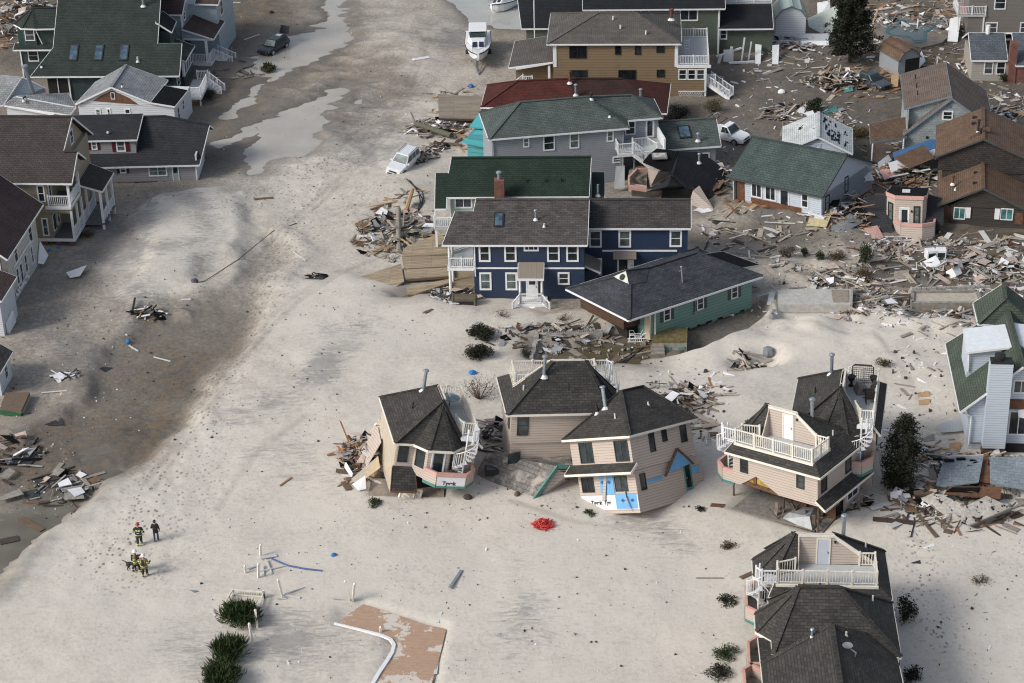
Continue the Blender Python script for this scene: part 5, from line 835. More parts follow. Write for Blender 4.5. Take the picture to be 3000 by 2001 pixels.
# ---------------------------------------------------------------- dark brown house
h=thing('house','black-brown shingled house with brown roofs and white shutters hanging off','house',(40.2,171.34,0),(0,0,-11.8))
roof([[(-.85,7.5,2),(-.85,-.35,1.95),(3.13,-.35,3.95),(3.1,5.6,3.95)],[(7.6,-.35,1.8),(7.6,5.6,1.8),(3.1,5.6,3.95),(3.13,-.35,3.95)],[(-.85,7.5,2),(3.1,5.6,3.95),(-.4,5.6,2.2)]],RF_BW,h,plain('dark_trim',(.06,.065,.065)))
wall(h,S_DB,(.4,7.2,0,5.6,-.4,1.85));m=MB();m.hexa([(.1,0,1.7),(7.2,0,1.8),(3.13,0,3.8)],[(.1,.1,1.7),(7.2,.1,1.8),(3.13,.1,3.8)]);m.build('gable_wall',S_DB,h);wall(h,RUSTW,(-.2,.4,.2,5,-.3,1.8),name='bare_sheathing');wall(h,RUSTW,(6.2,6.9,-.03,.02,.4,1.5),name='bare_sheathing')
TEALG=glass('teal_curtain',(.06,.16,.16),.3);win(h,'f',0,.68,.55,1.75,1.75,gl=TEALG,mull=1,rail=False,tw=.08);win(h,'f',0,4.85,.75,6.0,1.9,gl=TEALG,mull=1,rail=False,tw=.08)
for x0,x1,z in ((1.78,2.2,.75),(4.35,4.8,.8)): m=MB();m.box(x0,x1,-.12,-.05,z,z+1.05);m.build('shutter',WHITE,h)
wall(h,S_DK,(-.5,8,5.6,12.6,.5,4.5));gabley(-1.25,8.4,5.2,13,4.45,6.5,RF_BW,h,S_DK,2.97,zb=4.2,zw=3.,trim=plain('dark_trim',(.06,.065,.065)));win(h,'f',5.6,-.12,3.05,1.15,4.2,mull=1,rail=False,tw=.09)
pipe(h,.45,2.4,2.9,3.7,.1,plain('rusty_pipe',(.13,.05,.025)));pipe(h,.7,1.4,2.8,3.1,.05,LEAD,False)
for x,y in ((2.2,1.2),(2.3,3.6),(1.9,9.5),(2.0,11.)): wall(h,BLACK,(x,x+.4,y,y+.35,(3.6 if y<5 else 6.1),(3.72 if y<5 else 6.3)),name='roof_vent')
for x,y,k in ((2.5,7.5,1.),(2.7,6.6,.5)): pipe(h,x,y,6.1,6.3+k,.1,BLACK)
for k in range(7): m=MB();x=1.6+.25*k+rg.random()*.2;y=6.+.1*k+rg.random()*.5;z=4.45+.487*(x+1.25)+.02;m.box(x,x+.35,y,y+.5,z-.1,z+.14);m.build('lifted_shingle',RF_BW,h)
m=MB();m.tube([(7.6,5.4,4.4),(7.2,5.45,4.),(7.2,5.45,2.2)],.07,6);m.build('downpipe',WHITE,h)
# ---------------------------------------------------------------- pink turret
t=thing('house_fragment','pink turret torn from a house, with white door, balcony and black flat top','turret',(35.39,170.01,-.45),(-7,-3,-14.3))
oc=[(-.9,1.1),(-.05,.0),(2.4,-.05),(2.7,.5),(2.7,2.4),(-.6,2.6)];m=MB();m.prism(oc,.3,3.5);m.build('wall',S_PK,t);m=MB();m.prism([(x*1.06-.05,y*1.08-.1) for x,y in oc],3.5,3.85);m.build('parapet_cap',PINKT,t);m=MB();m.prism([(x*1.02,y*1.02) for x,y in oc],3.85,3.9);m.build('flat_roof',TAR,t);wall(t,LEAD,(.5,1.2,.8,1.3,3.9,4.08),name='roof_hatch')
door(t,'f',-.0,.35,.55,1.25,2.75,mat=WHITE,fr=WHITE,pane=(.2,.8,.35,.9));win(t,'a',((-.9,1.1),-52.3),.3,1.3,1.1,3.0,fr=BLACK,gl=GLC);win(t,'f',-.04,1.6,1.2,2.2,2.9,fr=BLACK,gl=GLC);wall(t,BLACK,(1.36,1.5,-.12,-.03,2.3,2.5),name='wall_lamp')
bp=[(-.05,.1),(.6,-1.0),(2.5,-1.15),(3.5,-.4),(3.5,.6)];p1,p2,p3=MB(),MB(),MB()
for i in range(4):
    x0,y0=bp[i];x1,y1=bp[i+1];p1.bar((x0,y0,.55),(x1,y1,.55),.14,1.5);p2.bar((x0,y0,1.42),(x1,y1,1.42),.2,.3);p3.bar((x0,y0,-.2),(x1,y1,-.2),.17,.2)
p1.build('parapet',S_PK,t);p2.build('parapet_cap',PINKT,t);p3.build('parapet_base',TEALT,t);m=MB();m.prism([(-.05,.1),(.6,-1),(2.5,-1.15),(3.5,-.4),(3.5,.6)],-.1,.4);m.build('balcony_floor',CONC,t)
roof([[(-3.1,3.2,2.9),(-.6,3.0,3.0),(-.2,-.8,.6),(-2.9,-.6,.3)]],RF_CH,t,None);roof([[(2.6,3.0,3.2),(4.2,2.8,2.8),(4.3,-.0,1.2),(2.7,.2,1.4)]],RF_CH,t,None);wall(t,DARK,(-2.6,3.8,.6,2.8,-.2,.5),name='opening')
# ---------------------------------------------------------------- light blue house at the right edge
h=thing('house','powder blue sided house with tall sided chimney and moss green roof at the right edge','house',(33.67,130.56,0),(0,0,-5.7))
wall(h,S_PB,(-.1,8,.15,9.,1.0,3.8),(.1,8,.3,8.6,-.4,1.0));m=MB();pr=[(-.1,3.7),(8,3.7),(8,5.0),(3.6,7.5),(-.1,4.35)];m.hexa([(x,.1,z) for x,z in pr],[(x,.2,z) for x,z in pr]);m.build('gable_wall',S_PB,h)
roof([[(-.8,10.4,3.85),(-.8,-.3,3.85),(3.45,-.3,7.8),(3.4,9.2,7.8)],[(8.4,-.3,3.85),(8.4,10.4,3.85),(3.4,9.2,7.8),(3.45,-.3,7.8)]],RF_MS,h)
roof([[(3.2,9.0,8.6),(1.2,8.0,6.9),(1.2,11.5,6.9),(3.4,11.6,8.6)],[(3.2,9,8.6),(6.,8.,6.6),(6.,11.5,6.6),(3.4,11.6,8.6)],[(1.2,8.0,6.9),(6,8,6.6),(3.2,9,8.6)]],RF_MS,h)
wall(h,S_PB,(.0,7.6,3.6,6.9,4.4,6.9));roof([[(-.15,3.3,6.95),(3.6,3.3,7.55),(3.7,6.9,7.55),(.0,7.0,6.95)],[(3.6,3.3,7.55),(7.6,3.3,7.2),(7.6,6.9,7.2),(3.7,6.9,7.55)]],MEMB,h);m=MB();m.tube([(.02,3.4,6.8),(.1,3.5,5.2)],.08,6);m.tube([(-.5,-.15,3.7),(.1,-.02,3.3),(.1,0,.9)],.07,6);m.build('downpipe',WHITE,h)
wall(h,S_PB,(1.0,2.65,-.75,.1,1.05,8.1),name='chimney');wall(h,BLACK,(1.05,2.6,-.7,.05,8.1,8.32),name='chimney_cap');m=MB();m.lathe((1.7,-.3,8.32),[(.28,0),(.28,.15),(.4,.2),(.4,.4),(.1,.5)],12);m.build('chimney_pot',BLACK,h);wall(h,RUSTW,(1.0,2.65,-.6,.1,.3,1.03),name='bare_sheathing')
win(h,'f',.1,2.9,5.3,4.1,6.45,mull=1,rail=False);wall(h,RUSTW,(2.75,4.3,0,.1,4.0,4.8),name='torn_wall');win(h,'f',.15,2.85,1.75,4.3,3.8,mull=1,rail=False,tw=.1);m=MB();m.hexa([(3.5,-.1,3.4),(4.4,-.1,3.2),(4.4,-.1,4.1),(3.4,-.1,4.0)],[(3.5,-.05,3.4),(4.4,-.05,3.2),(4.4,-.05,4.1),(3.4,-.05,4.0)]);m.hexa([(1.4,-.9,.2),(2.6,-.9,.1),(2.2,-.6,1.0),(1.9,-.6,.8)],[(1.4,-.8,.2),(2.6,-.8,.1),(2.2,-.5,1.0),(1.9,-.5,.8)]);m.build('torn_wrap',WRAP,h)
skylight(h,2.2,2.9,.5,1.2,lambda x,y:3.85+.93*(x+.8),MEMB);wall(h,DARK,(2.8,8,.05,.2,-.2,1.0),name='opening')
# ---------------------------------------------------------------- small grey house and brick chimney, top right
h=thing('house','small grey-roofed taupe house with tall brick chimney near the top right','house',(50.49,207.64,0),(0,0,-4.2))
wall(h,siding('warm_taupe_siding',(.4,.37,.33),.2),(-.3,8,0,6,-.3,2.4));roof([[(-.45,-.25,2.4),(3.4,-.25,2.4),(3.4,3.2,4.3),(-.45,3.2,4.3)],[(-.45,3.2,4.3),(8,3.2,4.3),(8,7,2.4),(-.45,7,2.4)]],RF_ST,h);roof([[(4.2,-.8,2.0),(8,-.8,2.0),(8,3.2,4.3),(4.2,3.2,4.3)]],RF_ST,h)
for a in (1.,2.3): win(h,'f',0,a,.7,a+.97,2.15,tw=.1)
wall(h,BRICK,(3.5,4.3,-.7,.1,-.3,4.5),(4.35,8,-.6,.1,-.3,1.9),name='chimney');m=MB();m.tube([(1.6,3.0,4.2),(1.6,3.0,5.2)],.22,8);m.build('vent_pipe',WHITE,h)
h=thing('house','taupe two storey house with pink-floored upper deck at the top right corner','house',G((2815,112)),(0,0,-4))
wall(h,S_DG,(.6,9,0,6,-.3,5.6));wall(h,DECKG,(-.6,2.6,-.2,4,2.6,2.8),name='deck');wall(h,PINKT,(-.5,2.5,0,3.9,2.8,2.83),name='deck_mat');railing(h,[(-.5,-.1,2.8),(2.5,-.1,2.8)],1.0);railing(h,[(-.5,-.1,2.8),(-.5,3.8,2.8),(2.5,3.8,2.8)],1.);win(h,'f',0,2.6,.6,4,1.9);win(h,'f',0,3.4,3.4,4.7,5,tw=.12);win(h,'f',0,6.5,.6,7.6,1.9);m=MB();[m.box(x,x+.15,-.15,0,-.3,2.6) for x in (-.5,2.3)];m.build('post',WHITE,h)
roof([[(-.2,-.3,5.7),(9,-.3,5.7),(9,3,7.5),(-.2,3,7.5)]],RF_TG,h)
# ---------------------------------------------------------------- collapsed pink house with charcoal roof
h=thing('ruined_house','collapsed pinkish house, its charcoal roof folded down beside an octagonal balcony','house',G((1960,620)))
o_=h.location;q=lambda p,z:tuple(G(p,z)-o_)
def onp(pl,px):
    a,b_,c=[G(k[:2],k[2]) for k in pl];nn=(b_-a).cross(c-a);d=G(px,0)-Vector((0,0,CAMH));t=nn.dot(a-Vector((0,0,CAMH)))/nn.dot(d);return tuple(Vector((0,0,CAMH))+d*t-o_)
PLA=[(1990,443,4.3),(2130,505,1.0),(2010,548,1.9)];PLB=[(1884,473,3.9),(1990,443,4.3),(1940,497,3.7)]
roof([[onp(PLA,k) for k in ((1972,513),(1990,443),(2052,446),(2095,474),(2130,505),(2112,560),(2093,606),(2050,570),(2010,548))]],RF_CH,h,None);roof([[onp(PLB,k) for k in ((1884,473),(1902,452),(1924,435),(1990,443),(1965,500),(1940,497))]],TAR,h,None)
roof([[q((1955,545),2.4),q((2010,545),1.8),q((1968,515),2.6),q((1900,560),1.7)]],RF_CH,h,None,t=.08)
wall(h,DARK,(-.5,2.5,1.5,4.5,-.2,1.6),name='opening')
def plate(P,mat,name,par=h,t=.08):
    P=[Vector(p) for p in P];nn=(P[1]-P[0]).cross(P[2]-P[0]).normalized()*t;m=MB();m.hexa(P,[p+nn for p in P]);return m.build(name,mat,par)
plate([q((1895,490),3.0),q((1905,548),.9),q((1965,515),2.2),q((1930,500),3.2)],S_PK,'wall');plate([q((1895,560),1.6),q((1955,540),2.1),q((2008,565),.9),q((1955,575),.5),q((1900,568),1.2)],S_PK,'gable_wall')
plate([q((1850,555),1.4),q((1935,560),1.2),q((1935,578),.3),q((1850,575),.3)],S_PK,'wall')
bp=[(1905,548),(1940,552),(1945,545)];m=MB();bq=[(1898,498),(1866,500),(1842,525),(1843,548),(1895,556)];z0=1.7
for i in range(4): m.bar(q(bq[i],z0),q(bq[i+1],z0),.16,.45)
m.build('parapet_cap',PINKT,h);m=MB();m.prism([q(p,0)[:2] for p in bq],.4,1.0);m.build('balcony_floor',CONC,h);m=MB();[m.bar(q(bq[i],1.1),q(bq[i+1],1.1),.14,.8) for i in range(4)];m.build('parapet',S_PK,h)
plate([q((2020,598),.2),q((2032,560),1.5),q((2050,545),1.6),q((2094,617),.15),q((2065,617),.1)],S_PK,'fallen_wall');plate([q((2025,620),.1),q((2060,600),.3),q((2088,617),.3),q((2050,625),.05)],WRAP,'torn_wrap')
skl=MB();c_=Vector(q((1932,458),4.3));skl.box(c_.x-.7,c_.x+.7,c_.y-.6,c_.y+.6,c_.z-.05,c_.z+.12);so_=skl.build('skylight',STEEL,h);skl=MB();skl.box(c_.x-.55,c_.x+.55,c_.y-.45,c_.y+.45,c_.z+.12,c_.z+.16);skl.build('pane',glass('milky_glass',(.4,.38,.33),.3),so_);x=q((2048,470),3.1);pipe(h,x[0],x[1],x[2]-.3,x[2]+.6,.1,GALV);win(h,'a',((q((1905,500),0)[0],q((1905,500),0)[1]-.12),15),.1,1.9,.65,2.9,fr=fr)
pipe(P3,5.3,2.6,6.7,8.3,.13,GALV);pipe(P3,5.6,2.0,6.4,7.3,.1,BLACK,False);pipe(P3,2.9,4.6,6.4,6.8,.06,LEAD,False)
plate([q((1805,487),2.4),q((1830,485),2.4),q((1830,552),.3),q((1800,553),.3)],GREYM,'metal_roof_sheet')
# ---------------------------------------------------------------- vehicles
CW=plain('white_car_paint',(.7,.72,.75),.25,.05);CB=plain('black_car_paint',(.02,.022,.028),.2,.2);CGY=plain('slate_car_paint',(.06,.07,.085),.3,.2);CGL=glass('car_glass',(.025,.04,.04),.08);CGL2=glass('misted_windscreen',(.16,.2,.19),.3);CHR=plain('chrome',(.5,.5,.5),.2,.1,.8);LAMP=glass('headlight_lens',(.5,.5,.48),.1);TAIL=plain('tail_lamp',(.25,.02,.02),.3)
def bev(o,w=.06,s=2):
    md=o.modifiers.new('bevel','BEVEL');md.width=w;md.segments=s;md.limit_method='ANGLE';md.angle_limit=R_(25);return o
def car(name,label,front,rear,paint,L=4.6,W=1.82,H=1.7,kind='suv',roll=0,pitch=0,dz=0,cat='car',hatch=False,screen=None):
    f=GT(front);r=GT(rear);c=(f+r)/2;yw=math.degrees(math.atan2(f.y-r.y,f.x-r.x));t=thing(name,label,cat,(c.x,c.y,c.z+dz),(roll,pitch,yw))
    k=H/1.7;h=W/2;l=L/2
    # lower body: stations along the length, hood lower than the belt line
    zs=[(-l,.45,.95*k,.80),(-l+.12,.32,1.0*k,.90),(-l*.35,.28,1.02*k,1.),(l*.28,.28,1.0*k,1.),(l*.40,.28,.97*k,1.),(l*.85,.3,.86*k,.93),(l-.05,.38,.74*k,.80)]
    m=MB();i0=0
    for x,zb,zt,w_ in zs:
        y=h*w_;m.v+=[(x,-y*.92,zb),(x,-y,(zb+zt)*.5),(x,-y*.93,zt),(x,y*.93,zt),(x,y,(zb+zt)*.5),(x,y*.92,zb)]
    n=6
    for a in range(len(zs)-1):
        for j in range(n): m.f.append([a*n+j,a*n+(j+1)%n,(a+1)*n+(j+1)%n,(a+1)*n+j])
    m.f.append(list(range(n)));m.f.append([(len(zs)-1)*n+j for j in range(n)][::-1]);bev(m.build('body',paint,t),.05)
    # cabin
    xb0,xb1=(-l+.15,l*.42) if kind=='suv' else (-l*.62,l*.42);xt0,xt1=(-l+.45,l*.12) if kind=='suv' else (-l*.36,l*.1);zt=H;zb=.99*k
    if kind=='pickup': xb0,xb1,xt0,xt1=-l*.12,l*.45,-l*.05,l*.2
    B=[(xb0,-h*.92,zb),(xb1,-h*.92,zb),(xb1,h*.92,zb),(xb0,h*.92,zb)];Tt=[(xt0,-h*.72,zt),(xt1,-h*.72,zt),(xt1,h*.72,zt),(xt0,h*.72,zt)]
    m=MB();m.hexa(B,Tt);bev(m.build('cabin',paint,t),.07)
    def inset(q,e0,e1,b0,b1,off,name,mat):
        a,b_,c_,d_=[Vector(p) for p in q];P=lambda u,v:(a.lerp(b_,u)).lerp(d_.lerp(c_,u),v)
        nn=(b_-a).cross(d_-a).normalized();p=[P(e0,b0),P(e1,b0),P(e1,b1),P(e0,b1)];mm=MB();mm.hexa([v-nn*.02 for v in p],[v+nn*off for v in p]);mm.build(name,mat,t)
    inset([B[1],B[2],Tt[2],Tt[1]],.06,.94,.08,.9,.015,'windscreen',screen or CGL);inset([B[3],B[0],Tt[0],Tt[3]],.1,.9,.2,.85,.015,'rear_window',CGL)
    for q in ([B[0],B[1],Tt[1],Tt[0]],[B[2],B[3],Tt[3],Tt[2]]):
        segs=[(.04,.36),(.40,.66),(.70,.95)] if kind=='suv' else [(.1,.5),(.54,.9)]
        for a,b_ in segs: inset(q,a,b_,.15,.88,.015,'side_window',CGL)
    for sx,sy in ((l*.62,-1),(l*.62,1),(-l*.6,-1),(-l*.6,1)):
        m=MB();y0=sy*(h-.2);y1=sy*(h+.01);m.tube([(sx,y0,.36),(sx,y1,.36)],.36,18);w_=m.build('wheel',BLACK,t);m=MB();m.tube([(sx,y1-sy*.02,.36),(sx,y1+sy*.012,.36)],.22,14);m.build('rim',CHR,w_)
    for sy in (-1,1):
        m=MB();m.hexa([(l-.22,sy*h*.5,.6*k),(l-.02,sy*h*.48,.6*k),(l-.2,sy*h*.84,.6*k),(l-.35,sy*h*.86,.6*k)],[(l-.22,sy*h*.5,.76*k),(l-.08,sy*h*.48,.74*k),(l-.2,sy*h*.85,.78*k),(l-.35,sy*h*.86,.78*k)]);m.build('headlight',LAMP,t)
        m=MB();m.box(-l-.01,-l+.06,sy*h*.6-.1,sy*h*.6+.1,.75*k,.95*k);m.build('tail_light',TAIL,t);m=MB();m.box(l*.3,l*.36,sy*(h+.02)-.09,sy*(h+.02)+.09,1.0*k,1.14*k);m.build('wing_mirror',paint,t)
    m=MB();m.box(l-.1,l+.01,-h*.42,h*.42,.6*k,.72*k);m.build('grille',BLACK,t);m=MB();m.box(l-.12,l+.03,-h*.6,h*.6,.36,.46);m.build('bumper',BLACK,t)
    if kind=='suv' and not hatch:
        for sy in (-.55,.55): m=MB();m.tube([(xt0+.1,sy*h*1.2,zt+.07),(xt1-.1,sy*h*1.2,zt+.07)],.03,6);m.build('roof_rail',BLACK,t)
    if hatch:
        m=MB();m.hexa([(xb0-.1,-h*.7,zt-.1),(xb0-.1,h*.7,zt-.1),(xb0-.5,h*.65,zt+.75),(xb0-.5,-h*.65,zt+.75)],[(xb0-.2,-h*.7,zt-.1),(xb0-.2,h*.7,zt-.1),(xb0-.6,h*.65,zt+.75),(xb0-.6,-h*.65,zt+.75)]);bev(m.build('open_hatch',paint,t),.05)
        m=MB();m.box(xt0+.3,xt0+.8,-.35,.3,zt+.01,zt+.08);m.build('roof_debris',WHITE,t)
    return t
car('parked_car','black hatchback with raised tailgate, standing in the street puddle',(768,166),(836,128),CB,4.5,1.8,1.5,'suv',dz=-.12,hatch=True,screen=CGL2)
car('parked_car','white sport utility vehicle stranded nose-down in the washed-over sand',(1143,512),(1215,462),CW,4.6,1.85,1.72,'suv',roll=-9,pitch=3,dz=-.22,screen=CGL2)
car('parked_car','slate sedan half buried under broken lumber',(2597,266),(2512,228),CGY,4.7,1.8,1.42,'sedan',dz=-.1,roll=3)
pk_=car('pickup_truck','white pickup truck behind the blue-green roofed house wing',(2165,415),(2095,392),CW,4.9,1.9,1.75,'pickup',dz=-.15,cat='truck',roll=4)
m=MB();[m.tube([(-2.3,y,.9),(-2.2,y,2.0),(-.4,y,1.9)],.04,6) for y in (-.8,.8)];[m.tube([(x,-.8,1.95),(x,.8,1.95)],.04,6) for x in (-2.2,-1.3,-.4)];m.build('ladder_rack',BLACK,pk_);m=MB();m.box(-2.2,-.7,-.75,.75,.98,1.02);m.build('truck_bed',DARK,pk_)
def boat(name,label,bow,stern,W,dz,roll=0,trailer=True,hullc=WHITE,k=1.):
    f=G(bow);r=G(stern);c=(f+r)/2;L=(f-r).length;yw=math.degrees(math.atan2(f.y-r.y,f.x-r.x));t=thing(name,label,'boat',(c.x,c.y,dz),(roll,0,yw));l=L/2;h=W/2
    st=[(-l,.95,0.15,1.15),(-l*.4,1.,.1,1.2),(0,1.,.08,1.28),(l*.4,.86,.12,1.38),(l*.75,.5,.35,1.5),(l*.97,.08,.9,1.6)];m=MB()
    for x,w_,zk,zd in st:
        y=h*w_;m.v+=[(x,0,zk),(x,-y*.75,zk+.28),(x,-y,zd),(x,y,zd),(x,y*.75,zk+.28)]
    n=5
    for a in range(len(st)-1):
        for j in range(n): m.f.append([a*n+j,a*n+(j+1)%n,(a+1)*n+(j+1)%n,(a+1)*n+j])
    m.f.append(list(range(n)));m.f.append([(len(st)-1)*n+j for j in range(n)][::-1]);bev(m.build('hull',hullc,t),.05)
    m=MB();[m.bar((st[i][0],s_*(h*st[i][1]+.02),st[i][3]-.1),(st[i+1][0],s_*(h*st[i+1][1]+.02),st[i+1][3]-.1),.06,.1) for i in range(5) for s_ in (-1,1)];m.build('rub_rail',BLACK,t)
    m=MB();m.hexa([(-l*.35,-h*.78,1.2),(l*.5,-h*.55,1.35),(l*.5,h*.55,1.35),(-l*.35,h*.78,1.2)],[(-l*.3,-h*.68,1.95),(l*.22,-h*.5,1.85),(l*.22,h*.5,1.85),(-l*.3,h*.68,1.95)]);bev(m.build('foredeck_cabin',WHITE,t),.08)
    for s_ in (-1,1): m=MB();m.hexa([(l*.25,s_*h*.08,1.80),(l*.43,s_*h*.08,1.5),(l*.43,s_*h*.44,1.48),(l*.25,s_*h*.42,1.78)],[(l*.26,s_*h*.08,1.86),(l*.45,s_*h*.08,1.56),(l*.45,s_*h*.44,1.54),(l*.26,s_*h*.42,1.84)]);m.build('deck_hatch',plain('navy_hatch',(.02,.025,.06),.2),t)
    m=MB();m.hexa([(-l*.42,-h*.72,1.9),(-l*.02,-h*.62,1.9),(-l*.02,h*.62,1.9),(-l*.42,h*.72,1.9)],[(-l*.42,-h*.66,2.5),(-l*.12,-h*.56,2.5),(-l*.12,h*.56,2.5),(-l*.42,h*.66,2.5)]);m.build('windscreen',CGL,t)
    m=MB();m.box(-l*.72,-l*.06,-h*.7,h*.7,2.5,2.62);bev(m.build('hard_top',WHITE,t),.06);m=MB();[m.tube([(-l*.7,s_*h*.62,1.1),(-l*.68,s_*h*.62,2.5)],.04,6) for s_ in (-1,1)];m.build('post',WHITE,t)
    m=MB();m.tube([(l*.3,-h*.85,1.9),(l*.8,-h*.4,2.0),(l*.98,0,2.05),(l*.8,h*.4,2.0),(l*.3,h*.85,1.9)],.025,5);[m.tube([(x,s_*y,1.4),(x,s_*y,2.)],.02,5) for x,y in ((l*.3,h*.85),(l*.8,h*.4)) for s_ in (-1,1)];m.build('bow_rail',CHR,t)
    if trailer:
        for s_ in (-1,1):
            m=MB();m.bar((-l*.9,s_*h*.55,-.1),(l*.6,s_*h*.35,-.1),.1,.12);m.bar((l*.6,s_*h*.35,-.1),(l*1.25,0,-.35),.1,.12);m.build('trailer_beam',GALV,t);m=MB();m.tube([(-l*.3,s_*h*.75,-.28),(-l*.3,s_*h*1.0,-.28)],.34,14);m.build('trailer_wheel',BLACK,t)
    return t
boat('motor_boat','white cabin cruiser on a trailer, bow pointing at the viewer',(1402,212),(1402,132),2.9,.55)
boat('motor_boat','white motor boat with brown canopy, half sunk in the canal',(1445,38),(1505,10),2.6,-.55,roll=14,trailer=False)
# ---------------------------------------------------------------- people and dog
SKIN=plain('skin',(.42,.25,.17),.5,.05);HAIR=plain('dark_hair',(.02,.014,.01),.6)
def skin_mesh(name,verts,edges,rad,mat,parent,root=0,sub=1):
    me=bpy.data.meshes.new(name);me.from_pydata(verts,edges,[]);o=bpy.data.objects.new(name,me);COL.objects.link(o);me.materials.append(mat);o.parent=parent
    md=o.modifiers.new('skin','SKIN');md.use_smooth_shade=True
    for i,r in enumerate(rad): d=me.skin_vertices[0].data[i];d.radius=(r,r) if isinstance(r,(int,float)) else r;d.use_root=(i==root)
    sb=o.modifiers.new('sub','SUBSURF');sb.levels=sub;sb.render_levels=sub;return o
def person(label,px,yaw,step=.25,arms=(.1,.1),elbow=(.12,.12),jacket=None,pants=None,boots=BLACK,helmet=None,stripes=None,stripec=None,pony=False,pack=False,sleeve=None,bulk=1.,ladder=False):
    p=GT(px);t=thing('person',label,'person',(p.x,p.y,p.z-.02),(0,0,yaw),'people walking on the sand')
    # x right, y forward, z up
    J={'pel':(0,0,.95),'wai':(0,-.01,1.1),'che':(0,-.02,1.35),'nek':(0,-.01,1.52),'hd0':(0,.02,1.62),'hd1':(0,.03,1.76)}
    for s,sx in ((0,-1),(1,1)):
        st=step*(1 if s else -1);J['hip%d'%s]=(sx*.1,0,.9);J['kne%d'%s]=(sx*.11,st*.55+.04,.5);J['ank%d'%s]=(sx*.11,st*.9-.03 if st<0 else st*.8,.09+(.06 if st<0 else 0));J['toe%d'%s]=(sx*.12,J['ank%d'%s][1]+.17,.04+(0.0 if st<0 else 0))
        a=arms[s];e=elbow[s];J['sho%d'%s]=(sx*.2*bulk,-.02,1.44);J['elb%d'%s]=(sx*(.28*bulk+.02),-.03-st*.3,1.15);J['wri%d'%s]=(sx*(.29*bulk),.05+a+e-st*.5,.92+e*.7);J['han%d'%s]=(sx*(.29*bulk),.08+a+e-st*.55,.84+e*.7)
    J['hem']=(0,0,.9 if pony else .8);J['col']=(0,-.01,1.5)
    K=[k for k in J if k not in('hem','col')];ix={k:i for i,k in enumerate(K)};V=[J[k] for k in K]
    E=[('pel','wai'),('wai','che'),('che','nek'),('nek','hd0'),('hd0','hd1')]+[(a%s if '%' in a else a,b%s) for s in (0,1) for a,b in (('pel','hip%d'),('hip%d','kne%d'),('kne%d','ank%d'),('ank%d','toe%d'),('che','sho%d'),('sho%d','elb%d'),('elb%d','wri%d'),('wri%d','han%d'))]
    RR={'pel':(.15,.11),'wai':(.14,.1),'che':(.17,.12),'nek':.055,'hd0':.085,'hd1':.095,'hip':.085,'kne':.06,'ank':.045,'toe':.04,'sho':.06,'elb':.045,'wri':.032,'han':.04}
    skin_mesh('body',V,[(ix[a],ix[b]) for a,b in E],[RR.get(k,RR.get(k[:-1])) for k in K],SKIN,t)
    def sub(name,ks,rr,mat):
        es=[(a,b) for a,b in E+[('pel','hem'),('che','col')] if a in ks and b in ks];kk=[k for k in J if k in ks];jx={k:i for i,k in enumerate(kk)};return skin_mesh(name,[J[k] for k in kk],[(jx[a],jx[b]) for a,b in es],[rr.get(k,rr.get(k[:-1])) for k in kk],mat,t)
    B=bulk
    sub('jacket',['hem','col','pel','wai','che','sho0','sho1','elb0','elb1','wri0','wri1'],{'hem':(.19*B,.15*B),'col':.1,'pel':(.19*B,.15*B),'wai':(.175*B,.14*B),'che':(.2*B,.145*B),'sho':.085*B,'elb':.07*B,'wri':.055*B},jacket)
    sub('trousers',['wai','pel','hip0','hip1','kne0','kne1','ank0','ank1'],{'wai':(.15,.11),'pel':(.165,.125),'hip':.105*B,'kne':.082*B,'ank':.075*B},pants)
    for s in (0,1):
        skin_mesh('boot',[J['ank%d'%s],J['toe%d'%s]],[(0,1)],[.07,.06],boots,t);h=MB();w=Vector(J['wri%d'%s]);d=(Vector(J['han%d'%s])-w).normalized();sx=-1 if s==0 else 1
        m=MB()
        for k in range(4): b=Vector(J['han%d'%s])+Vector((0,(k-1.5)*.02,0));m.tube([b,b+d*.05*(1-.1*abs(k-1.4)),b+d*.075+Vector((-sx*.02,0,0))],[.009,.008,.006],5)
        b=w+d*.04;m.tube([b+Vector((0,.02,0)),b+Vector((-sx*.01,.05,-.02)),b+Vector((-sx*.015,.055,-.05))],[.01,.009,.007],5);m.build('hand',SKIN if not helmet else BLACK,t)
    m=MB();m.lathe((0,.13,1.66),[(.0,-.02),(.014,0),(.0,.03)],6);m.build('nose',SKIN,t)
    if helmet:
        m=MB();m.lathe((0,.02,1.72),[(.17,0),(.165,.015),(.135,.03),(.13,.09),(.09,.15),(.03,.17)],14);m.build('helmet',helmet,t,True)
    else:
        m=MB();m.lathe((0,.01,1.68),[(.09,-.06),(.112,0),(.11,.06),(.07,.12),(.02,.135)],12);m.build('hair',HAIR,t,True)
    if pony: m=MB();m.tube([(0,-.08,1.74),(.06,-.16,1.73),(.12,-.2,1.66)],[.04,.045,.015],8);m.build('ponytail',HAIR,t)
    if stripes:
        m=MB()
        for z,rx,ry in ((.93,.2,.16),(1.12,.186,.15)): 
            m.tube([(rx*B*math.cos(k*.3142),ry*B*math.sin(k*.3142)-.01,z) for k in range(21)],.022,5,False)
        m.box(-.15*B,-.02,-.172*B,-.15*B,1.36,1.40);m.box(.02,.15*B,-.172*B,-.15*B,1.36,1.40);m.box(-.13*B,.13*B,-.165*B,-.15*B,1.27,1.305)
        for s in (0,1):
            for a,b,f,r in (('elb','wri',.6,.068),('sho','elb',.6,.085),('kne','ank',.7,.088)):
                if a!='kne' or True:
                    c=Vector(J[a+str(s)]).lerp(Vector(J[b+str(s)]),f);m.lathe(c,[(r*B*.9,-.025),(r*B*1.02,-.02),(r*B*1.02,.02),(r*B*.9,.025)],12)
        m.build('reflective_stripes',stripec,t)
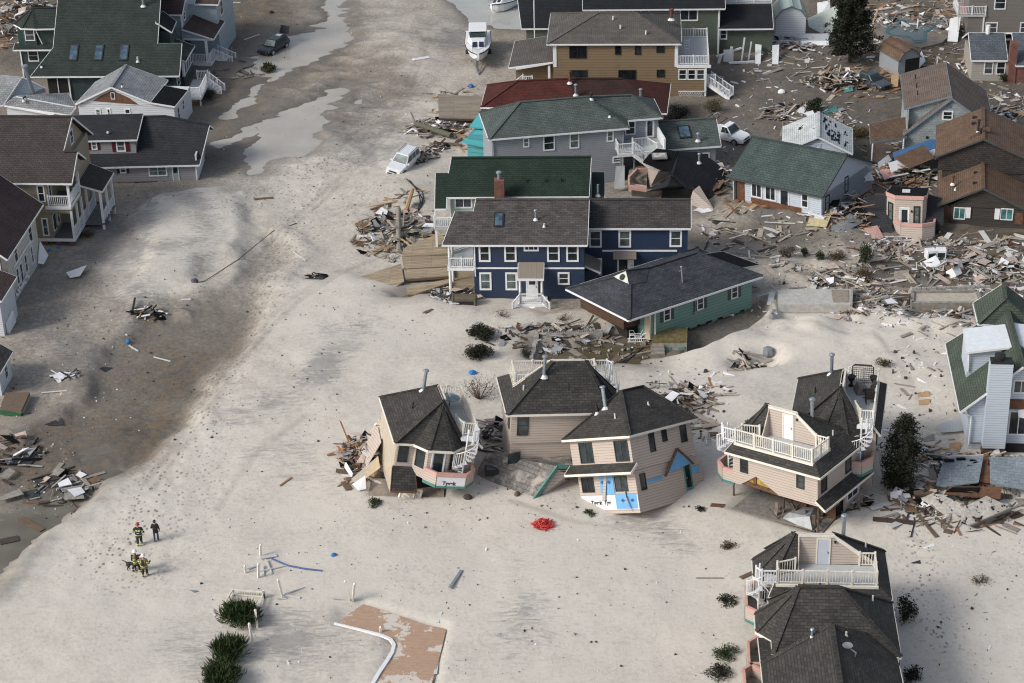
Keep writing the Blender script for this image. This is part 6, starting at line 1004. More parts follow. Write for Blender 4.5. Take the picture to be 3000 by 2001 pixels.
    if pack: m=MB();m.hexa([(-.09,-.3,1.05),(.09,-.3,1.05),(.09,-.16,1.05),(-.09,-.16,1.05)],[(-.07,-.26,1.48),(.07,-.26,1.48),(.08,-.15,1.48),(-.08,-.15,1.48)]);bev(m.build('air_pack',BLACK,t),.03)
    if pack: m=MB();m.box(-.12,.12,.16,.26,1.1,1.35);bev(m.build('chest_pouch',BLACK,t),.03)
    return t
LIME=plain('lime_reflective',(.62,.75,.25),.4);TURN=plain('black_turnout_cloth',(.018,.018,.02),.8);TANC=plain('tan_turnout_cloth',(.16,.105,.055),.8)
person('person in black turnout coat with lime stripes and red helmet, seen from behind',(410,1597),5,.2,jacket=TURN,pants=TURN,helmet=plain('red_helmet',(.4,.02,.03),.3),stripes=True,stripec=LIME,bulk=1.2)
person('person in black sweater and blue jeans with dark ponytail, walking away',(459,1586),2,.12,elbow=(.12,.02),jacket=plain('black_sweater',(.012,.012,.013),.8),pants=plain('blue_denim',(.04,.06,.11),.8),boots=BLACK,pony=True,bulk=.92)
person('person in tan coat and white helmet walking rightward past the dog',(401,1676),-75,.3,jacket=TANC,pants=TURN,helmet=CW,stripes=True,stripec=LIME,bulk=1.12,pack=True,elbow=(.3,.3))
person('person in tan coat and white helmet with black air pack, seen from behind',(426,1689),-12,.14,jacket=TANC,pants=TURN,helmet=CW,stripes=True,stripec=LIME,bulk=1.15,pack=True,elbow=(.25,.3))
p=GT((390,1670));t=thing('dog','black dog standing with raised tail beside the people in tan coats','dog',(p.x,p.y,p.z),(0,0,-8));DOG=plain('black_dog_fur',(.012,.011,.011),.7)
V=[(-.3,0,.56),(-.05,0,.53),(.2,0,.52),(.36,0,.62),(.5,0,.74),(.6,0,.72),(.7,0,.68),(-.42,0,.62),(-.56,0,.72),(-.74,0,.8)];E=[(0,1),(1,2),(2,3),(3,4),(4,5),(5,6),(0,7),(7,8),(8,9)];RR=[.12,.11,.145,.1,.09,.06,.04,.04,.03,.018]
for sy,x0 in ((-.09,.0),(.09,.06)):
    b=len(V);V+=[(-.33+x0,sy,.42),(-.26+x0,sy,.32),(-.37+x0,sy,.16),(-.34+x0,sy,.03),(-.28+x0,sy,.02)];E+=[(0,b),(b,b+1),(b+1,b+2),(b+2,b+3),(b+3,b+4)];RR+=[.085,.06,.035,.03,.03]
    b=len(V);V+=[(.24-x0,sy,.36),(.22-x0,sy,.2),(.24-x0,sy,.03),(.3-x0,sy,.02)];E+=[(2,b),(b,b+1),(b+1,b+2),(b+2,b+3)];RR+=[.06,.04,.03,.03]
skin_mesh('body',V,E,RR,DOG,t);m=MB();[m.hexa([(.46,s*.05,.78),(.52,s*.05,.78),(.5,s*.1,.74)],[(.46,s*.1,.7),(.5,s*.11,.68),(.49,s*.12,.7)]) for s in (-1,1)]
for s in (-1,1): m=MB();m.hexa([(.46,s*.05,.8),(.52,s*.05,.8),(.5,s*.1,.76)],[(.47,s*.09,.7),(.51,s*.1,.68),(.49,s*.12,.7)]);m.build('ear',DOG,t)
m=MB();m.tube([(.36+.0*math.cos(k),.1*math.cos(k*.5236),.66+.1*math.sin(k*.5236)) for k in range(13)],.015,5);m.build('collar',plain('dark_collar',(.05,.02,.02)),t)
# ---------------------------------------------------------------- plants
def leafm(name,c,c2,rough=.7):
    if name in MT: return MT[name]
    m,n,l,b=newmat(name);tc=N(n,'TexCoord');t=noise(n,l,4.,3,tc.outputs['Object']);r=ramp(n,l,t.outputs[0],[(.3,c),(.7,c2)]);l.new(r.outputs[0],b.inputs[0]);b.inputs['Roughness'].default_value=rough;b.inputs['Specular IOR Level'].default_value=.2;MT[name]=m;return m
FOL_D=leafm('dark_evergreen_leaves',(.012,.02,.011),(.028,.04,.02));FOL_J=leafm('juniper_leaves',(.018,.034,.012),(.045,.065,.022));FOL_B=leafm('browned_leaves',(.05,.035,.02),(.1,.07,.035));FOL_O=leafm('olive_leaves',(.045,.05,.022),(.09,.085,.035));FOL_V=leafm('blackish_leaves',(.012,.014,.009),(.026,.03,.016));BARK=plain('bark',(.06,.045,.035),.9,.3);TWIG=plain('dead_twigs',(.1,.075,.055),.9,.3)
def leaves(m,rg,c,r,n,sz,flat=1.,up=0,th=1.):
    for k in range(n):
        while True:
            v=Vector((rg.uniform(-1,1),rg.uniform(-1,1),rg.uniform(-1,1)))
            if v.length<=1: break
        p=Vector(c)+Vector((v.x*r[0],v.y*r[1],v.z*r[2]));a=Vector((rg.uniform(-1,1),rg.uniform(-1,1),rg.uniform(-.6,.8)+up)).normalized();b=a.cross(Vector((rg.uniform(-1,1),rg.uniform(-1,1),rg.uniform(-1,1)))).normalized()
        s=sz*rg.uniform(.6,1.5);b=b*th;m.poly([p-b*s*.3,p+a*s*.55-b*s*.05,p+a*s*1.1,p+a*s*.5+b*s*.35])
def shrub(label,px,w,h,mat,n=900,sz=.16,clumps=9,name='shrub',cat='shrub',seed=1,group=None,tw=True,upk=0.,d=None,stem=BARK,dz=0,th=1.):
    rg=random.Random(seed);p=GT(px);t=thing(name,label,cat,(p.x,p.y,p.z-.05+dz),(0,0,rg.uniform(0,360)),group);m=MB();d=d or w;tw_=MB()
    for k in range(clumps):
        a=rg.uniform(0,6.283);q=math.sqrt(rg.random())*.75;c=(math.cos(a)*q*w/2,math.sin(a)*q*d/2,h*rg.uniform(.3,.8)*(1-.45*q));r=rg.uniform(.22,.36)
        leaves(m,rg,c,(w*r,d*r,h*r*.8),n//clumps,sz,up=upk,th=th);tw_.tube([(0,0,0),(c[0]*.5,c[1]*.5,c[2]*.45),c],[.05,.03,.012],5)
        for j in range(3): tw_.tube([c,(c[0]+rg.uniform(-1,1)*w*.25,c[1]+rg.uniform(-1,1)*d*.25,c[2]+rg.random()*h*.35)],[.015,.005],4)
    m.build('crown',mat,t)
    if tw: tw_.build('trunk',stem,t)
    return t
# tall conifer
rg=random.Random(5);p=GT((2489,182));t=thing('conifer_tree','tall black-green conifer standing alone among debris near the top','tree',(p.x,p.y,p.z));m=MB();tm=MB();tm.tube([(0,0,0),(.05,0,4),(0,0,9.6)],[.22,.14,.03],8)
for k in range(150):
    z=.7+8.6*(k/150)**.9;rr=3.6*(1-(z/10.2))**.7*rg.uniform(.65,1.1)*(1 if z>1.5 else .8);a=k*2.4+rg.uniform(-.4,.4);e=(math.cos(a)*rr,math.sin(a)*rr,z+rr*.18);tm.tube([(0,0,z),(e[0]*.6,e[1]*.6,z+.02),e],[.04,.025,.008],4)
    for j in range(8):
        f=rg.uniform(.3,1.05);leaves(m,rg,(e[0]*f,e[1]*f,z+(e[2]-z)*f),(.36,.36,.26),15,.26,up=.2)
m.build('crown',FOL_V,t);tm.build('trunk',BARK,t)
# dark evergreen by the deck house
rg=random.Random(9);p=GT((2632,1432));t=thing('evergreen_tree','dark broadleaf evergreen leaning beside the house with wicker furniture','tree',(p.x,p.y,p.z));m=MB();tm=MB()
for k in range(60):
    z=rg.uniform(.5,5.8);w_=1.3*(math.sin(min(1,z/5.9)*math.pi*.86+.35))*rg.uniform(.4,1.05);a=rg.uniform(0,6.28);c=(math.cos(a)*w_+.25*z/5-.1,math.sin(a)*w_,z);tm.tube([(.0,0,0),(c[0]*.4,c[1]*.4,z*.6),c],[.09,.05,.015],5);leaves(m,rg,c,(.6,.6,.55),150,.17)
m.build('crown',FOL_V,t);tm.build('trunk',BARK,t)
SH='low shrubs on the sand'
shrub('round dark green bush behind the red-roofed house corner',(1985,348),2.3,2.0,FOL_D,1500,.13,14,seed=11)
shrub('round olive-brown bush on bare ground right of the tan house',(2092,328),2.2,1.7,FOL_O,1500,.12,14,seed=12)
shrub('spiky dark bush beside a puddle, above the torn-roofed house',(2380,325),1.9,2.0,FOL_D,900,.2,9,seed=13,upk=.8)
shrub('rusty brown thicket between the torn-roofed house and the carport',(2515,400),3.0,1.6,FOL_B,1000,.16,10,seed=14)
shrub('leafless brown shrub behind the white deck rail of the tilted house',(1405,1168),2.9,2.3,FOL_B,420,.12,16,seed=15,stem=TWIG)
shrub('upper of the two dark hedge clumps left of the muddy foundation',(1405,988),2.5,1.25,FOL_V,2600,.16,14,seed=16,d=1.6)
shrub('lower of the two dark hedge clumps left of the muddy foundation',(1402,1048),2.3,1.35,FOL_V,2500,.16,14,seed=17,d=1.6)
shrub('thin grey weeds above the cinder block wall',(1640,935),1.8,.8,FOL_B,160,.1,8,seed=18,stem=TWIG)
shrub('bare twiggy weeds above the hedge clumps',(1470,925),1.6,.7,FOL_B,120,.1,8,seed=181,stem=TWIG)
shrub('pointed green arborvitae growing out of a brown bush, among planks',(2535,770),1.4,2.4,FOL_J,900,.16,9,seed=19,upk=1.2,d=1.2)
shrub('round dead brown bush in front of the pointed arborvitae',(2540,822),2.1,1.5,FOL_B,800,.15,10,seed=20)
for i,(x,y,w_,h_,mt,lb) in enumerate([(2312,755,1.6,1.3,FOL_B,'round brown bush at the left end of the shrub row by the pool'),(2356,752,.7,1.2,FOL_J,'narrow green bush second from left in the shrub row'),(2402,758,.7,1.0,FOL_J,'small green bush in the middle of the shrub row'),(2452,760,1.6,1.0,FOL_B,'sparse brown bush at the right end of the shrub row')]): shrub(lb,(x,y),w_,h_,mt,600,.13,8,seed=30+i,group='row of small shrubs')
JL='dark juniper bushes in the sand at lower left'
shrub('dark juniper bush under the white picket remains',(705,1822),2.3,1.25,FOL_J,2200,.5,20,seed=41,upk=.9,th=.3,group=JL);shrub('broad dark juniper bush, middle of the lower left three',(678,1925),2.3,1.3,FOL_J,2400,.5,20,seed=42,upk=.9,th=.3,group=JL);shrub('dark juniper bush cut by the bottom edge of the photo',(655,2000),2.4,1.3,FOL_J,2200,.5,20,seed=43,upk=.9,th=.3,group=JL)
shrub('low sprawling shrub left of the spiral stair balcony',(2128,1766),1.4,.45,FOL_V,420,.14,7,seed=44);shrub('bright green low shrub left of the bottom houses',(2122,1918),1.7,.7,FOL_J,900,.13,8,seed=45);shrub('dark low shrub at the bottom edge left of the last house',(2108,1978),1.7,.6,FOL_V,800,.13,8,seed=46)
shrub('dark vine bush against the right side of the lowest houses',(2648,1815),1.7,2.2,FOL_V,900,.16,10,seed=47);shrub('leafy vine at the bottom right corner of the lowest house',(2665,1990),1.5,1.0,FOL_V,600,.15,8,seed=48)
shrub('small round evergreen clump below the broken platform',(1096,1478),1.1,.6,FOL_J,600,.12,7,seed=49);shrub('flattened green sprig in front of the wrapped house',(1732,1504),1.0,.4,FOL_J,260,.12,5,seed=50);shrub('dark clump with red scraps on open sand right of the net',(2133,1600),1.0,.4,FOL_B,380,.12,6,seed=51);shrub('small dark clump in front of the house with the torn storey',(2044,1497),.9,.35,FOL_V,260,.12,5,seed=52)
shrub('green and brown shrub with white ball beside the upper roof deck',(2588,1072),1.3,.8,FOL_O,500,.13,7,seed=53);shrub('brown bush under the beige porch',(288,618),1.9,1.5,FOL_B,900,.13,9,seed=54);shrub('low brown growth under the front of the beige porch',(255,690),2.0,.7,FOL_B,500,.12,7,seed=55);shrub('dark bush below the white deck of the big green-roofed house',(615,290),2.2,1.2,FOL_V,800,.14,9,seed=56)
shrub('spiky grass clump on the edge of the street puddle',(785,208),1.5,.9,FOL_O,600,.28,6,seed=57,upk=1.5);shrub('dark plant inside the muddy foundation',(1545,1040),1.2,.6,FOL_D,400,.12,6,seed=58);shrub('small dark bush under the taupe house with chimney',(2940,238),1.8,1.3,FOL_V,600,.14,8,seed=59);shrub('dark tree crown at the top edge behind the white fence',(2440,18),3.4,3.2,FOL_V,1100,.22,12,seed=60,name='tree',cat='tree');shrub('leafless tree in front of the top right house',(2920,95),3.4,4.2,FOL_B,260,.12,22,seed=61,name='bare_tree',cat='tree',stem=TWIG)
shrub('small green plant caught in wreckage behind the wrapped house',(1952,1165),.9,.5,FOL_J,260,.12,5,seed=62);shrub('black-green plant by the spiral stair of the torn-storey house',(2190,1250),1.0,.7,FOL_V,300,.13,6,seed=63);shrub('grey weeds on the sand at lower right',(2870,1705),1.4,.5,FOL_B,240,.1,8,seed=64,stem=TWIG)
# ---------------------------------------------------------------- wreckage
def wood(name,c,v=.3):
    if name in MT: return MT[name]
    m,n,l,b=newmat(name);tc=N(n,'TexCoord');mp=N(n,'Mapping');mp.inputs['Scale'].default_value=(1,9,9);l.new(tc.outputs['Object'],mp.inputs[0]);t=noise(n,l,1.5,5,mp.outputs[0]);r=ramp(n,l,t.outputs[0],[(.3,sc_(c,1-v)),(.7,sc_(c,1+v))]);l.new(r.outputs[0],b.inputs[0]);b.inputs['Roughness'].default_value=.8;MT[name]=m;return m
WOODS=[wood('pale_lumber',(.38,.325,.255)),wood('grey_lumber',(.24,.215,.185)),wood('tan_lumber',(.36,.24,.13)),wood('brown_lumber',(.13,.085,.055)),plain('vinyl_white_board',(.56,.56,.54),.5,.1),wood('orange_plywood',(.29,.14,.065)),plain('pinkish_board',(.42,.345,.3),.6,.15),wood('dark_wet_wood',(.05,.038,.03))]
_pm={}
def plankmesh(rg,mi):
    k=(mi,rg.randrange(3))
    if k not in _pm:
        L=(1.3,2.3,3.6)[k[1]];w=(.22,.16,.13)[k[1]];m=MB();s=.06*(k[1]+1)
        m.hexa([(-L/2,-w/2,-.025),(L/2,-w/2,-.025),(L/2+s,w/2,-.025),(-L/2-s*.5,w/2,-.025)],[(-L/2,-w/2,.025),(L/2,-w/2,.025),(L/2+s,w/2,.025),(-L/2-s*.5,w/2,.025)]);o=m.build('plank',WOODS[mi]);_pm[k]=o.data;bpy.data.objects.remove(o)
    return _pm[k]
NPL=[0];SACC={}
def SADD(nm,mt,mm):
    a=SACC.setdefault((nm,mt.name),(mt,MB()))[1];i=len(a.v);a.v+=mm.v;a.f+=[[q+i for q in f] for f in mm.f]
def plank_at(rg,p,label,group,mix,tilt=20,sc=1.,az=None,kind='plank'):
    me=plankmesh(rg,rg.choice(mix));o=bpy.data.objects.new(kind,me);COL.objects.link(o);o.location=p;a=rg.uniform(0,6.283) if az is None else R_(az+rg.gauss(0,25));o.rotation_euler=(R_(rg.uniform(-25,25)),R_(rg.uniform(-tilt,tilt)),a);s=rg.uniform(.7,1.3)*sc;o.scale=(s,rg.uniform(.8,1.6)*sc,1.5);tag(o,label,'plank',group);NPL[0]+=1;return o
def heap(px,rx,ry,n,h,label,group,mix,seed,az=None,tilt=22,stuff=0,sc=1.,rub=None,rot=0):
    "loose boards lie over a heap; small splinters under them are one uncountable mass"
    rg=random.Random(seed);c=GT(px);cr,sr=math.cos(R_(rot)),math.sin(R_(rot))
    def pt(): 
        a=rg.uniform(0,6.283);q=math.sqrt(rg.random());u,v=math.cos(a)*q*rx,math.sin(a)*q*ry;x,y=c.x+u*cr-v*sr,c.y+u*sr+v*cr;return x,y,TW(x,y)+h*(1-q*q)*rg.random()
    for k in range(int(n*.52+.5)):
        x,y,z=pt();plank_at(rg,(x,y,z+.08),label,group,mix,tilt,sc,az)
    if stuff:
        m=[MB(),MB(),MB(),MB()]
        for k in range(int(n*1.1)):
            x,y,z=pt();L=rg.uniform(1.,2.8);a=rg.uniform(0,6.28) if az is None else R_(az+rg.gauss(0,25));d=Vector((math.cos(a),math.sin(a),rg.uniform(-.35,.35)))*L/2;p_=Vector((x,y,z+.08));m[rg.choice((0,0,1,2))].bar(p_-d,p_+d,rg.uniform(.08,.25),.05)
        for k in range(stuff):
            x,y,z=pt();z=TW(x,y)+h*.75*rg.random()*(1-min(1,((x-c.x)/rx)**2+((y-c.y)/ry)**2)*.6);L=rg.uniform(.12,.9);a=rg.uniform(0,6.28);d=Vector((math.cos(a),math.sin(a),rg.uniform(-.5,.5)))*L;w=rg.uniform(.03,.2);m[rg.choice((0,0,1,1,2,3))].bar((x-d.x/2,y-d.y/2,z-d.z/2+.03),(x+d.x/2,y+d.y/2,z+d.z/2+.03),w,rg.uniform(.015,.07))
        pm=[MB() for k in range(5)]
        for k in range(stuff//5):
            x,y,z=pt();a=rg.uniform(0,6.28);u=Vector((math.cos(a),math.sin(a),rg.uniform(-.5,.5)))*rg.uniform(.2,.75);v=Vector((-math.sin(a),math.cos(a),rg.uniform(-.4,.4)))*rg.uniform(.12,.5);c_=Vector((x,y,z+.1));q_=[c_-u-v,c_+u-v*rg.uniform(.4,1),c_+u*rg.uniform(.4,1)+v,c_-u*rg.uniform(.5,1)+v];up_=Vector((0,0,.04));pm[rg.randrange(5)].hexa(q_,[e_+up_ for e_ in q_])
        for mm,mt in zip(pm,(WRAP,TAR,plain('pinkish_scrap',(.45,.36,.31),.7,.2),plain('brown_scrap',(.15,.09,.05),.9,.3),plain('grey_scrap',(.22,.23,.24),.8,.3))):
            SADD('rubble_sheets',mt,mm)
        ms=rub or (WOODS[1],WOODS[7],WOODS[0],WRAP)
        for mm,mt in zip(m,ms):
            SADD('splinters',mt,mm)
MIXA=[0,0,1,1,2,3,4];MIXD=[1,3,7,7,2];MIXW=[0,4,4,0,6,1];MIXO=[2,5,3,0,1,5]
heap((1165,690),4.2,5.5,24,.9,'weathered board in the heap between the white vehicle and the plank deck','boards in the heap beside the navy house',[1,2,3,0,7],1,80,30,170,.9,rot=0)
heap((1275,380),3.2,2.4,18,.7,'splintered board in the heap around the red-roofed house dock panel','boards heaped by the grey dock panel',[2,5,1,3,0],2,150,25,130)
heap((1240,455),4.0,1.4,10,.6,'dark board in the drift of wreckage behind the white sport utility vehicle','boards drifted behind the stranded white vehicle',MIXD,3,60,18,120,.8,rot=55)
heap((2480,238),4.6,2.6,30,1.1,'broken lumber piled over and around the slate sedan','lumber around the buried slate sedan',MIXO,4,None,22,200)
heap((2480,625),4.3,3.0,26,1.5,'splintered framing in the heap beside the pink turret','framing heaped beside the pink turret',MIXO,5,None,35,260)
heap((2650,520),3.6,2.6,18,1.5,'wreckage board between the blue-green roofed house and the dark brown house','boards heaped left of the dark brown house',[5,6,2,4,1],6,None,30,200)
heap((2130,540),2.6,3.,12,1.6,'torn framing at the left end of the blue-green roofed house','torn framing at the ripped house end',[5,3,2,0],7,None,45,130)
heap((2870,790),5.5,2.6,24,.35,'loose board in the flooded lot at the right edge','boards in the flooded lot',MIXW,8,None,10,190,rub=(CINDER,WOODS[7],WOODS[0],CINDER))
heap((2560,890),4.5,3.2,22,.4,'loose pale board between the two foundation slabs','boards between the foundation slabs',MIXW,9,None,14,150)
heap((2840,930),4.0,2.0,20,.8,'loose pale board below the walled foundation at right','boards below the walled foundation',MIXW,10,20,22,170)
heap((2480,825),3.2,2.4,12,.3,'pale plank scattered around the dead brown bush','planks round the dead brown bush',MIXW,11,-35,8,90)
heap((1065,1335),1.8,2.4,16,1.6,'torn wall board heaped at the cream side of the tilted house','boards heaped at the cream house side',[6,5,4,0,3],12,None,40,150)
heap((1520,1265),3.0,1.6,16,1.2,'splintered siding board between the two middle pink houses','siding boards between the middle pink houses',[0,1,6,3,7],13,8,20,130)
heap((2000,1180),1.6,2.6,12,.7,'broken board in the wreckage behind the wrapped house','boards behind the wrapped house',[1,0,3,6],14,-40,22,110,rot=-55)
heap((2700,1460),2.0,2.4,12,.5,'broken board at the foot of the dark broadleaf evergreen','boards at the foot of the evergreen',[1,3,7,0,4],15,None,18,130)
heap((2860,1360),4.0,1.4,14,.7,'splintered rafter under the torn blue-grey roof','rafters under the torn blue-grey roof',MIXO,16,10,25,130)
heap((60,60),3.2,7.0,26,2.2,'splintered framing in the tall heap at the top left corner','framing in the top left heap',MIXO,17,None,38,330,1.2)
heap((2750,80),6.5,3.0,26,.5,'broken board strewn near the sunken swimming pool','boards strewn round the swimming pool',MIXA,18,None,14,240)
heap((2290,130),5.0,2.6,16,.5,'broken white board by the green-roofed white shed','boards by the white shed',[4,4,0,1],19,None,20,110)
heap((2620,60),5,2.5,14,.6,'splintered board along the top edge behind the conifer','boards along the top edge',MIXO,20,None,22,160)
heap((2900,200),3.5,3.,10,.4,'broken board left of the small taupe house','boards by the small taupe house',MIXA,21,None,16,130)
heap((2930,330),4.0,2.0,10,.3,'board lying on the ground at the right edge beyond the grey-brown roof','boards at the right edge',MIXA,22,None,10,80)
heap((2340,330),4.5,3.0,10,.25,'plank lying near the spiky bush and puddle','planks near the spiky bush',MIXW,23,None,10,90)
heap((180,1430),3.2,2.2,5,.3,'dark board among broken road slabs at the pond','boards at the pond edge',MIXD,24,20,15,45,rub=(CINDER,WOODS[7],CINDER,STEEL))
heap((40,1340),2.4,2.6,6,.5,'board among the broken asphalt at the left edge','boards among the asphalt',MIXD,25,10,15,40,rub=(TAR,WOODS[7],CINDER,STEEL))
heap((2190,1060),1.6,1.1,8,.3,'pale board in the scour hole by the grey boulder','boards in the scour hole',[0,0,1],26,-30,12,30)
heap((2700,1330),1.4,1.2,5,.2,'plywood scrap by the sided chimney','scraps by the sided chimney',[2,1,4],27,None,6,60)
heap((1330,870),2.2,1.4,8,.8,'lattice slat in the tangle under the collapsed deck','slats under the collapsed deck',[1,0,2],28,20,30,110)
heap((2960,1110),1.6,3.,0,.5,'','',MIXA,29,None,20,70)
heap((760,760),3,2,0,.05,'','',MIXA,30,None,20,0)
heap((2460,1480),2.2,1.6,8,.5,'brown stud lying under the house with the torn storey','studs under the torn-storey house',[5,3,7],31,None,25,90)
heap((1600,985),6.0,2.2,8,.2,'pale board in the muddy walled foundation','boards in the muddy foundation',[1,0,3],32,None,8,130,rub=(CINDER,WOODS[7],WOODS[1],CINDER))
# single boards out on the sand: pixel from, pixel to, width, colour, label
def board(a,b,w,mi,label,t=.06,cat='plank',za=0.,zb=0.,name='plank'):
    A=GT(a,t/2+.02+za);B=GT(b,t/2+.02+zb);d=B-A;L=d.length;m=MB();m.box(-L/2,L/2,-w/2,w/2,-t/2,t/2);o=m.build(name,WOODS[mi] if isinstance(mi,int) else mi);o.location=(A+B)/2;o.rotation_euler=d.to_track_quat('X','Z').to_euler();tag(o,label,cat);return o
board((300,793),(365,793),.3,4,'broken white door panel slab left of the scoured fan') if 0 else None
for a,b_,w,mi,lb in [((855,735),(895,765),.12,4,'thin white board alone on sand left of the plank decks'),((530,880),(560,878),.3,4,'short white board near the middle left of the sand fan'),((378,1017),(405,1030),.14,4,'white strip on the gravel beside a blue scrap'),((450,1047),(500,1060),.1,4,'broken white strip lower right of the gravel slope'),((122,1152),(196,1146),.1,4,'long white strip beside the rubbish in the left scour'),((820,1425),(855,1400),.14,5,'orange board lying alone left of the tilted house'),((1210,176),(1258,168),.6,WHITE,'white mattress-like slab on the churned sand of the street'),((745,585),(800,580),.35,3,'dark driftwood log on the pale bank below the puddle'),((1055,313),(1120,316),.16,1,'grey plank lying across the churned sand'),((715,118),(760,102),.14,4,'white plank beside the black hatchback'),((645,10),(705,8),.14,4,'white plank at the top left of the street'),((1390,775),(1320,770),.1,1,'x') if 0 else ((1243,918),(1420,845),.32,3,'long snapped brown utility pole under the navy house deck'),((2040,1695),(2120,1695),.06,1,'thin faint lath at right of the centre sand'),((1282,1825),(1292,1795),.2,4,'white fence post lying below the paved patch corner'),((2400,1100),(2440,1096),.1,4,'thin white strip on the sand behind the upper deck'),((2620,1125),(2680,1135),.1,1,'thin plank right of the wicker deck house'),((1835,1100),(1850,1145),.16,5,'x2') if 0 else ((2076,1108),(2086,1138),.18,5,'short brown post sticking out of the sand behind the wrapped house'),((2145,1035),(2240,1075),.22,0,'long pale board leaning into the scour hole'),((2215,1050),(2245,1078),.2,0,'second pale board leaning into the scour hole'),((2640,1140),(2660,1160),.25,1,'grey plank by the roof deck house'),((2170,1695),(2260,1655),.34,3,'dark timber sticking out from under the lowest railed deck'),((2345,800),(2370,800),.1,1,'thin lath in the drained yard'),((2305,785),(2365,825),.24,0,'broad pale plank lying left of the dead brown bush'),((2240,648),(2330,652),.2,4,'white board in front of the ripped house front'),((2170,605),(2208,620),.3,4,'white siding strip under the torn house end'),((2330,690),(2380,678),.2,1,'grey plank by the green pool'),((2580,742),(2635,705),.4,3,'broad dark plank leaning by the pink turret'),((2608,734),(2715,697),.14,5,'long orange-brown pole lying under the pink turret'),((2820,690),(2910,675),.14,1,'long grey pole right of the pink turret'),((2560,880),(2588,840),.18,1,'grey stake standing by the walled foundation'),((2540,870),(2550,848),.2,GYB if False else 4,'short white board beside the walled foundation'),((60,1520),(125,1555),.5,3,'broad brown beam half sunk in the murky pond'),((0,1590),(55,1578),.7,7,'black log at the left edge of the murky pond'),((150,1395),(182,1358),.4,1,'grey beam leaning on the bank above the pond'),((240,1405),(308,1385),.3,1,'weathered pole on the far bank of the pond'),((230,800),(292,770),.9,WRAP,'xx') if 0 else ((1862,1185),(1825,1115),.3,1,'xx2') if 0 else ((2040,1215),(1990,1135),.35,1,'grey utility pole lying in wreckage behind the wrapped house'),((1060,1310),(1140,1295),.3,5,'xx3') if 0 else ((2690,1405),(2750,1432),.35,1,'pale beam leaning in front of the dark evergreen'),((2745,1575),(2690,1510),.3,3,'brown beam lying right of the torn-storey house')]:
    if lb.startswith('x'): continue
    board(a,b_,w,mi,lb)
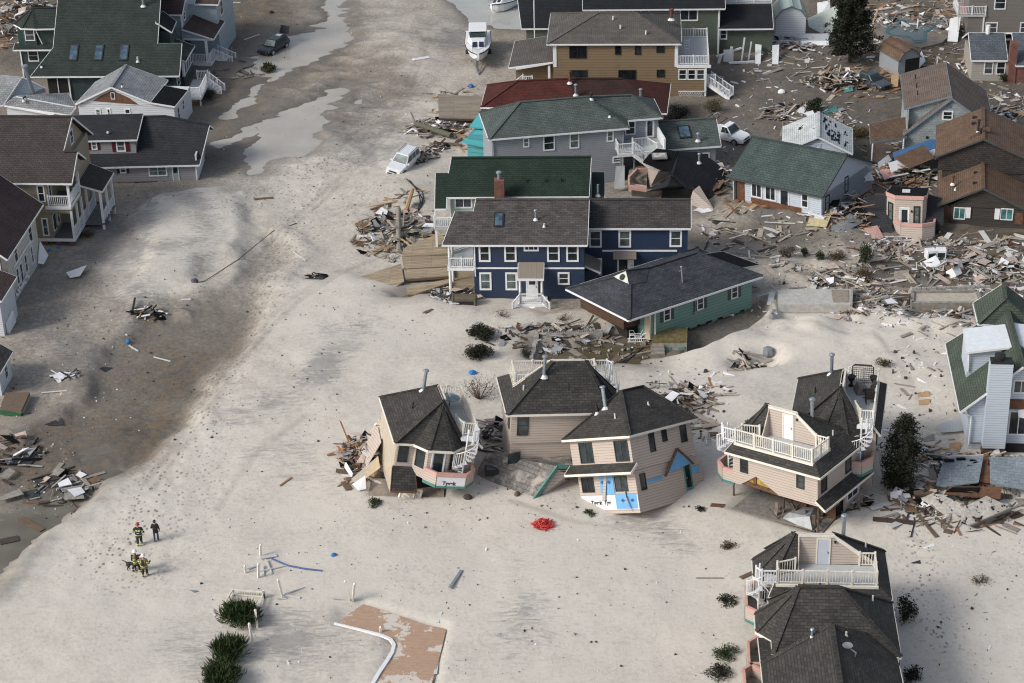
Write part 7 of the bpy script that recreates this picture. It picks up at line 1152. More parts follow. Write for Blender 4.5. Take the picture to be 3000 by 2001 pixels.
# flat torn sheets: corner pixels with heights
def sheet(P,mat,label,cat='panel',t=.05,name='panel',group=None):
    pts=[GT(p[:2],.04+(p[2] if len(p)>2 else 0)) if len(p)<4 else G(p[:2],p[2]) for p in P];c=sum(pts,Vector())/len(pts);m=MB();q=[p-c for p in pts];nn=(q[1]-q[0]).cross(q[2]-q[0]).normalized()
    if nn.z<0: q=q[::-1];nn=-nn
    m.hexa([p-nn*t for p in q],q);o=m.build(name,mat);o.location=c;return tag(o,label,cat,group)
ASPH=plain('asphalt_chunk',(.03,.031,.034),.9,.3)
for P,mt,lb in [([(195,808,.3),(255,793,.5),(235,818,.3),(205,818,.1)],WHITE,'broken white door lying on the dark sand by the left houses'),([(131,1247),(180,1226),(185,1248,.1),(160,1250)],ASPH,'triangular black roofing scrap alone on the left slope'),([(292,1080),(305,1076),(330,1078),(308,1090)],ASPH,'grey roofing scrap on the bank above the gravel'),([(8,1330),(40,1335),(45,1350),(10,1350)],ASPH,'black asphalt slab highest of the left edge rubble'),([(15,1340,.2),(55,1345,.2),(100,1350,.1),(85,1370),(45,1362),(20,1358)],ASPH,'long black asphalt slab with pale broken edge at left'),([(0,1410,.4),(30,1388,.5),(48,1395,.4),(26,1413,.3)],CONC,'pale square concrete slab at the left edge'),([(0,1468,.3),(58,1446,.4),(72,1462,.4),(5,1478,.3)],CONC,'long pale concrete slab below the square one'),([(152,1400,.3),(170,1383,.4),(192,1390,.4),(172,1405,.3)],CONC,'tilted pale concrete slab by the leaning beam'),([(190,1440,.3),(240,1436,.4),(248,1470,.3),(190,1475,.3)],CONC,'tan concrete slab standing in the pond shallows'),([(200,1452,.5),(240,1448,.6),(252,1460,.5),(222,1470,.4)],plain('pale_slab',(.5,.52,.54),.7),'pale blue-grey slab lying on the tan slab'),([(65,1442),(110,1440,.2),(118,1460),(85,1468)],ASPH,'dark asphalt slab right of the long pale slab'),([(100,1415,.2),(170,1400,.3),(185,1432),(120,1440)],ASPH,'large dark asphalt slab in the pond'),
 ([(567,725),(590,722),(570,735)],plain('slate_scrap',(.16,.2,.24)),'x'),([(557,1730),(583,1732),(570,1737)],plain('slate_scrap',(.16,.2,.24)),'slate blue scrap left of the picket fence remains'),([(2705,1605),(2735,1592),(2740,1600),(2712,1607)],WHITE,'white pointed scrap on the sand at lower right'),([(2668,1650),(2695,1642),(2698,1652)],ASPH,'black triangular scrap on the sand at lower right'),([(2085,1475),(2125,1478),(2118,1488),(2080,1484)],RUSTW,'rust brown plywood scrap left of the broken platform'),([(2455,510),(2465,520),(2460,525)],WHITE,'x'),([(2530,675,.2),(2570,670,.3),(2590,697),(2560,705)],PINKT,'pink wall panel lying in front of the pink turret'),([(2362,660),(2385,622,.5),(2440,635,.6),(2420,672,.2)],plain('cream_floor',(.42,.37,.22)),'cream floor sheet torn from the ripped house'),([(2500,620,.5),(2545,610,.8),(2550,640,.5),(2520,655,.3)],wood('grey_brown_sheet',(.17,.14,.11)),'grey-brown plywood sheet standing in the framing heap'),([(2420,672),(2490,640,.5),(2530,660,.3),(2470,682)],STEEL,'grey carpet hanging over the torn floor'),
 ([(2612,492,1.6),(2740,458,2.0),(2748,478,1.6),(2620,512,1.2)],plain('blue_roof_panel',(.05,.13,.27)),'blue panel with white flaking edge behind the pink turret'),([(2600,520,1.5),(2740,480,1.6),(2735,492,1.3),(2610,535,1.)],WHITE,'white flaking panel under the blue panel'),([(2570,505,1.),(2600,490,1.3),(2610,500,1.1),(2580,518,.8)],GREYM,'bent grey metal sheet beside the blue panel'),([(2615,512,1.8),(2700,492,2.4),(2735,514,1.8),(2662,534,1.4)],RF_BW,'brown shingled roof piece fallen beside the dark brown house'),([(2665,535,1.4),(2735,515,1.7),(2730,550,.3),(2672,552,.3)],S_WH,'x'),([(2575,525,.9),(2610,515,1.1),(2625,535,.7),(2590,545,.6)],PINKT,'small pink wall scrap in the wreckage'),([(2640,430),(2545,432,.6),(2535,480,.2),(2600,490,.2)],RF_TP,'brown roof sheet lying below the carport'),
 ([(2365,60,.2),(2450,45,1.2),(2460,95,.6),(2420,105),(2370,80)],plain('pale_green_sheet',(.42,.46,.4)),'pale green sheet leaning right of the white shed'),([(2225,110,.5),(2430,112,.5),(2430,125,.1),(2228,125,.1)],GREYM,'long grey wall section lying below the white shed'),([(2230,126,.3),(2430,128,.3),(2430,134),(2235,132)],WHITE,'long white sill lying below the grey wall section'),([(2393,30,.9),(2430,28,1.1),(2433,50,.1),(2395,60,.1)],WHITE,'white fence panel behind the white shed'),([(2780,90,1.4),(2812,85,1.6),(2805,126,.1),(2775,124,.1)],WHITE,'white door standing by the right side of the pool'),([(2212,155,1.),(2230,157,1.),(2228,188,0.),(2212,187,0.)],WHITE,'left white fence panel still standing in the sand'),([(2262,158,1.),(2282,156,1.),(2280,189,0.),(2262,188,0.)],WHITE,'right white fence panel still standing in the sand'),([(2668,205,.1),(2698,180,1.2),(2710,195,.6),(2690,205,.1)],WHITE,'white triangular panel beside the brown shed'),([(2410,322,.1),(2450,316,.2),(2456,330,.1),(2415,332)],TEALT,'teal sheet lying at the puddle'),([(2470,262,.2),(2495,258,.3),(2500,270,.1),(2475,272)],TEALT,'small teal sheet in front of the buried sedan'),([(2610,240,.7),(2632,236,.9),(2630,262,.3),(2608,262,.2)],WOODS[2],'brown cabinet side right of the buried sedan'),
 ([(2618,795),(2663,795,.1),(2663,818),(2620,815)],wood('grey_pallet',(.26,.23,.19)),'grey wooden grate lying on the sand left of the puddle'),([(2705,775,.3),(2760,765,.6),(2768,785,.3),(2715,797)],WHITE,'white cabinet lying at the flooded lot') if 0 else ([(2695,775,.1),(2740,764,.5),(2755,780,.3),(2720,797)],WHITE,'white folded panel at the flooded lot'),([(2740,888,.3),(2770,885,.5),(2772,905,.1),(2742,908,.1)],GREYM,'corrugated grey sheet leaning on the walled foundation'),
 ([(2620,930),(2630,915,.1),(2655,955),(2640,955)],WOODS[0],'pale striped board bundle on sand right of the tilted teal cottage'),([(2686,1152),(2722,1150,.1),(2724,1162),(2690,1165)],WOODS[2],'upper tan plywood square right of the roof deck house'),([(2690,1174),(2724,1172,.1),(2725,1185),(2692,1188)],WOODS[2],'lower tan plywood square right of the roof deck house'),([(2782,1302,.1),(2815,1303,.2),(2812,1320),(2780,1320)],WOODS[2],'tan plywood square beside the sided chimney house'),([(2695,1288),(2735,1275,.1),(2740,1290),(2710,1295)],CONC,'broken grey paving slab left of the sided house'),([(2755,1250,.3),(2820,1240,.5),(2820,1270,.2),(2755,1275,.2)],GREYM,'crumpled grey siding heap beside the sided house'),([(1060,1345,.8),(1110,1310,1.8),(1120,1350,1.6),(1075,1390,.6)],S_PK,'large pink siding wall piece standing in the heap'),([(1078,1302,.9),(1118,1290,2.),(1126,1340,1.7),(1080,1345,.8)],S_PK,'second pink siding wall piece above the first'),([(1032,1430,.3),(1072,1418,.7),(1073,1440,.2),(1050,1442,.1)],WRAP,'white cloth hanging from the wreckage heap'),([(1008,1372,.1),(1014,1368,.4),(1034,1398,.3),(1030,1402)],WHITE,'white plastic gutter piece sticking out of the heap'),([(1030,1418,.4),(1110,1370,1.0),(1115,1395,.8),(1050,1430,.3)],S_CRM,'cream wall piece across the wreckage heap')]:
    if lb!='x': sheet(P,mt,lb)
# ---------------------------------------------------------------- collapsed roof between the pink houses
t=thing('ruined_roof','collapsed sandy shingle roof with teal rake between the two tilted pink houses','roof',G((1560,1400)));o_=t.location
q=lambda p,z:tuple(G(p,z)-o_)
def fit2(k,x,y): return C(k,x,y)
PLC=[(*C(9,1430,915),1.75),(*C(9,2095,1045),2.35),(*C(9,1835,1408),.0)]
A_,B_,C_,D_,E_=[onp(PLC,C(9,x,y)) for x,y in ((1430,915),(2095,1045),(1835,1408),(1300,1290),(1350,1060))]
roof([[A_,B_,C_,D_,E_]],RF_PKS,t,None,t=.1);m=MB();m.bar(B_,C_,.12,.3);m.bar(B_,q(C(9,2235,1050),2.1),.1,.3);m.build('rake_board',TEALT,t)
plate([q(C(9,2090,1075),2.0),q(C(9,1880,1380),-.05),q(C(9,2220,1190),-.05),q(C(9,2236,1075),1.8)],S_PK,'gable_wall',t,.06);plate([q(C(9,2120,1080),1.9),q(C(9,2100,1150),1.),q(C(9,2200,1165),.9),q(C(9,2236,1090),1.7)],RUSTW,'opening_board',t,.09)
roof([[A_,B_,q(C(9,2240,1030),2.2),q(C(9,2200,960),1.9),q(C(9,1930,900),1.5)]],RF_PKS,t,None,t=.08)
roof([[q(C(9,1808,840),1.9),q(C(9,1890,735),2.6),q(C(9,2115,770),2.6),q(C(9,2090,872),1.9)]],RF_GB2,t,None,t=.1);roof([[q(C(9,2100,870),1.9),q(C(9,2120,775),2.5),q(C(9,2240,800),2.2),q(C(9,2230,900),1.6)]],RF_GB2,t,None,t=.1)
p=onp(PLC,C(9,1480,1085));m=MB();m.box(p[0]-.55,p[0]+.45,p[1]-.4,p[1]+.5,p[2]-.2,p[2]+.18);so_=m.build('skylight',BLACK,t);m=MB();m.box(p[0]-.43,p[0]+.33,p[1]-.28,p[1]+.38,p[2]+.18,p[2]+.22);m.build('pane',GL,so_)
# ---------------------------------------------------------------- platforms left of lost storeys
def platform(P,label,top,h=.35,cat='platform',edge=RUSTW,name='floor_platform'):
    c=GT(P[0]);t=thing(name,label,cat,(c.x,c.y,0));pts=[G(p,h)-Vector((c.x,c.y,0)) for p in P];pr=[(p.x,p.y) for p in pts];m=MB();m.prism(pr,h-.12,h);m.build('floor',top,t);m=MB();m.prism([(x*.985,y*.985) for x,y in pr],-.3,h-.125);m.build('joists',edge,t);return t
SANDP=plain('sand_dusted_floor',(.36,.31,.26),.9,.2,.6)
platform([C(9,310,1330),C(9,350,1150),C(9,1030,1215),C(9,1025,1330)],'sand covered floor platform lying in front of the tilted house with spiral stair',SANDP,.35)
platform([(2144,1489),(2218,1430),(2330,1420),(2470,1490),(2410,1559)],'sand covered floor platform under the house with the torn storey',plain('dusty_floor',(.36,.34,.31),.8,.25,.8),.3)
t=thing('fallen_fence','cream picket fence panel fallen on the sandy floor platform','fence',GT((1200,1448),.35));o_=t.location
q3=lambda k,x,y,z:tuple(G(C(k,x,y),z)-o_)
m=MB();a,b_,c_,d_=[Vector(v) for v in (q3(9,600,1350,.3),q3(9,800,1345,.3),q3(9,820,1265,.95),q3(9,625,1262,.95))];[m.bar(a.lerp(b_,k/18),d_.lerp(c_,k/18),.05,.03) for k in range(19)];m.build('pickets',CREAM,t)
for u in (0,.68,1): m=MB();m.bar(a.lerp(b_,u),d_.lerp(c_,u),.13,.1);m.build('post',CREAM,t)
m=MB();m.bar(a,b_,.07,.09);m.bar(d_,c_,.07,.09);m.build('rail',CREAM,t)
text(P1,'Tyvek',(0,0,0),(0,0,0),.4,INK).matrix_local=Matrix(((0,0,-1,-1.49),(-1,0,0,2.9),(0,1,0,2.52),(0,0,0,1)));m=MB();m.box(-1.485,-1.46,1.25,3.3,2.42,3.12);m.build('house_wrap',WRAP,P1)
# ---------------------------------------------------------------- wooden decks by the navy house
def deck(P,label,h,th=.12,mat=None):
    c=GT(P[0]);t=thing('deck_section',label,'deck',(c.x,c.y,0),group='torn timber deck sections beside the navy house');pts=[G(C(6,x,y),h+dz)-Vector((c.x,c.y,0)) for x,y,dz in P];n_=(pts[1]-pts[0]).cross(pts[2]-pts[0]).normalized();n_=n_ if n_.z>0 else -n_;m=MB();m.hexa([p-n_*th for p in pts],pts);m.build('deck_boards',mat or DECKW,t);m=MB();L=len(pts)
    cc=sum(pts,Vector())/L
    for i in range(L): m.bar(pts[i].lerp(cc,.06)-n_*(th+.1),pts[(i+1)%L].lerp(cc,.06)-n_*(th+.1),.08,.18)
    m.build('joist',WOODS[3],t);return t
for P,lb,h in [([(570,995,0),(580,930,.1),(620,895,.15),(945,770,.3),(970,860,.3),(1000,970,.2)],'uppermost of the torn tan deck sections, running under the green house',.6),([(567,1003,0),(1005,985,.2),(1030,1085,.1),(620,1108,0),(580,1085,0)],'second tan deck section from the top, narrow with a dark slot below',.6),([(585,1118,0),(1035,1095,.1),(1050,1170,.05),(600,1205,0)],'third tan deck section from the top, beside the navy porch',.55),([(610,1285,-.1),(1010,1205,.2),(1018,1240,.2),(700,1345,-.1),(618,1342,-.1)],'lowest tan deck section, tilted over the lattice tangle',.5),([(180,1185,-.25),(560,1062,.1),(590,1228,.1),(440,1325,-.2)],'diamond shaped grey deck section sagging furthest left',.4)]:
    deck(P,lb,h)
P=[C(2,1632,770),C(2,1992,792),C(2,1985,972),C(2,1640,960)];t=thing('dock_panel','large grey plank dock panel lying beside the red-roofed house','deck',(G(P[0]).x,G(P[0]).y,0));pts=[G(p,.45+.1*i)-t.location for i,p in enumerate(P)];n_=Vector((0,0,.14));m=MB();m.hexa([p-n_ for p in pts],pts);m.build('deck_boards',planks('grey_deck_boards',(.3,.255,.195),(.22,.185,.145),.3,.2),t);m=MB();m.bar(pts[3]-n_*1.6,pts[2]-n_*1.6,.12,.2);m.build('joist',WOODS[7],t)
m=MB();m.tube([GT((1168,620),.3),GT((1168,690),.45),GT((1170,745),.35)],[.22,.24,.25],10);tag(m.build('log',WOODS[1]),'long bare tree trunk lying upright in the photo beside the tan deck','log')
m=MB();m.tube([GT((1190,622),.2),GT((1210,585),1.1)],[.25,.2],8);tag(m.build('log',WOODS[2]),'stubby tan log leaning out of the heap near the cables','log')
m=MB();m.tube([GT((1218,378),.6),GT((1322,410),.5)],[.28,.28],10);tag(m.build('log',plain('mossy_log',(.1,.1,.065),.9)),'mossy green piling lying behind the white sport utility vehicle','log')
for k,(P,lb) in enumerate([([(1200,530),(1225,560),(1232,595),(1215,630)],'left of the three black cables trailing from the white vehicle'),([(1190,525),(1215,550),(1238,585),(1235,600),(1222,625)],'middle of the three black cables trailing from the white vehicle'),([(1205,540),(1236,562),(1243,590),(1228,615)],'right of the three black cables trailing from the white vehicle'),([(2670,1480),(2680,1530),(2668,1575)],'grey cable lying along the track right of the torn-storey house'),([(960,1835),(1005,1640),(1000,1620)],'x')]):
    if lb!='x': m=MB();m.tube([GT(p,.06) for p in P],.045,6);tag(m.build('cable',BLACK),lb,'cable')
m=MB();m.tube([GT(p,.06) for p in [(795,1638),(840,1658),(890,1668),(943,1674)]],.06,6);tag(m.build('hose',plain('blue_hose',(.04,.09,.25))),'blue hose trailing across the sand from the broken fence','hose')
m=MB();m.tube([GT(p,.04) for p in [(870,655),(800,678),(700,760),(600,825),(575,830)]],.035,5);tag(m.build('cable',WOODS[7]),'thin buried line curving along the edge of the sand fan','cable')
t=thing('sofa','brown upturned sofa under the navy house porch','sofa',GT((1360,890)),(0,0,-4));m=MB();m.box(-1.0,1.05,-.3,.5,.3,.75);bev(m.build('cushions',plain('olive_fabric',(.11,.09,.065),.8),t),.1)
for x0 in (-1.05,.85): m=MB();m.box(x0,x0+.22,-.35,.5,-.1,.8);bev(m.build('arm',plain('olive_fabric',(.11,.09,.065)),t),.08)
m=MB();m.box(-.85,.85,-.28,.45,-.1,.29);m.build('base',BLACK,t)
# ---------------------------------------------------------------- foundations
t=thing('foundation_slab','long pale concrete foundation slab right of the teal cottage','foundation',G((2280,900)));o_=t.location;pts=[G(p,.8)-o_ for p in ((2280,892),(2492,892),(2495,846),(2278,848))];m=MB();m.prism([(p.x,p.y) for p in pts],.05,.8);m.build('slab',plain('pale_concrete',(.52,.51,.48),.85,.15,.5),t);m=MB();m.prism([(p.x,p.y) for p in pts],-.4,.05);m.build('block_course',CINDER,t);pts=[G(p,.8)-o_ for p in ((2440,886),(2486,886),(2486,850),(2436,850))];m=MB();m.prism([(p.x,p.y) for p in pts],.81,.86);m.build('sand_cover',SANDP,t);m=MB();m.prism([(G(p,.8)-o_)[:2] for p in ((2490,898),(2497,898),(2499,845),(2492,845))],-.3,.95);m.build('cinder_edge',CINDER,t)
t=thing('foundation_walls','rectangular concrete foundation walls holding sand, at right','foundation',G((2672,900)));o_=t.location;pp=[G(p,.9)-o_ for p in ((2672,885),(2874,885),(2862,850),(2674,852))];m=MB();m.prism([(p.x,p.y) for p in pp],-.3,.72);m.build('sand_fill',plain('sand_fill',(.4,.36,.3),.9,.15),t)
for i in range(4): m=MB();m.bar(tuple(pp[i])[:2]+(.25,),tuple(pp[(i+1)%4])[:2]+(.25,),.3,1.3);m.build('wall',CONC,t)
m=MB();[m.box(pp[3].x+k*.42,pp[3].x+k*.42+.36,pp[3].y+.2,pp[3].y+.42,.85,1.05) for k in range(16)];m.build('block_course',CINDER,t)
_bm={}
def cblock(p,a,label,group,tl=0,s=1.):
    if 'b' not in _bm:
        m=MB()
        for x in (-.2,-.02,.16): m.box(x,x+.04,-.1,.1,0,.2)
        m.box(-.16,.16,-.1,-.065,0,.2);m.box(-.16,.16,.065,.1,0,.2);o=m.build('cinder_block',CINDER);_bm['b']=o.data;bpy.data.objects.remove(o)
    o=bpy.data.objects.new('cinder_block',_bm['b']);COL.objects.link(o);o.location=p;o.rotation_euler=(R_(tl),R_(tl*.5),R_(a));o.scale=(s,s,s);return tag(o,label,'cinder block',group)
rg=random.Random(77)
# standing block walls round the muddy foundation
t=thing('block_wall','low cinder block wall along the back of the muddy foundation','wall',GT((1590,985)));o_=t.location;t.location.z=0;o_=t.location;a=G((1600,982),.4)-o_;b_=G((1765,976),.4)-o_;m=MB();m.bar((a.x,a.y,.15),(b_.x,b_.y,.15),.25,.9);m.build('wall',CINDER,t);m=MB();[m.box(a.lerp(b_,k/28).x,a.lerp(b_,k/28).x+.08,a.y-.08+(b_.y-a.y)*k/28,a.y+.08+(b_.y-a.y)*k/28,.6,.66) for k in range(29)];m.build('wall_cap',CONC,t)
t=thing('block_wall','broken stepped cinder block wall on the left side of the muddy foundation','wall',GT((1552,1060)));t.location.z=0;o_=t.location
for k in range(7): p=G((1553+k*4,1062-k*15),.3)-o_;m=MB();m.box(p.x-.15,p.x+.15,p.y-.35,p.y+.35,-.3,.35+.18*(k%2));m.build('pier',CINDER,t)
for k in range(14): cblock(GT((rg.uniform(1590,1760),rg.uniform(958,972)),.05),rg.uniform(0,180),'grey cinder block lying along the wall below the navy house','blocks along the wall below the navy house',rg.choice((0,0,90,20)))
for k in range(42): cblock(GT((rg.uniform(2810,2950),rg.uniform(765,805)),.03),rg.uniform(0,180),'grey cinder block scattered in the flooded lot','blocks in the flooded lot',rg.choice((0,0,90,30)))
for k in range(30): cblock(GT((2710+k*8+rg.uniform(-8,8),712+rg.gauss(0,4)+k*.1),.03),rg.uniform(-20,20),'grey cinder block in the fallen row right of the pink turret','blocks in the fallen row',rg.choice((0,0,90,15)))
for k in range(24): cblock(GT((rg.uniform(2555,2640),rg.uniform(700,735)),.05),rg.uniform(0,180),'grey cinder block spilled in front of the pink turret','blocks spilled before the turret',rg.choice((0,90,30)))
for k in range(16): cblock(GT((rg.uniform(1600,1890),rg.uniform(1000,1062)),.03),rg.uniform(0,180),'grey cinder block in the mud of the walled foundation','blocks in the muddy foundation',rg.choice((0,0,90,30)))
t=thing('porch_block','stained concrete entry porch left standing below the teal cottage','porch',GT((1912,1024)));t.location.z=0;o_=t.location;pp=[(G(C(7,x,y),.75)-o_) for x,y in ((868,1400),(1155,1395),(1160,1285),(885,1300))];m=MB();m.prism([p[:2] for p in pp],.55,.75);m.build('slab',plain('ochre_stained_concrete',(.3,.25,.13),.8,.3,1.),t);m=MB();m.prism([p[:2] for p in pp],-.4,.55);m.build('block_base',CINDER,t);m=MB();[m.box(pp[0].x-.1,pp[0].x+1.0,pp[0].y-.3*(k+1),pp[0].y-.3*k,-.4,.45-.2*k) for k in range(3)];m.build('step',CONC,t)
for u0 in (.35,.75): m=MB();v=pp[0].lerp(pp[1],u0);m.box(v.x,v.x+.55,v.y-.06,v.y-.01,-.1,.2);m.build('teal_panel',S_TE,t)
t=thing('plastic_crate','white plastic dish rack shaped frame below the tipped teal cottage','frame',GT(C(7,755,1390)));m=MB()
for x in (-.75,-.25,.25,.75):
    for y in (-.3,.3): m.tube([(x,y,0),(x*.95,y,.75 if abs(x)>.5 else .45)],.04,5)
for y in (-.3,.3):
    m.tube([(-.9,y,.0),(.9,y,0)],.045,5);m.tube([(-.9,y,.3),(.9,y,.3)],.045,5);m.tube([(-.75,y,.75),(-.4,y,.75),(-.25,y,.45),(.25,y,.45),(.4,y,.75),(.75,y,.75)],.045,5)
for k in range(10): m.tube([(-.8+k*.18,-.3,.02),(-.8+k*.18,-.3,.4)],.02,4)
m.build('frame',WHITE,t)
o=MB();o.lathe((0,0,0),[(.35,-.2),(.5,0),(.46,.32),(.4,.5),(.12,.55)],7);o=tag(o.build('boulder',plain('grey_rock',(.2,.22,.24),.9,.3),None),'grey boulder-like tank in the scour hole','boulder');o.location=GT((2250,1050),.0)
o=MB();o.lathe((0,0,-.2),[(.3,0),(.42,.3),(.4,.45),(.1,.5)],14);o=tag(o.build('bucket',plain('beige_plastic',(.42,.38,.33))),'beige upturned tub below the corner of the teal cottage','tub');o.location=GT(C(7,650,1250),.5)
# ---------------------------------------------------------------- white fences and posts
def fence(label,pts,h,mat=CREAM,bal=True):
    c=GT(pts[0]);t=thing('picket_fence',label,'fence',tuple(c));P=[GT(p)-c for p in pts]
    for i in range(len(P)-1):
        a,b_=P[i],P[i+1];m=MB();m.bar(a+Vector((0,0,h*.95)),b_+Vector((0,0,h*.95)),.08,.1);m.bar(a+Vector((0,0,h*.2)),b_+Vector((0,0,h*.2)),.06,.08);m.build('rail',mat,t);m=MB();n_=int((b_-a).length/.16)
        if bal: [m.bar(a.lerp(b_,k/n_)+Vector((0,0,h*.2)),a.lerp(b_,k/n_)+Vector((0,0,h*.95)),.04) for k in range(1,n_)];m.build('pickets',mat,t)
    for p in P: m=MB();m.box(p.x-.07,p.x+.07,p.y-.07,p.y+.07,-.3,h+.1);m.build('post',mat,t)
    return t
fence('square of cream picket fence still standing at lower left',[(655,1795),(672,1762),(683,1745),(773,1752)],.5);fence('right side of the cream picket square behind the juniper',[(773,1752),(760,1796),(668,1785)],.5)
for i,(x,y,h_,lb) in enumerate([(754,1840,1.35,'leaning slotted white fence post right of the upper juniper'),(741,1886,1.5,'slotted white fence post beside the middle juniper'),(829,1752,1.5,'cream fence post with fallen rails on open sand'),(1024,1762,1.6,'left of the paired cream posts above the paved patch'),(1033,1762,1.5,'right of the paired cream posts above the paved patch'),(1115,1860,.6,'short white post on the curved curb'),(764,1630,.9,'dark capped post of the broken fence at centre left'),(757,1692,1.2,'white post in the tangle of the broken fence'),(720,1678,.6,'stubby cream post at left of the broken fence')]):
    t=thing('fence_post',lb,'post',tuple(GT((x,y))),(rg.uniform(-8,8),rg.uniform(-8,8),rg.uniform(0,40)));m=MB();m.box(-.07,.07,-.07,.07,-.3,h_);m.build('shaft',CREAM,t);m=MB();m.lathe((0,0,h_),[(.1,0),(.1,.04),(.02,.1)],4);m.build('cap',CREAM,t)
for a,b_,w,lb in [((762,1640),(810,1628),.35,'cream slab across the top of the broken fence'),((722,1672),(755,1658),.14,'cream rail at left of the broken fence'),((760,1680),(840,1658),.08,'thin white lath right of the broken fence'),((778,1645),(797,1682),.1,'white lath pointing down from the broken fence'),((768,1660),(772,1690),.16,'short white slat in the broken fence tangle'),((832,1745),(890,1722),.12,'upper fallen rail beside the cream post'),((832,1748),(880,1753),.16,'lower fallen rail beside the cream post'),((805,1757),(840,1755),.1,'short fallen lath at the foot of the cream post'),((970,1757),(1035,1758),.14,'cream rail lying left of the paired posts'),((618,1790),(632,1806),.14,'white lath left of the picket square'),((1278,1826),(1292,1796),.2,'x'),((1276,1980),(1283,1926),.22,'white edging board at the right side of the paved patch'),((1266,2000),(1274,1978),.2,'lower white edging board at the right side of the paved patch'),((1330,1935),(1362,1935),.14,'white corner board right of the paved patch'),((1318,1728),(1352,1672),.2,'slate blue pole lying pointed on the sand')]:
    if lb!='x': board(a,b_,w,4 if 'slate' not in lb else plain('slate_pole',(.2,.24,.27)),lb,za=.12)
# paved patch and curb
m,n,l,b=newmat('sandy_brick_paving');uv=N(n,'UVMap');bt=N(n,'TexBrick');l.new(uv.outputs[0],bt.inputs[0])
for k,v in (('Scale',1.),('Brick Width',.32),('Row Height',.16),('Mortar Size',.012),('Bias',0.)): bt.inputs[k].default_value=v
bt.inputs['Color1'].default_value=(.42,.27,.18,1);bt.inputs['Color2'].default_value=(.36,.23,.155,1);bt.inputs['Mortar'].default_value=(.4,.32,.25,1)
t1=noise(n,l,.55,6,uv.outputs[0],.65);bt2=N(n,'TexBrick');l.new(uv.outputs[0],bt2.inputs[0])
for k,v in (('Scale',1.),('Brick Width',.64),('Row Height',.16),('Mortar Size',0.),('Bias',.75)): bt2.inputs[k].default_value=v
bt2.inputs['Color1'].default_value=(0,0,0,1);bt2.inputs['Color2'].default_value=(.13,.13,.13,1);sm=math_(n,l,'ADD',t1.outputs[0],bt2.outputs[0]);sr=ramp(n,l,sm,[(.67,0.),(.69,1.)]);l.new(mixc(n,l,sr.outputs[0],bt.outputs[0],(.56,.51,.45)),b.inputs[0]);b.inputs['Roughness'].default_value=.9
PAVE=m
P=[C(14,x,y) for x,y in [(1450,660),(1545,600),(1750,668),(1900,715),(2000,755),(2190,795),(2205,810),(2160,1000),(2090,1240),(2085,1300),(1615,1300),(1650,1190),(1720,1120),(1790,1000),(1812,930),(1790,880),(1700,845),(1600,815),(1480,790),(1350,745)]];pts=[G(p) for p in P];zz=.32
m=MB();tm_=max(T(p.x,p.y) for p in pts);zz=max(.2,tm_+.03);m.prism([G(p,zz)[:2] for p in P][::-1],-.3,zz);o=m.build('brick_patio',PAVE);o['kind']='structure'
cp=[C(14,x,y) for x,y in [(1310,758),(1480,800),(1600,830),(1690,855),(1760,885),(1790,930),(1775,990),(1740,1050),(1700,1110),(1660,1170),(1620,1240),(1590,1300)]];m=MB();pp=[G(p,zz) for p in cp]
for i in range(len(pp)-1): m.bar(pp[i]+Vector((0,0,.02)),pp[i+1]+Vector((0,0,.02)),.1+.028*min(i,6),.16)
tag(m.build('curb',WHITE),'white curved curb along the left edge of the brick patio','curb')
# red net and small bright things
rg=random.Random(55);m=MB();c=GT((1592,1540))
for k in range(230):
    a=rg.uniform(0,6.28);q_=math.sqrt(rg.random());p0=Vector((math.cos(a)*q_*.65,math.sin(a)*q_*.6,.55*(1-q_)*rg.random()));d=Vector((rg.uniform(-.5,.5),rg.uniform(-.4,.4),rg.uniform(-.1,.25)));m.tube([p0,p0+d*.5+Vector((0,0,.08)),p0+d*.7],.032,4)
o=tag(m.build('net',plain('red_netting',(.5,.035,.03),.6)),'bright red tangle of plastic netting on the open sand','net');o.location=(c.x,c.y,c.z+.02)
BL=plain('bright_blue_plastic',(.02,.2,.5),.4)
for (x,y),mt,s,lb in [((376,1006),BL,.35,'blue plastic scrap on the gravel slope beside a white strip'),((978,1628),BL,.3,'blue plastic scrap on open sand left of the slate pole'),((172,726),BL,.3,'upper blue scrap in front of the beige porch'),((145,735),BL,.3,'lower blue scrap in front of the beige porch'),((1384,1095),BL,.45,'blue helmet shaped thing behind the leafless shrub'),((1380,255),plain('blue_barrel',(.02,.1,.33)),.5,'blue barrel by the boat trailer'),((570,826),plain('purple_pot',(.1,.06,.11)),.45,'dark purple pot at the end of the buried line'),((1515,1450),WOODS[3],.4,'brown stump standing on the sand below the sandy roof'),((1370,1460),WOODS[7],.45,'dark driftwood lump below the spiral stair house'),((2740,790),WHITE,.5,'x'),((2290,272),WHITE,.55,'white appliance lying in the bare yard'),((795,38),BLACK,.4,'black drum lying on the bare street'),((2320,1058),BLACK,.1,'x'),((1810,540),STEEL,.3,'x'),((2860,995),plain('pale_scrap',(.5,.5,.48)),.3,'x')]:
    if lb!='x':
        m=MB();m.lathe((0,0,0),[(s*.4,-.1),(s*.6,.05),(s*.5,s*.5),(s*.15,s*.75)],9);o=tag(m.build('plastic_scrap' if mt is BL else 'debris_lump',mt),lb,'scrap');o.location=GT((x,y));o.scale=(1.3,.9,1);o.rotation_euler=(0,R_(12),rg.uniform(0,3))
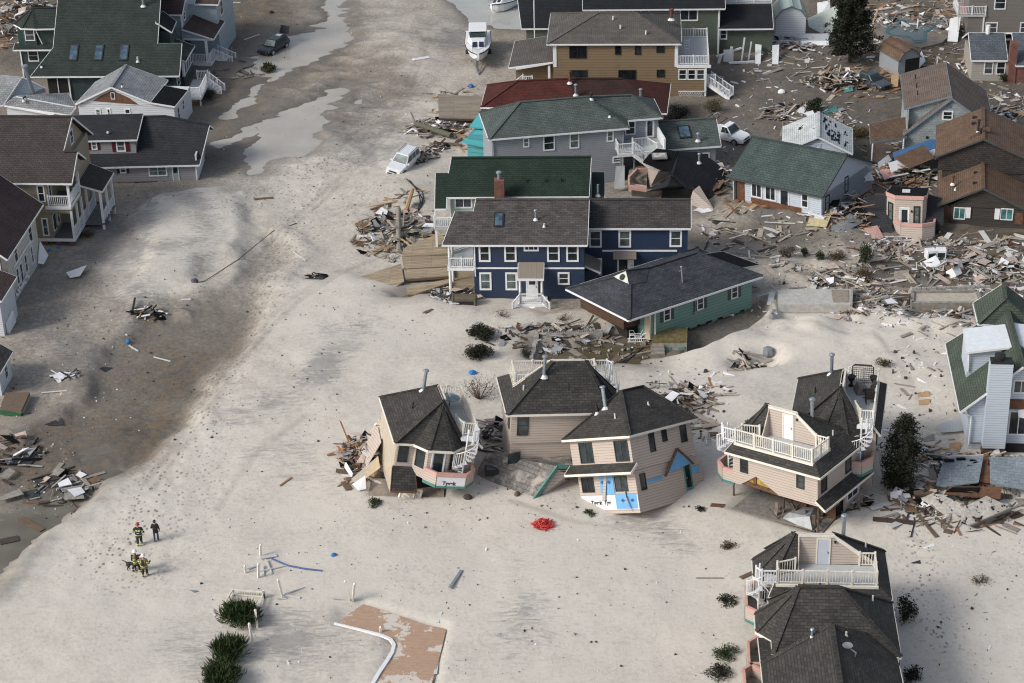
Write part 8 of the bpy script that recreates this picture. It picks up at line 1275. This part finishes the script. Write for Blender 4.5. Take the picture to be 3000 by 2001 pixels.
for i,((x,y),a,tl,lb) in enumerate([((2725,758),10,0,'left white washing machine at the flooded lot'),((2755,756),-5,0,'right white washing machine at the flooded lot'),((2785,805),40,50,'white cooker tipped on its side in the muddy lot')]):
    t=thing('washing_machine',lb,'appliance',tuple(GT((x,y),.05)),(tl,0,a));m=MB();m.box(-.45,.45,-.4,.4,0,.9);bev(m.build('body',WHITE,t),.04);m=MB();m.box(-.45,.45,.3,.4,.9,1.02);m.build('control_panel',STEEL,t);m=MB();m.box(-.32,.32,-.42,-.4,.2,.65);m.build('door',GL,t)
t=thing('chair','white slatted lawn chair thrown on the framing heap','chair',tuple(GT((2535,570),1.7)),(35,10,30));m=MB();[m.box(-.5,.5,-.5+k*.12,-.42+k*.12,.3,.34) for k in range(8)];m.build('seat',WHITE,t);m=MB();[m.bar((-.5,.5+k*.04,.36+k*.12),(.5,.5+k*.04,.36+k*.12),.02,.08) for k in range(7)];m.build('backrest',WHITE,t)
for x in (-.5,.44):
    for y in (-.45,.45): m=MB();m.box(x,x+.07,y,y+.07,0,.3);m.build('leg',WHITE,t)
t=thing('bicycle','rusty bicycle lying in wreckage behind the wrapped house','bicycle',tuple(GT((1925,1130),.2)),(60,0,-10));RU=plain('rusty_steel',(.14,.07,.04),.7)
for x in (-.5,.5): m=MB();m.tube([(x+.34*math.cos(k*.3142),0,.34+.34*math.sin(k*.3142)) for k in range(21)],.035,5);m.build('wheel',BLACK,t)
m=MB();[m.tube([a,b_],.025,5) for a,b_ in (((-.5,0,.34),(-.1,0,.34)),((-.1,0,.34),(-.25,0,.85)),((-.25,0,.8),(.35,0,.85)),((-.1,0,.34),(.35,0,.8)),((.32,0,.95),(.5,0,.34)),((-.5,0,.34),(-.25,0,.8)),((.25,-.25,1.),(.25,.25,1.)))];m.build('frame',RU,t)
# ---------------------------------------------------------------- sheds, pool, torn roofs at right
def gambrel(label,P,yaw,W,L,he,hr,wallm,roofm,open_=False):
    c=GT(P);t=thing('garden_shed',label,'shed',(c.x,c.y,c.z-.1),(0,0,yaw));h=W/2;pr=[(-h,0),(h,0),(h,he),(h*.6,he+(hr-he)*.7),(0,hr),(-h*.6,he+(hr-he)*.7),(-h,he)]
    m=MB();m.hexa([(x,0,z) for x,z in pr],[(x,.08,z) for x,z in pr]);m.hexa([(x,L-.08,z) for x,z in pr],[(x,L,z) for x,z in pr]);m.box(-h,-h+.08,.08,L-.08,0,he);m.box(h-.08,h,.08,L-.08,0,he);m.build('wall',wallm,t)
    Rp=[(-h-.1,he-.05),(-h*.6,he+(hr-he)*.7+.04),(0,hr+.06),(h*.6,he+(hr-he)*.7+.04),(h+.1,he-.05)];roof([[(Rp[i][0],-.2,Rp[i][1]),(Rp[i+1][0],-.2,Rp[i+1][1]),(Rp[i+1][0],L+.2,Rp[i+1][1]),(Rp[i][0],L+.2,Rp[i][1])] for i in range(4)],roofm,t,plain('grey_green_trim',(.1,.13,.13)),t=.05,th=.1)
    if open_: m=MB();m.box(-h*.35,h*.95,-.03,0,.05,he*.95);m.build('opening',DARK,t)
    return t
gambrel('white shed with pale green gambrel roof near the top edge',C(4,322,312),-3,3.4,4.2,2.6,3.9,S_WH,metalroof('pale_green_metal',(.3,.37,.33),.3));gambrel('grey shed with brown gambrel roof and a wide dark opening',C(4,1290,612),22,2.7,3.8,2.,3.1,S_GB,RF_BW,True)
P=[(2595,80),(2608,66),(2720,62),(2757,80),(2715,102),(2712,130),(2680,132),(2665,118),(2610,112),(2594,104)];c=GT((2670,95));t=thing('swimming_pool','murky teal swimming pool with a stepped end, among debris','pool',(c.x,c.y,0));pp=[G(p,.1)-t.location for p in P];m=MB();m.prism([p[:2] for p in pp],-.3,.42);m.build('tiled_shell',plain('teal_pool_tile',(.03,.11,.13),.4),t);cen=sum(pp,Vector())/len(pp);m=MB();m.prism([(cen.lerp(p,.86))[:2] for p in pp],.425,.44);m.build('pool_water',water('pool_water_surface',(.1,.13,.125),.05),t)
P=[(2560,75),(2600,50),(2740,50),(2800,85),(2760,125),(2700,140),(2590,130)];m=MB();m.prism([G(p,.35)[:2] for p in P][::-1],-.2,.38);o=m.build('pool_paving',brick('pool_paving_blocks',(.22,.19,.16),(.17,.15,.13),(.1,.09,.08),.4,.2));o['kind']='structure'
t=thing('ruined_roof','torn blue-grey shingle roof with a split down its middle at right','roof',G((2850,1450)));o_=t.location;qq=lambda x,y,z:tuple(G(C(12,x,y),z)-o_)
roof([[qq(305,1280,.5),qq(365,1090,1.8),qq(620,1080,2.0),qq(590,1240,.9)]],RF_GY,t,None,t=.1);roof([[qq(665,1250,.8),qq(660,1080,2.0),qq(900,1075,2.2),qq(900,1290,.7)]],RF_GY,t,None,t=.1);plate([qq(590,1240,.7),qq(620,1080,1.8),qq(665,1080,1.8),qq(665,1250,.6)],RUSTW,'bare_sheathing',t,.05);plate([qq(380,1075,1.6),qq(620,1065,1.9),qq(620,1085,1.6),qq(400,1090,1.4)],WHITE,'soffit',t,.05)
rg=random.Random(8)
for k in range(26):
    side=rg.random()<.5;x=(575+rg.uniform(-25,15) if side else 680+rg.uniform(-10,35)) if k<16 else rg.uniform(320,880);y=rg.uniform(1095,1240) if k<16 else rg.choice((1090+rg.uniform(0,12),1238+rg.uniform(0,25)));z=.6+(1245-y)/165*1.3+.06;v=Vector(qq(x,y,z));m=MB();m.box(v.x-rg.uniform(.2,.45),v.x+.25,v.y-.12,v.y+.12,v.z-.05,v.z+.05);o=m.build('torn_felt',TAR,t)
t=thing('ruined_roof','flat whitish roof panel with black tar scraps in front of the torn blue-grey roof','roof',G((2780,1540)));o_=t.location
WTAR=shingle('peeling_white_roof',(.46,.43,.39),(.42,.39,.35),.3,.5,((.02,.02,.02),.56,.6,1.6),.8);roof([[qq(220,1345,1.2),qq(310,1305,1.5),qq(510,1395,1.1),qq(500,1535,.4)]],WTAR,t,None,t=.1);roof([[qq(500,1535,.4),qq(510,1395,1.1),qq(640,1330,1.4),qq(800,1405,.8)]],WTAR,t,None,t=.1);m=MB();m.bar(qq(505,1540,.35),qq(805,1410,.75),.1,.2);m.bar(qq(620,1480,.2),qq(890,1380,.5),.15,.12);m.build('rafter',WOODS[1],t);plate([qq(365,1320,.9),qq(400,1270,1.),qq(740,1270,1.),qq(730,1350,.6)],RUSTW,'bare_sheathing',t,.05);plate([qq(380,1300,1.0),qq(420,1275,1.05),qq(600,1275,1.05),qq(590,1315,.8)],TAR,'torn_felt',t,.05)
# carpeted slab by the left edge house and its corner
t=thing('floor_platform','brown carpeted floor with green edging at the left edge','platform',GT((60,1170)));t.location.z=0;o_=t.location;pp=[G(C(16,x,y),.7)-o_ for x,y in ((0,470),(150,490),(210,360),(40,360))];m=MB();m.prism([p[:2] for p in pp],.5,.7);m.build('carpet',plain('brown_carpet',(.13,.095,.065),.95),t);m=MB();m.prism([p[:2] for p in pp],-.2,.5);m.build('base',CONC,t);m=MB();m.bar(tuple(pp[0])[:2]+(.35,),tuple(pp[1])[:2]+(.3,),.3,.35);m.build('edging',plain('green_turf',(.02,.09,.04),.9),t)
t=thing('house','corner of a white house cut by the left edge, grey roof above','house',G((18,1165)),(0,0,-4.4));wall(t,S_WH,(-5,-.3,0,3,-.6,2.6));roof([[(.0,-.4,2.5),(.0,3.2,2.5),(-2.4,3.2,4.1),(-2.4,-.4,4.1)],[(-2.4,-.4,4.1),(-2.4,3.2,4.1),(-5,3.2,2.5),(-5,-.4,2.5)]],RF_GB,t);win(t,'r',-.3,1.2,.8,2.1,2.2)
t=thing('house','sliver of white wall of a house below the white-grey house, left edge','house',G((14,985)),(0,0,-4.4));wall(t,S_WH,(-4,0,0,4,-.3,3.6));roof([[(.3,-.3,3.5),(.3,4.3,3.5),(-4,4.3,5.4),(-4,-.3,5.4)]],RF_RB,t);m=MB();m.hexa([(.05,.5,0),(.3,.5,0),(.3,2.5,.1),(.05,2.5,.1)],[(.05,.5,.9),(.15,.5,.7),(.2,2.5,1.1),(.05,2.5,1.2)]);m.build('torn_wrap',WRAP,t)
# white porch-frame wreck by the tan house and sage house
t=thing('broken_porch','white broken porch railing and posts leaning right of the tan house','porch',tuple(GT((2130,185))));m=MB();m.bar((-1.2,0,.8),(1.6,.4,1.6),.12,.2);m.build('rail',WHITE,t)
for x,y,h_ in ((-1,.0,1.),(.2,.2,1.8),(1.6,.3,2.8),(2.4,.6,2.2)): m=MB();m.bar((x,y,-.2),(x+.3,y,h_),.3 if x<1 else .16);m.build('post',WHITE,t)
m=MB();m.box(-.4,.7,.1,.2,.1,1.5);m.build('panel',WHITE,t);m=MB();m.bar((.2,-.4,.15),(3.0,-.3,.2),.3,.2);m.build('sill',WHITE,t)
heap((435,925),1.5,.8,7,.5,'board in the small heap of brush and black cushions on the left slope','boards in the small brush heap',[7,2,4,7],40,None,20,30,.7,rub=(BLACK,TAR,WHITE,FOL_O))
shrub('olive brush caught in the small heap on the left slope',(395,918),1.1,.6,FOL_O,260,.14,5,seed=70)
heap((922,815),.9,.5,3,.25,'dark scrap of board alone on the bank above the open sand','dark scraps on the bank',[7,7],41,None,20,10,.6,rub=(BLACK,TAR,WHITE,BLACK))
heap((190,1105),1.2,.6,3,.3,'board beside the white rubbish bag on the left slope','boards by the rubbish bag',[7,4],42,None,20,20,.6,rub=(WRAP,BLACK,WRAP,WOODS[7]))
# ---------------------------------------------------------------- small litter strewn everywhere, past counting
rg=random.Random(99);K=[MB(),MB(),MB(),MB()]
def chip(px,py,mk,s):
    p=GT((px,py),.02);a=rg.uniform(0,6.28);L=s*rg.uniform(.5,1.5);w=L*rg.uniform(.25,.8);d=Vector((math.cos(a),math.sin(a),rg.uniform(-.15,.15)))*L/2;
    if px<2050 or mk==0:
        h_=s*rg.uniform(.15,.5);n_=rg.choice((4,5,6));q_=[p+Vector((math.cos(6.283*i/n_+a)*L*.5*rg.uniform(.4,1),math.sin(6.283*i/n_+a)*w*.9*rg.uniform(.4,1),0)) for i in range(n_)];K[mk].hexa([v-Vector((0,0,.05)) for v in q_],[v.lerp(p,.25)+Vector((0,0,h_*rg.uniform(.5,1.2))) for v in q_])
    else: K[mk].bar(p-d*1.6,p+d*1.6,w*.55,s*rg.uniform(.1,.35))
Z=[((0,900,450,1300),260,(0,0,0,2,1)),((0,1290,240,1520),120,(0,0,1,2)),((430,850,1000,1300),190,(0,0,2)),((560,1300,1300,2000),200,(0,0,2,2,1)),((1300,1480,2100,2000),190,(0,0,2,2,1)),((1250,150,1420,620),90,(0,0,1,2)),((620,0,1250,520),190,(0,0,2,1)),((850,520,1330,1000),150,(0,0,2)),((2050,200,2560,480),230,(0,1,1,2,2)),((2500,0,3000,280),420,(0,1,1,2,2,3)),((2200,0,2500,200),150,(1,1,2,0)),((2050,620,2600,960),300,(0,1,1,2,2)),((2560,690,3000,960),520,(0,1,1,2,2,3)),((1600,930,2000,1080),150,(0,2,2,1)),((2600,960,2800,1340),150,(0,1,2)),((2650,1480,3000,2001),210,(0,0,2,1)),((1900,1080,2150,1300),150,(0,1,2,2)),((1000,1380,1700,1560),130,(0,0,2)),((250,500,620,900),130,(0,0,2)),((2850,270,3000,420),100,(0,1,2,2)),((2360,560,2760,740),330,(0,1,2,2,2,3))]
for (x0,y0,x1,y1),n_,mix in Z:
    for k in range(n_): chip(rg.uniform(x0,x1),rg.uniform(y0,y1),rg.choice(mix),rg.choice((.06,.07,.09,.12,.2)) if (x0<1850 or y0>1250) else rg.choice((.12,.16,.22,.3,.5)))
def sticks(x0,y0,x1,y1,n_,mi):
    for k in range(n_):
        p=GT((rg.uniform(x0,x1),rg.uniform(y0,y1)),.06);a=rg.uniform(0,6.28);L=rg.choice((.6,.9,1.3,2.,2.8))*rg.uniform(.7,1.2);d=Vector((math.cos(a),math.sin(a),rg.uniform(-.18,.18)))*L/2;ST[rg.choice(mi)].bar(p-d,p+d,rg.choice((.06,.1,.16,.24,.5)),rg.uniform(.03,.07))
for (nm,_),(mt,mm) in SACC.items():
    if mm.v: o=mm.build(nm,mt);o['kind']='stuff'
ST=[MB() for k in WOODS]
for z in [(2560,0,3000,60,150,(0,2,3,4,5,1)),(2540,120,2860,200,70,(0,1,4,2,3)),(2420,195,2640,290,90,(0,2,5,3,1)),(2820,280,3000,420,70,(0,1,2,4)),(2540,410,2770,560,150,(0,1,2,5,6,4,3)),(2380,560,2600,680,120,(0,2,5,3,6,1)),(2120,500,2240,620,60,(5,3,0,2)),(2560,690,3000,760,110,(0,1,4,6,3)),(2240,740,2700,900,150,(0,1,6,4)),(2700,760,3000,960,190,(0,1,6,4,3)),(2060,620,2300,760,60,(1,4,0,7)),(2200,110,2420,240,70,(4,4,0,1)),(2600,1380,2760,1540,60,(1,3,7,4)),(2740,1400,3000,1560,80,(5,3,1,7)),(1420,1230,1660,1330,70,(1,6,0,7)),(1900,1120,2100,1290,80,(1,0,6,3)),(1000,1290,1110,1430,60,(5,6,4,3)),(1260,260,1420,440,90,(1,2,3,7,0)),(0,1310,260,1500,16,(7,3,1)),(1100,560,1240,740,60,(1,2,3,7)),(0,0,170,150,110,(0,2,3,5,4)),(1560,950,1900,1070,50,(1,7,3)),(620,180,760,230,20,(3,7,1)),(2290,300,2500,400,40,(4,0,1,6))]: sticks(*z)
for m,mt in zip(ST,WOODS):
    if m.v: o=m.build('scattered_lumber',mt);o['kind']='stuff'
for m,mt in zip(K,(WOODS[7],WRAP,WOODS[1],plain('mixed_litter',(.25,.1,.08),.7,.5,1.))): o=m.build('litter',mt);o['kind']='stuff'
print('planks',NPL[0])
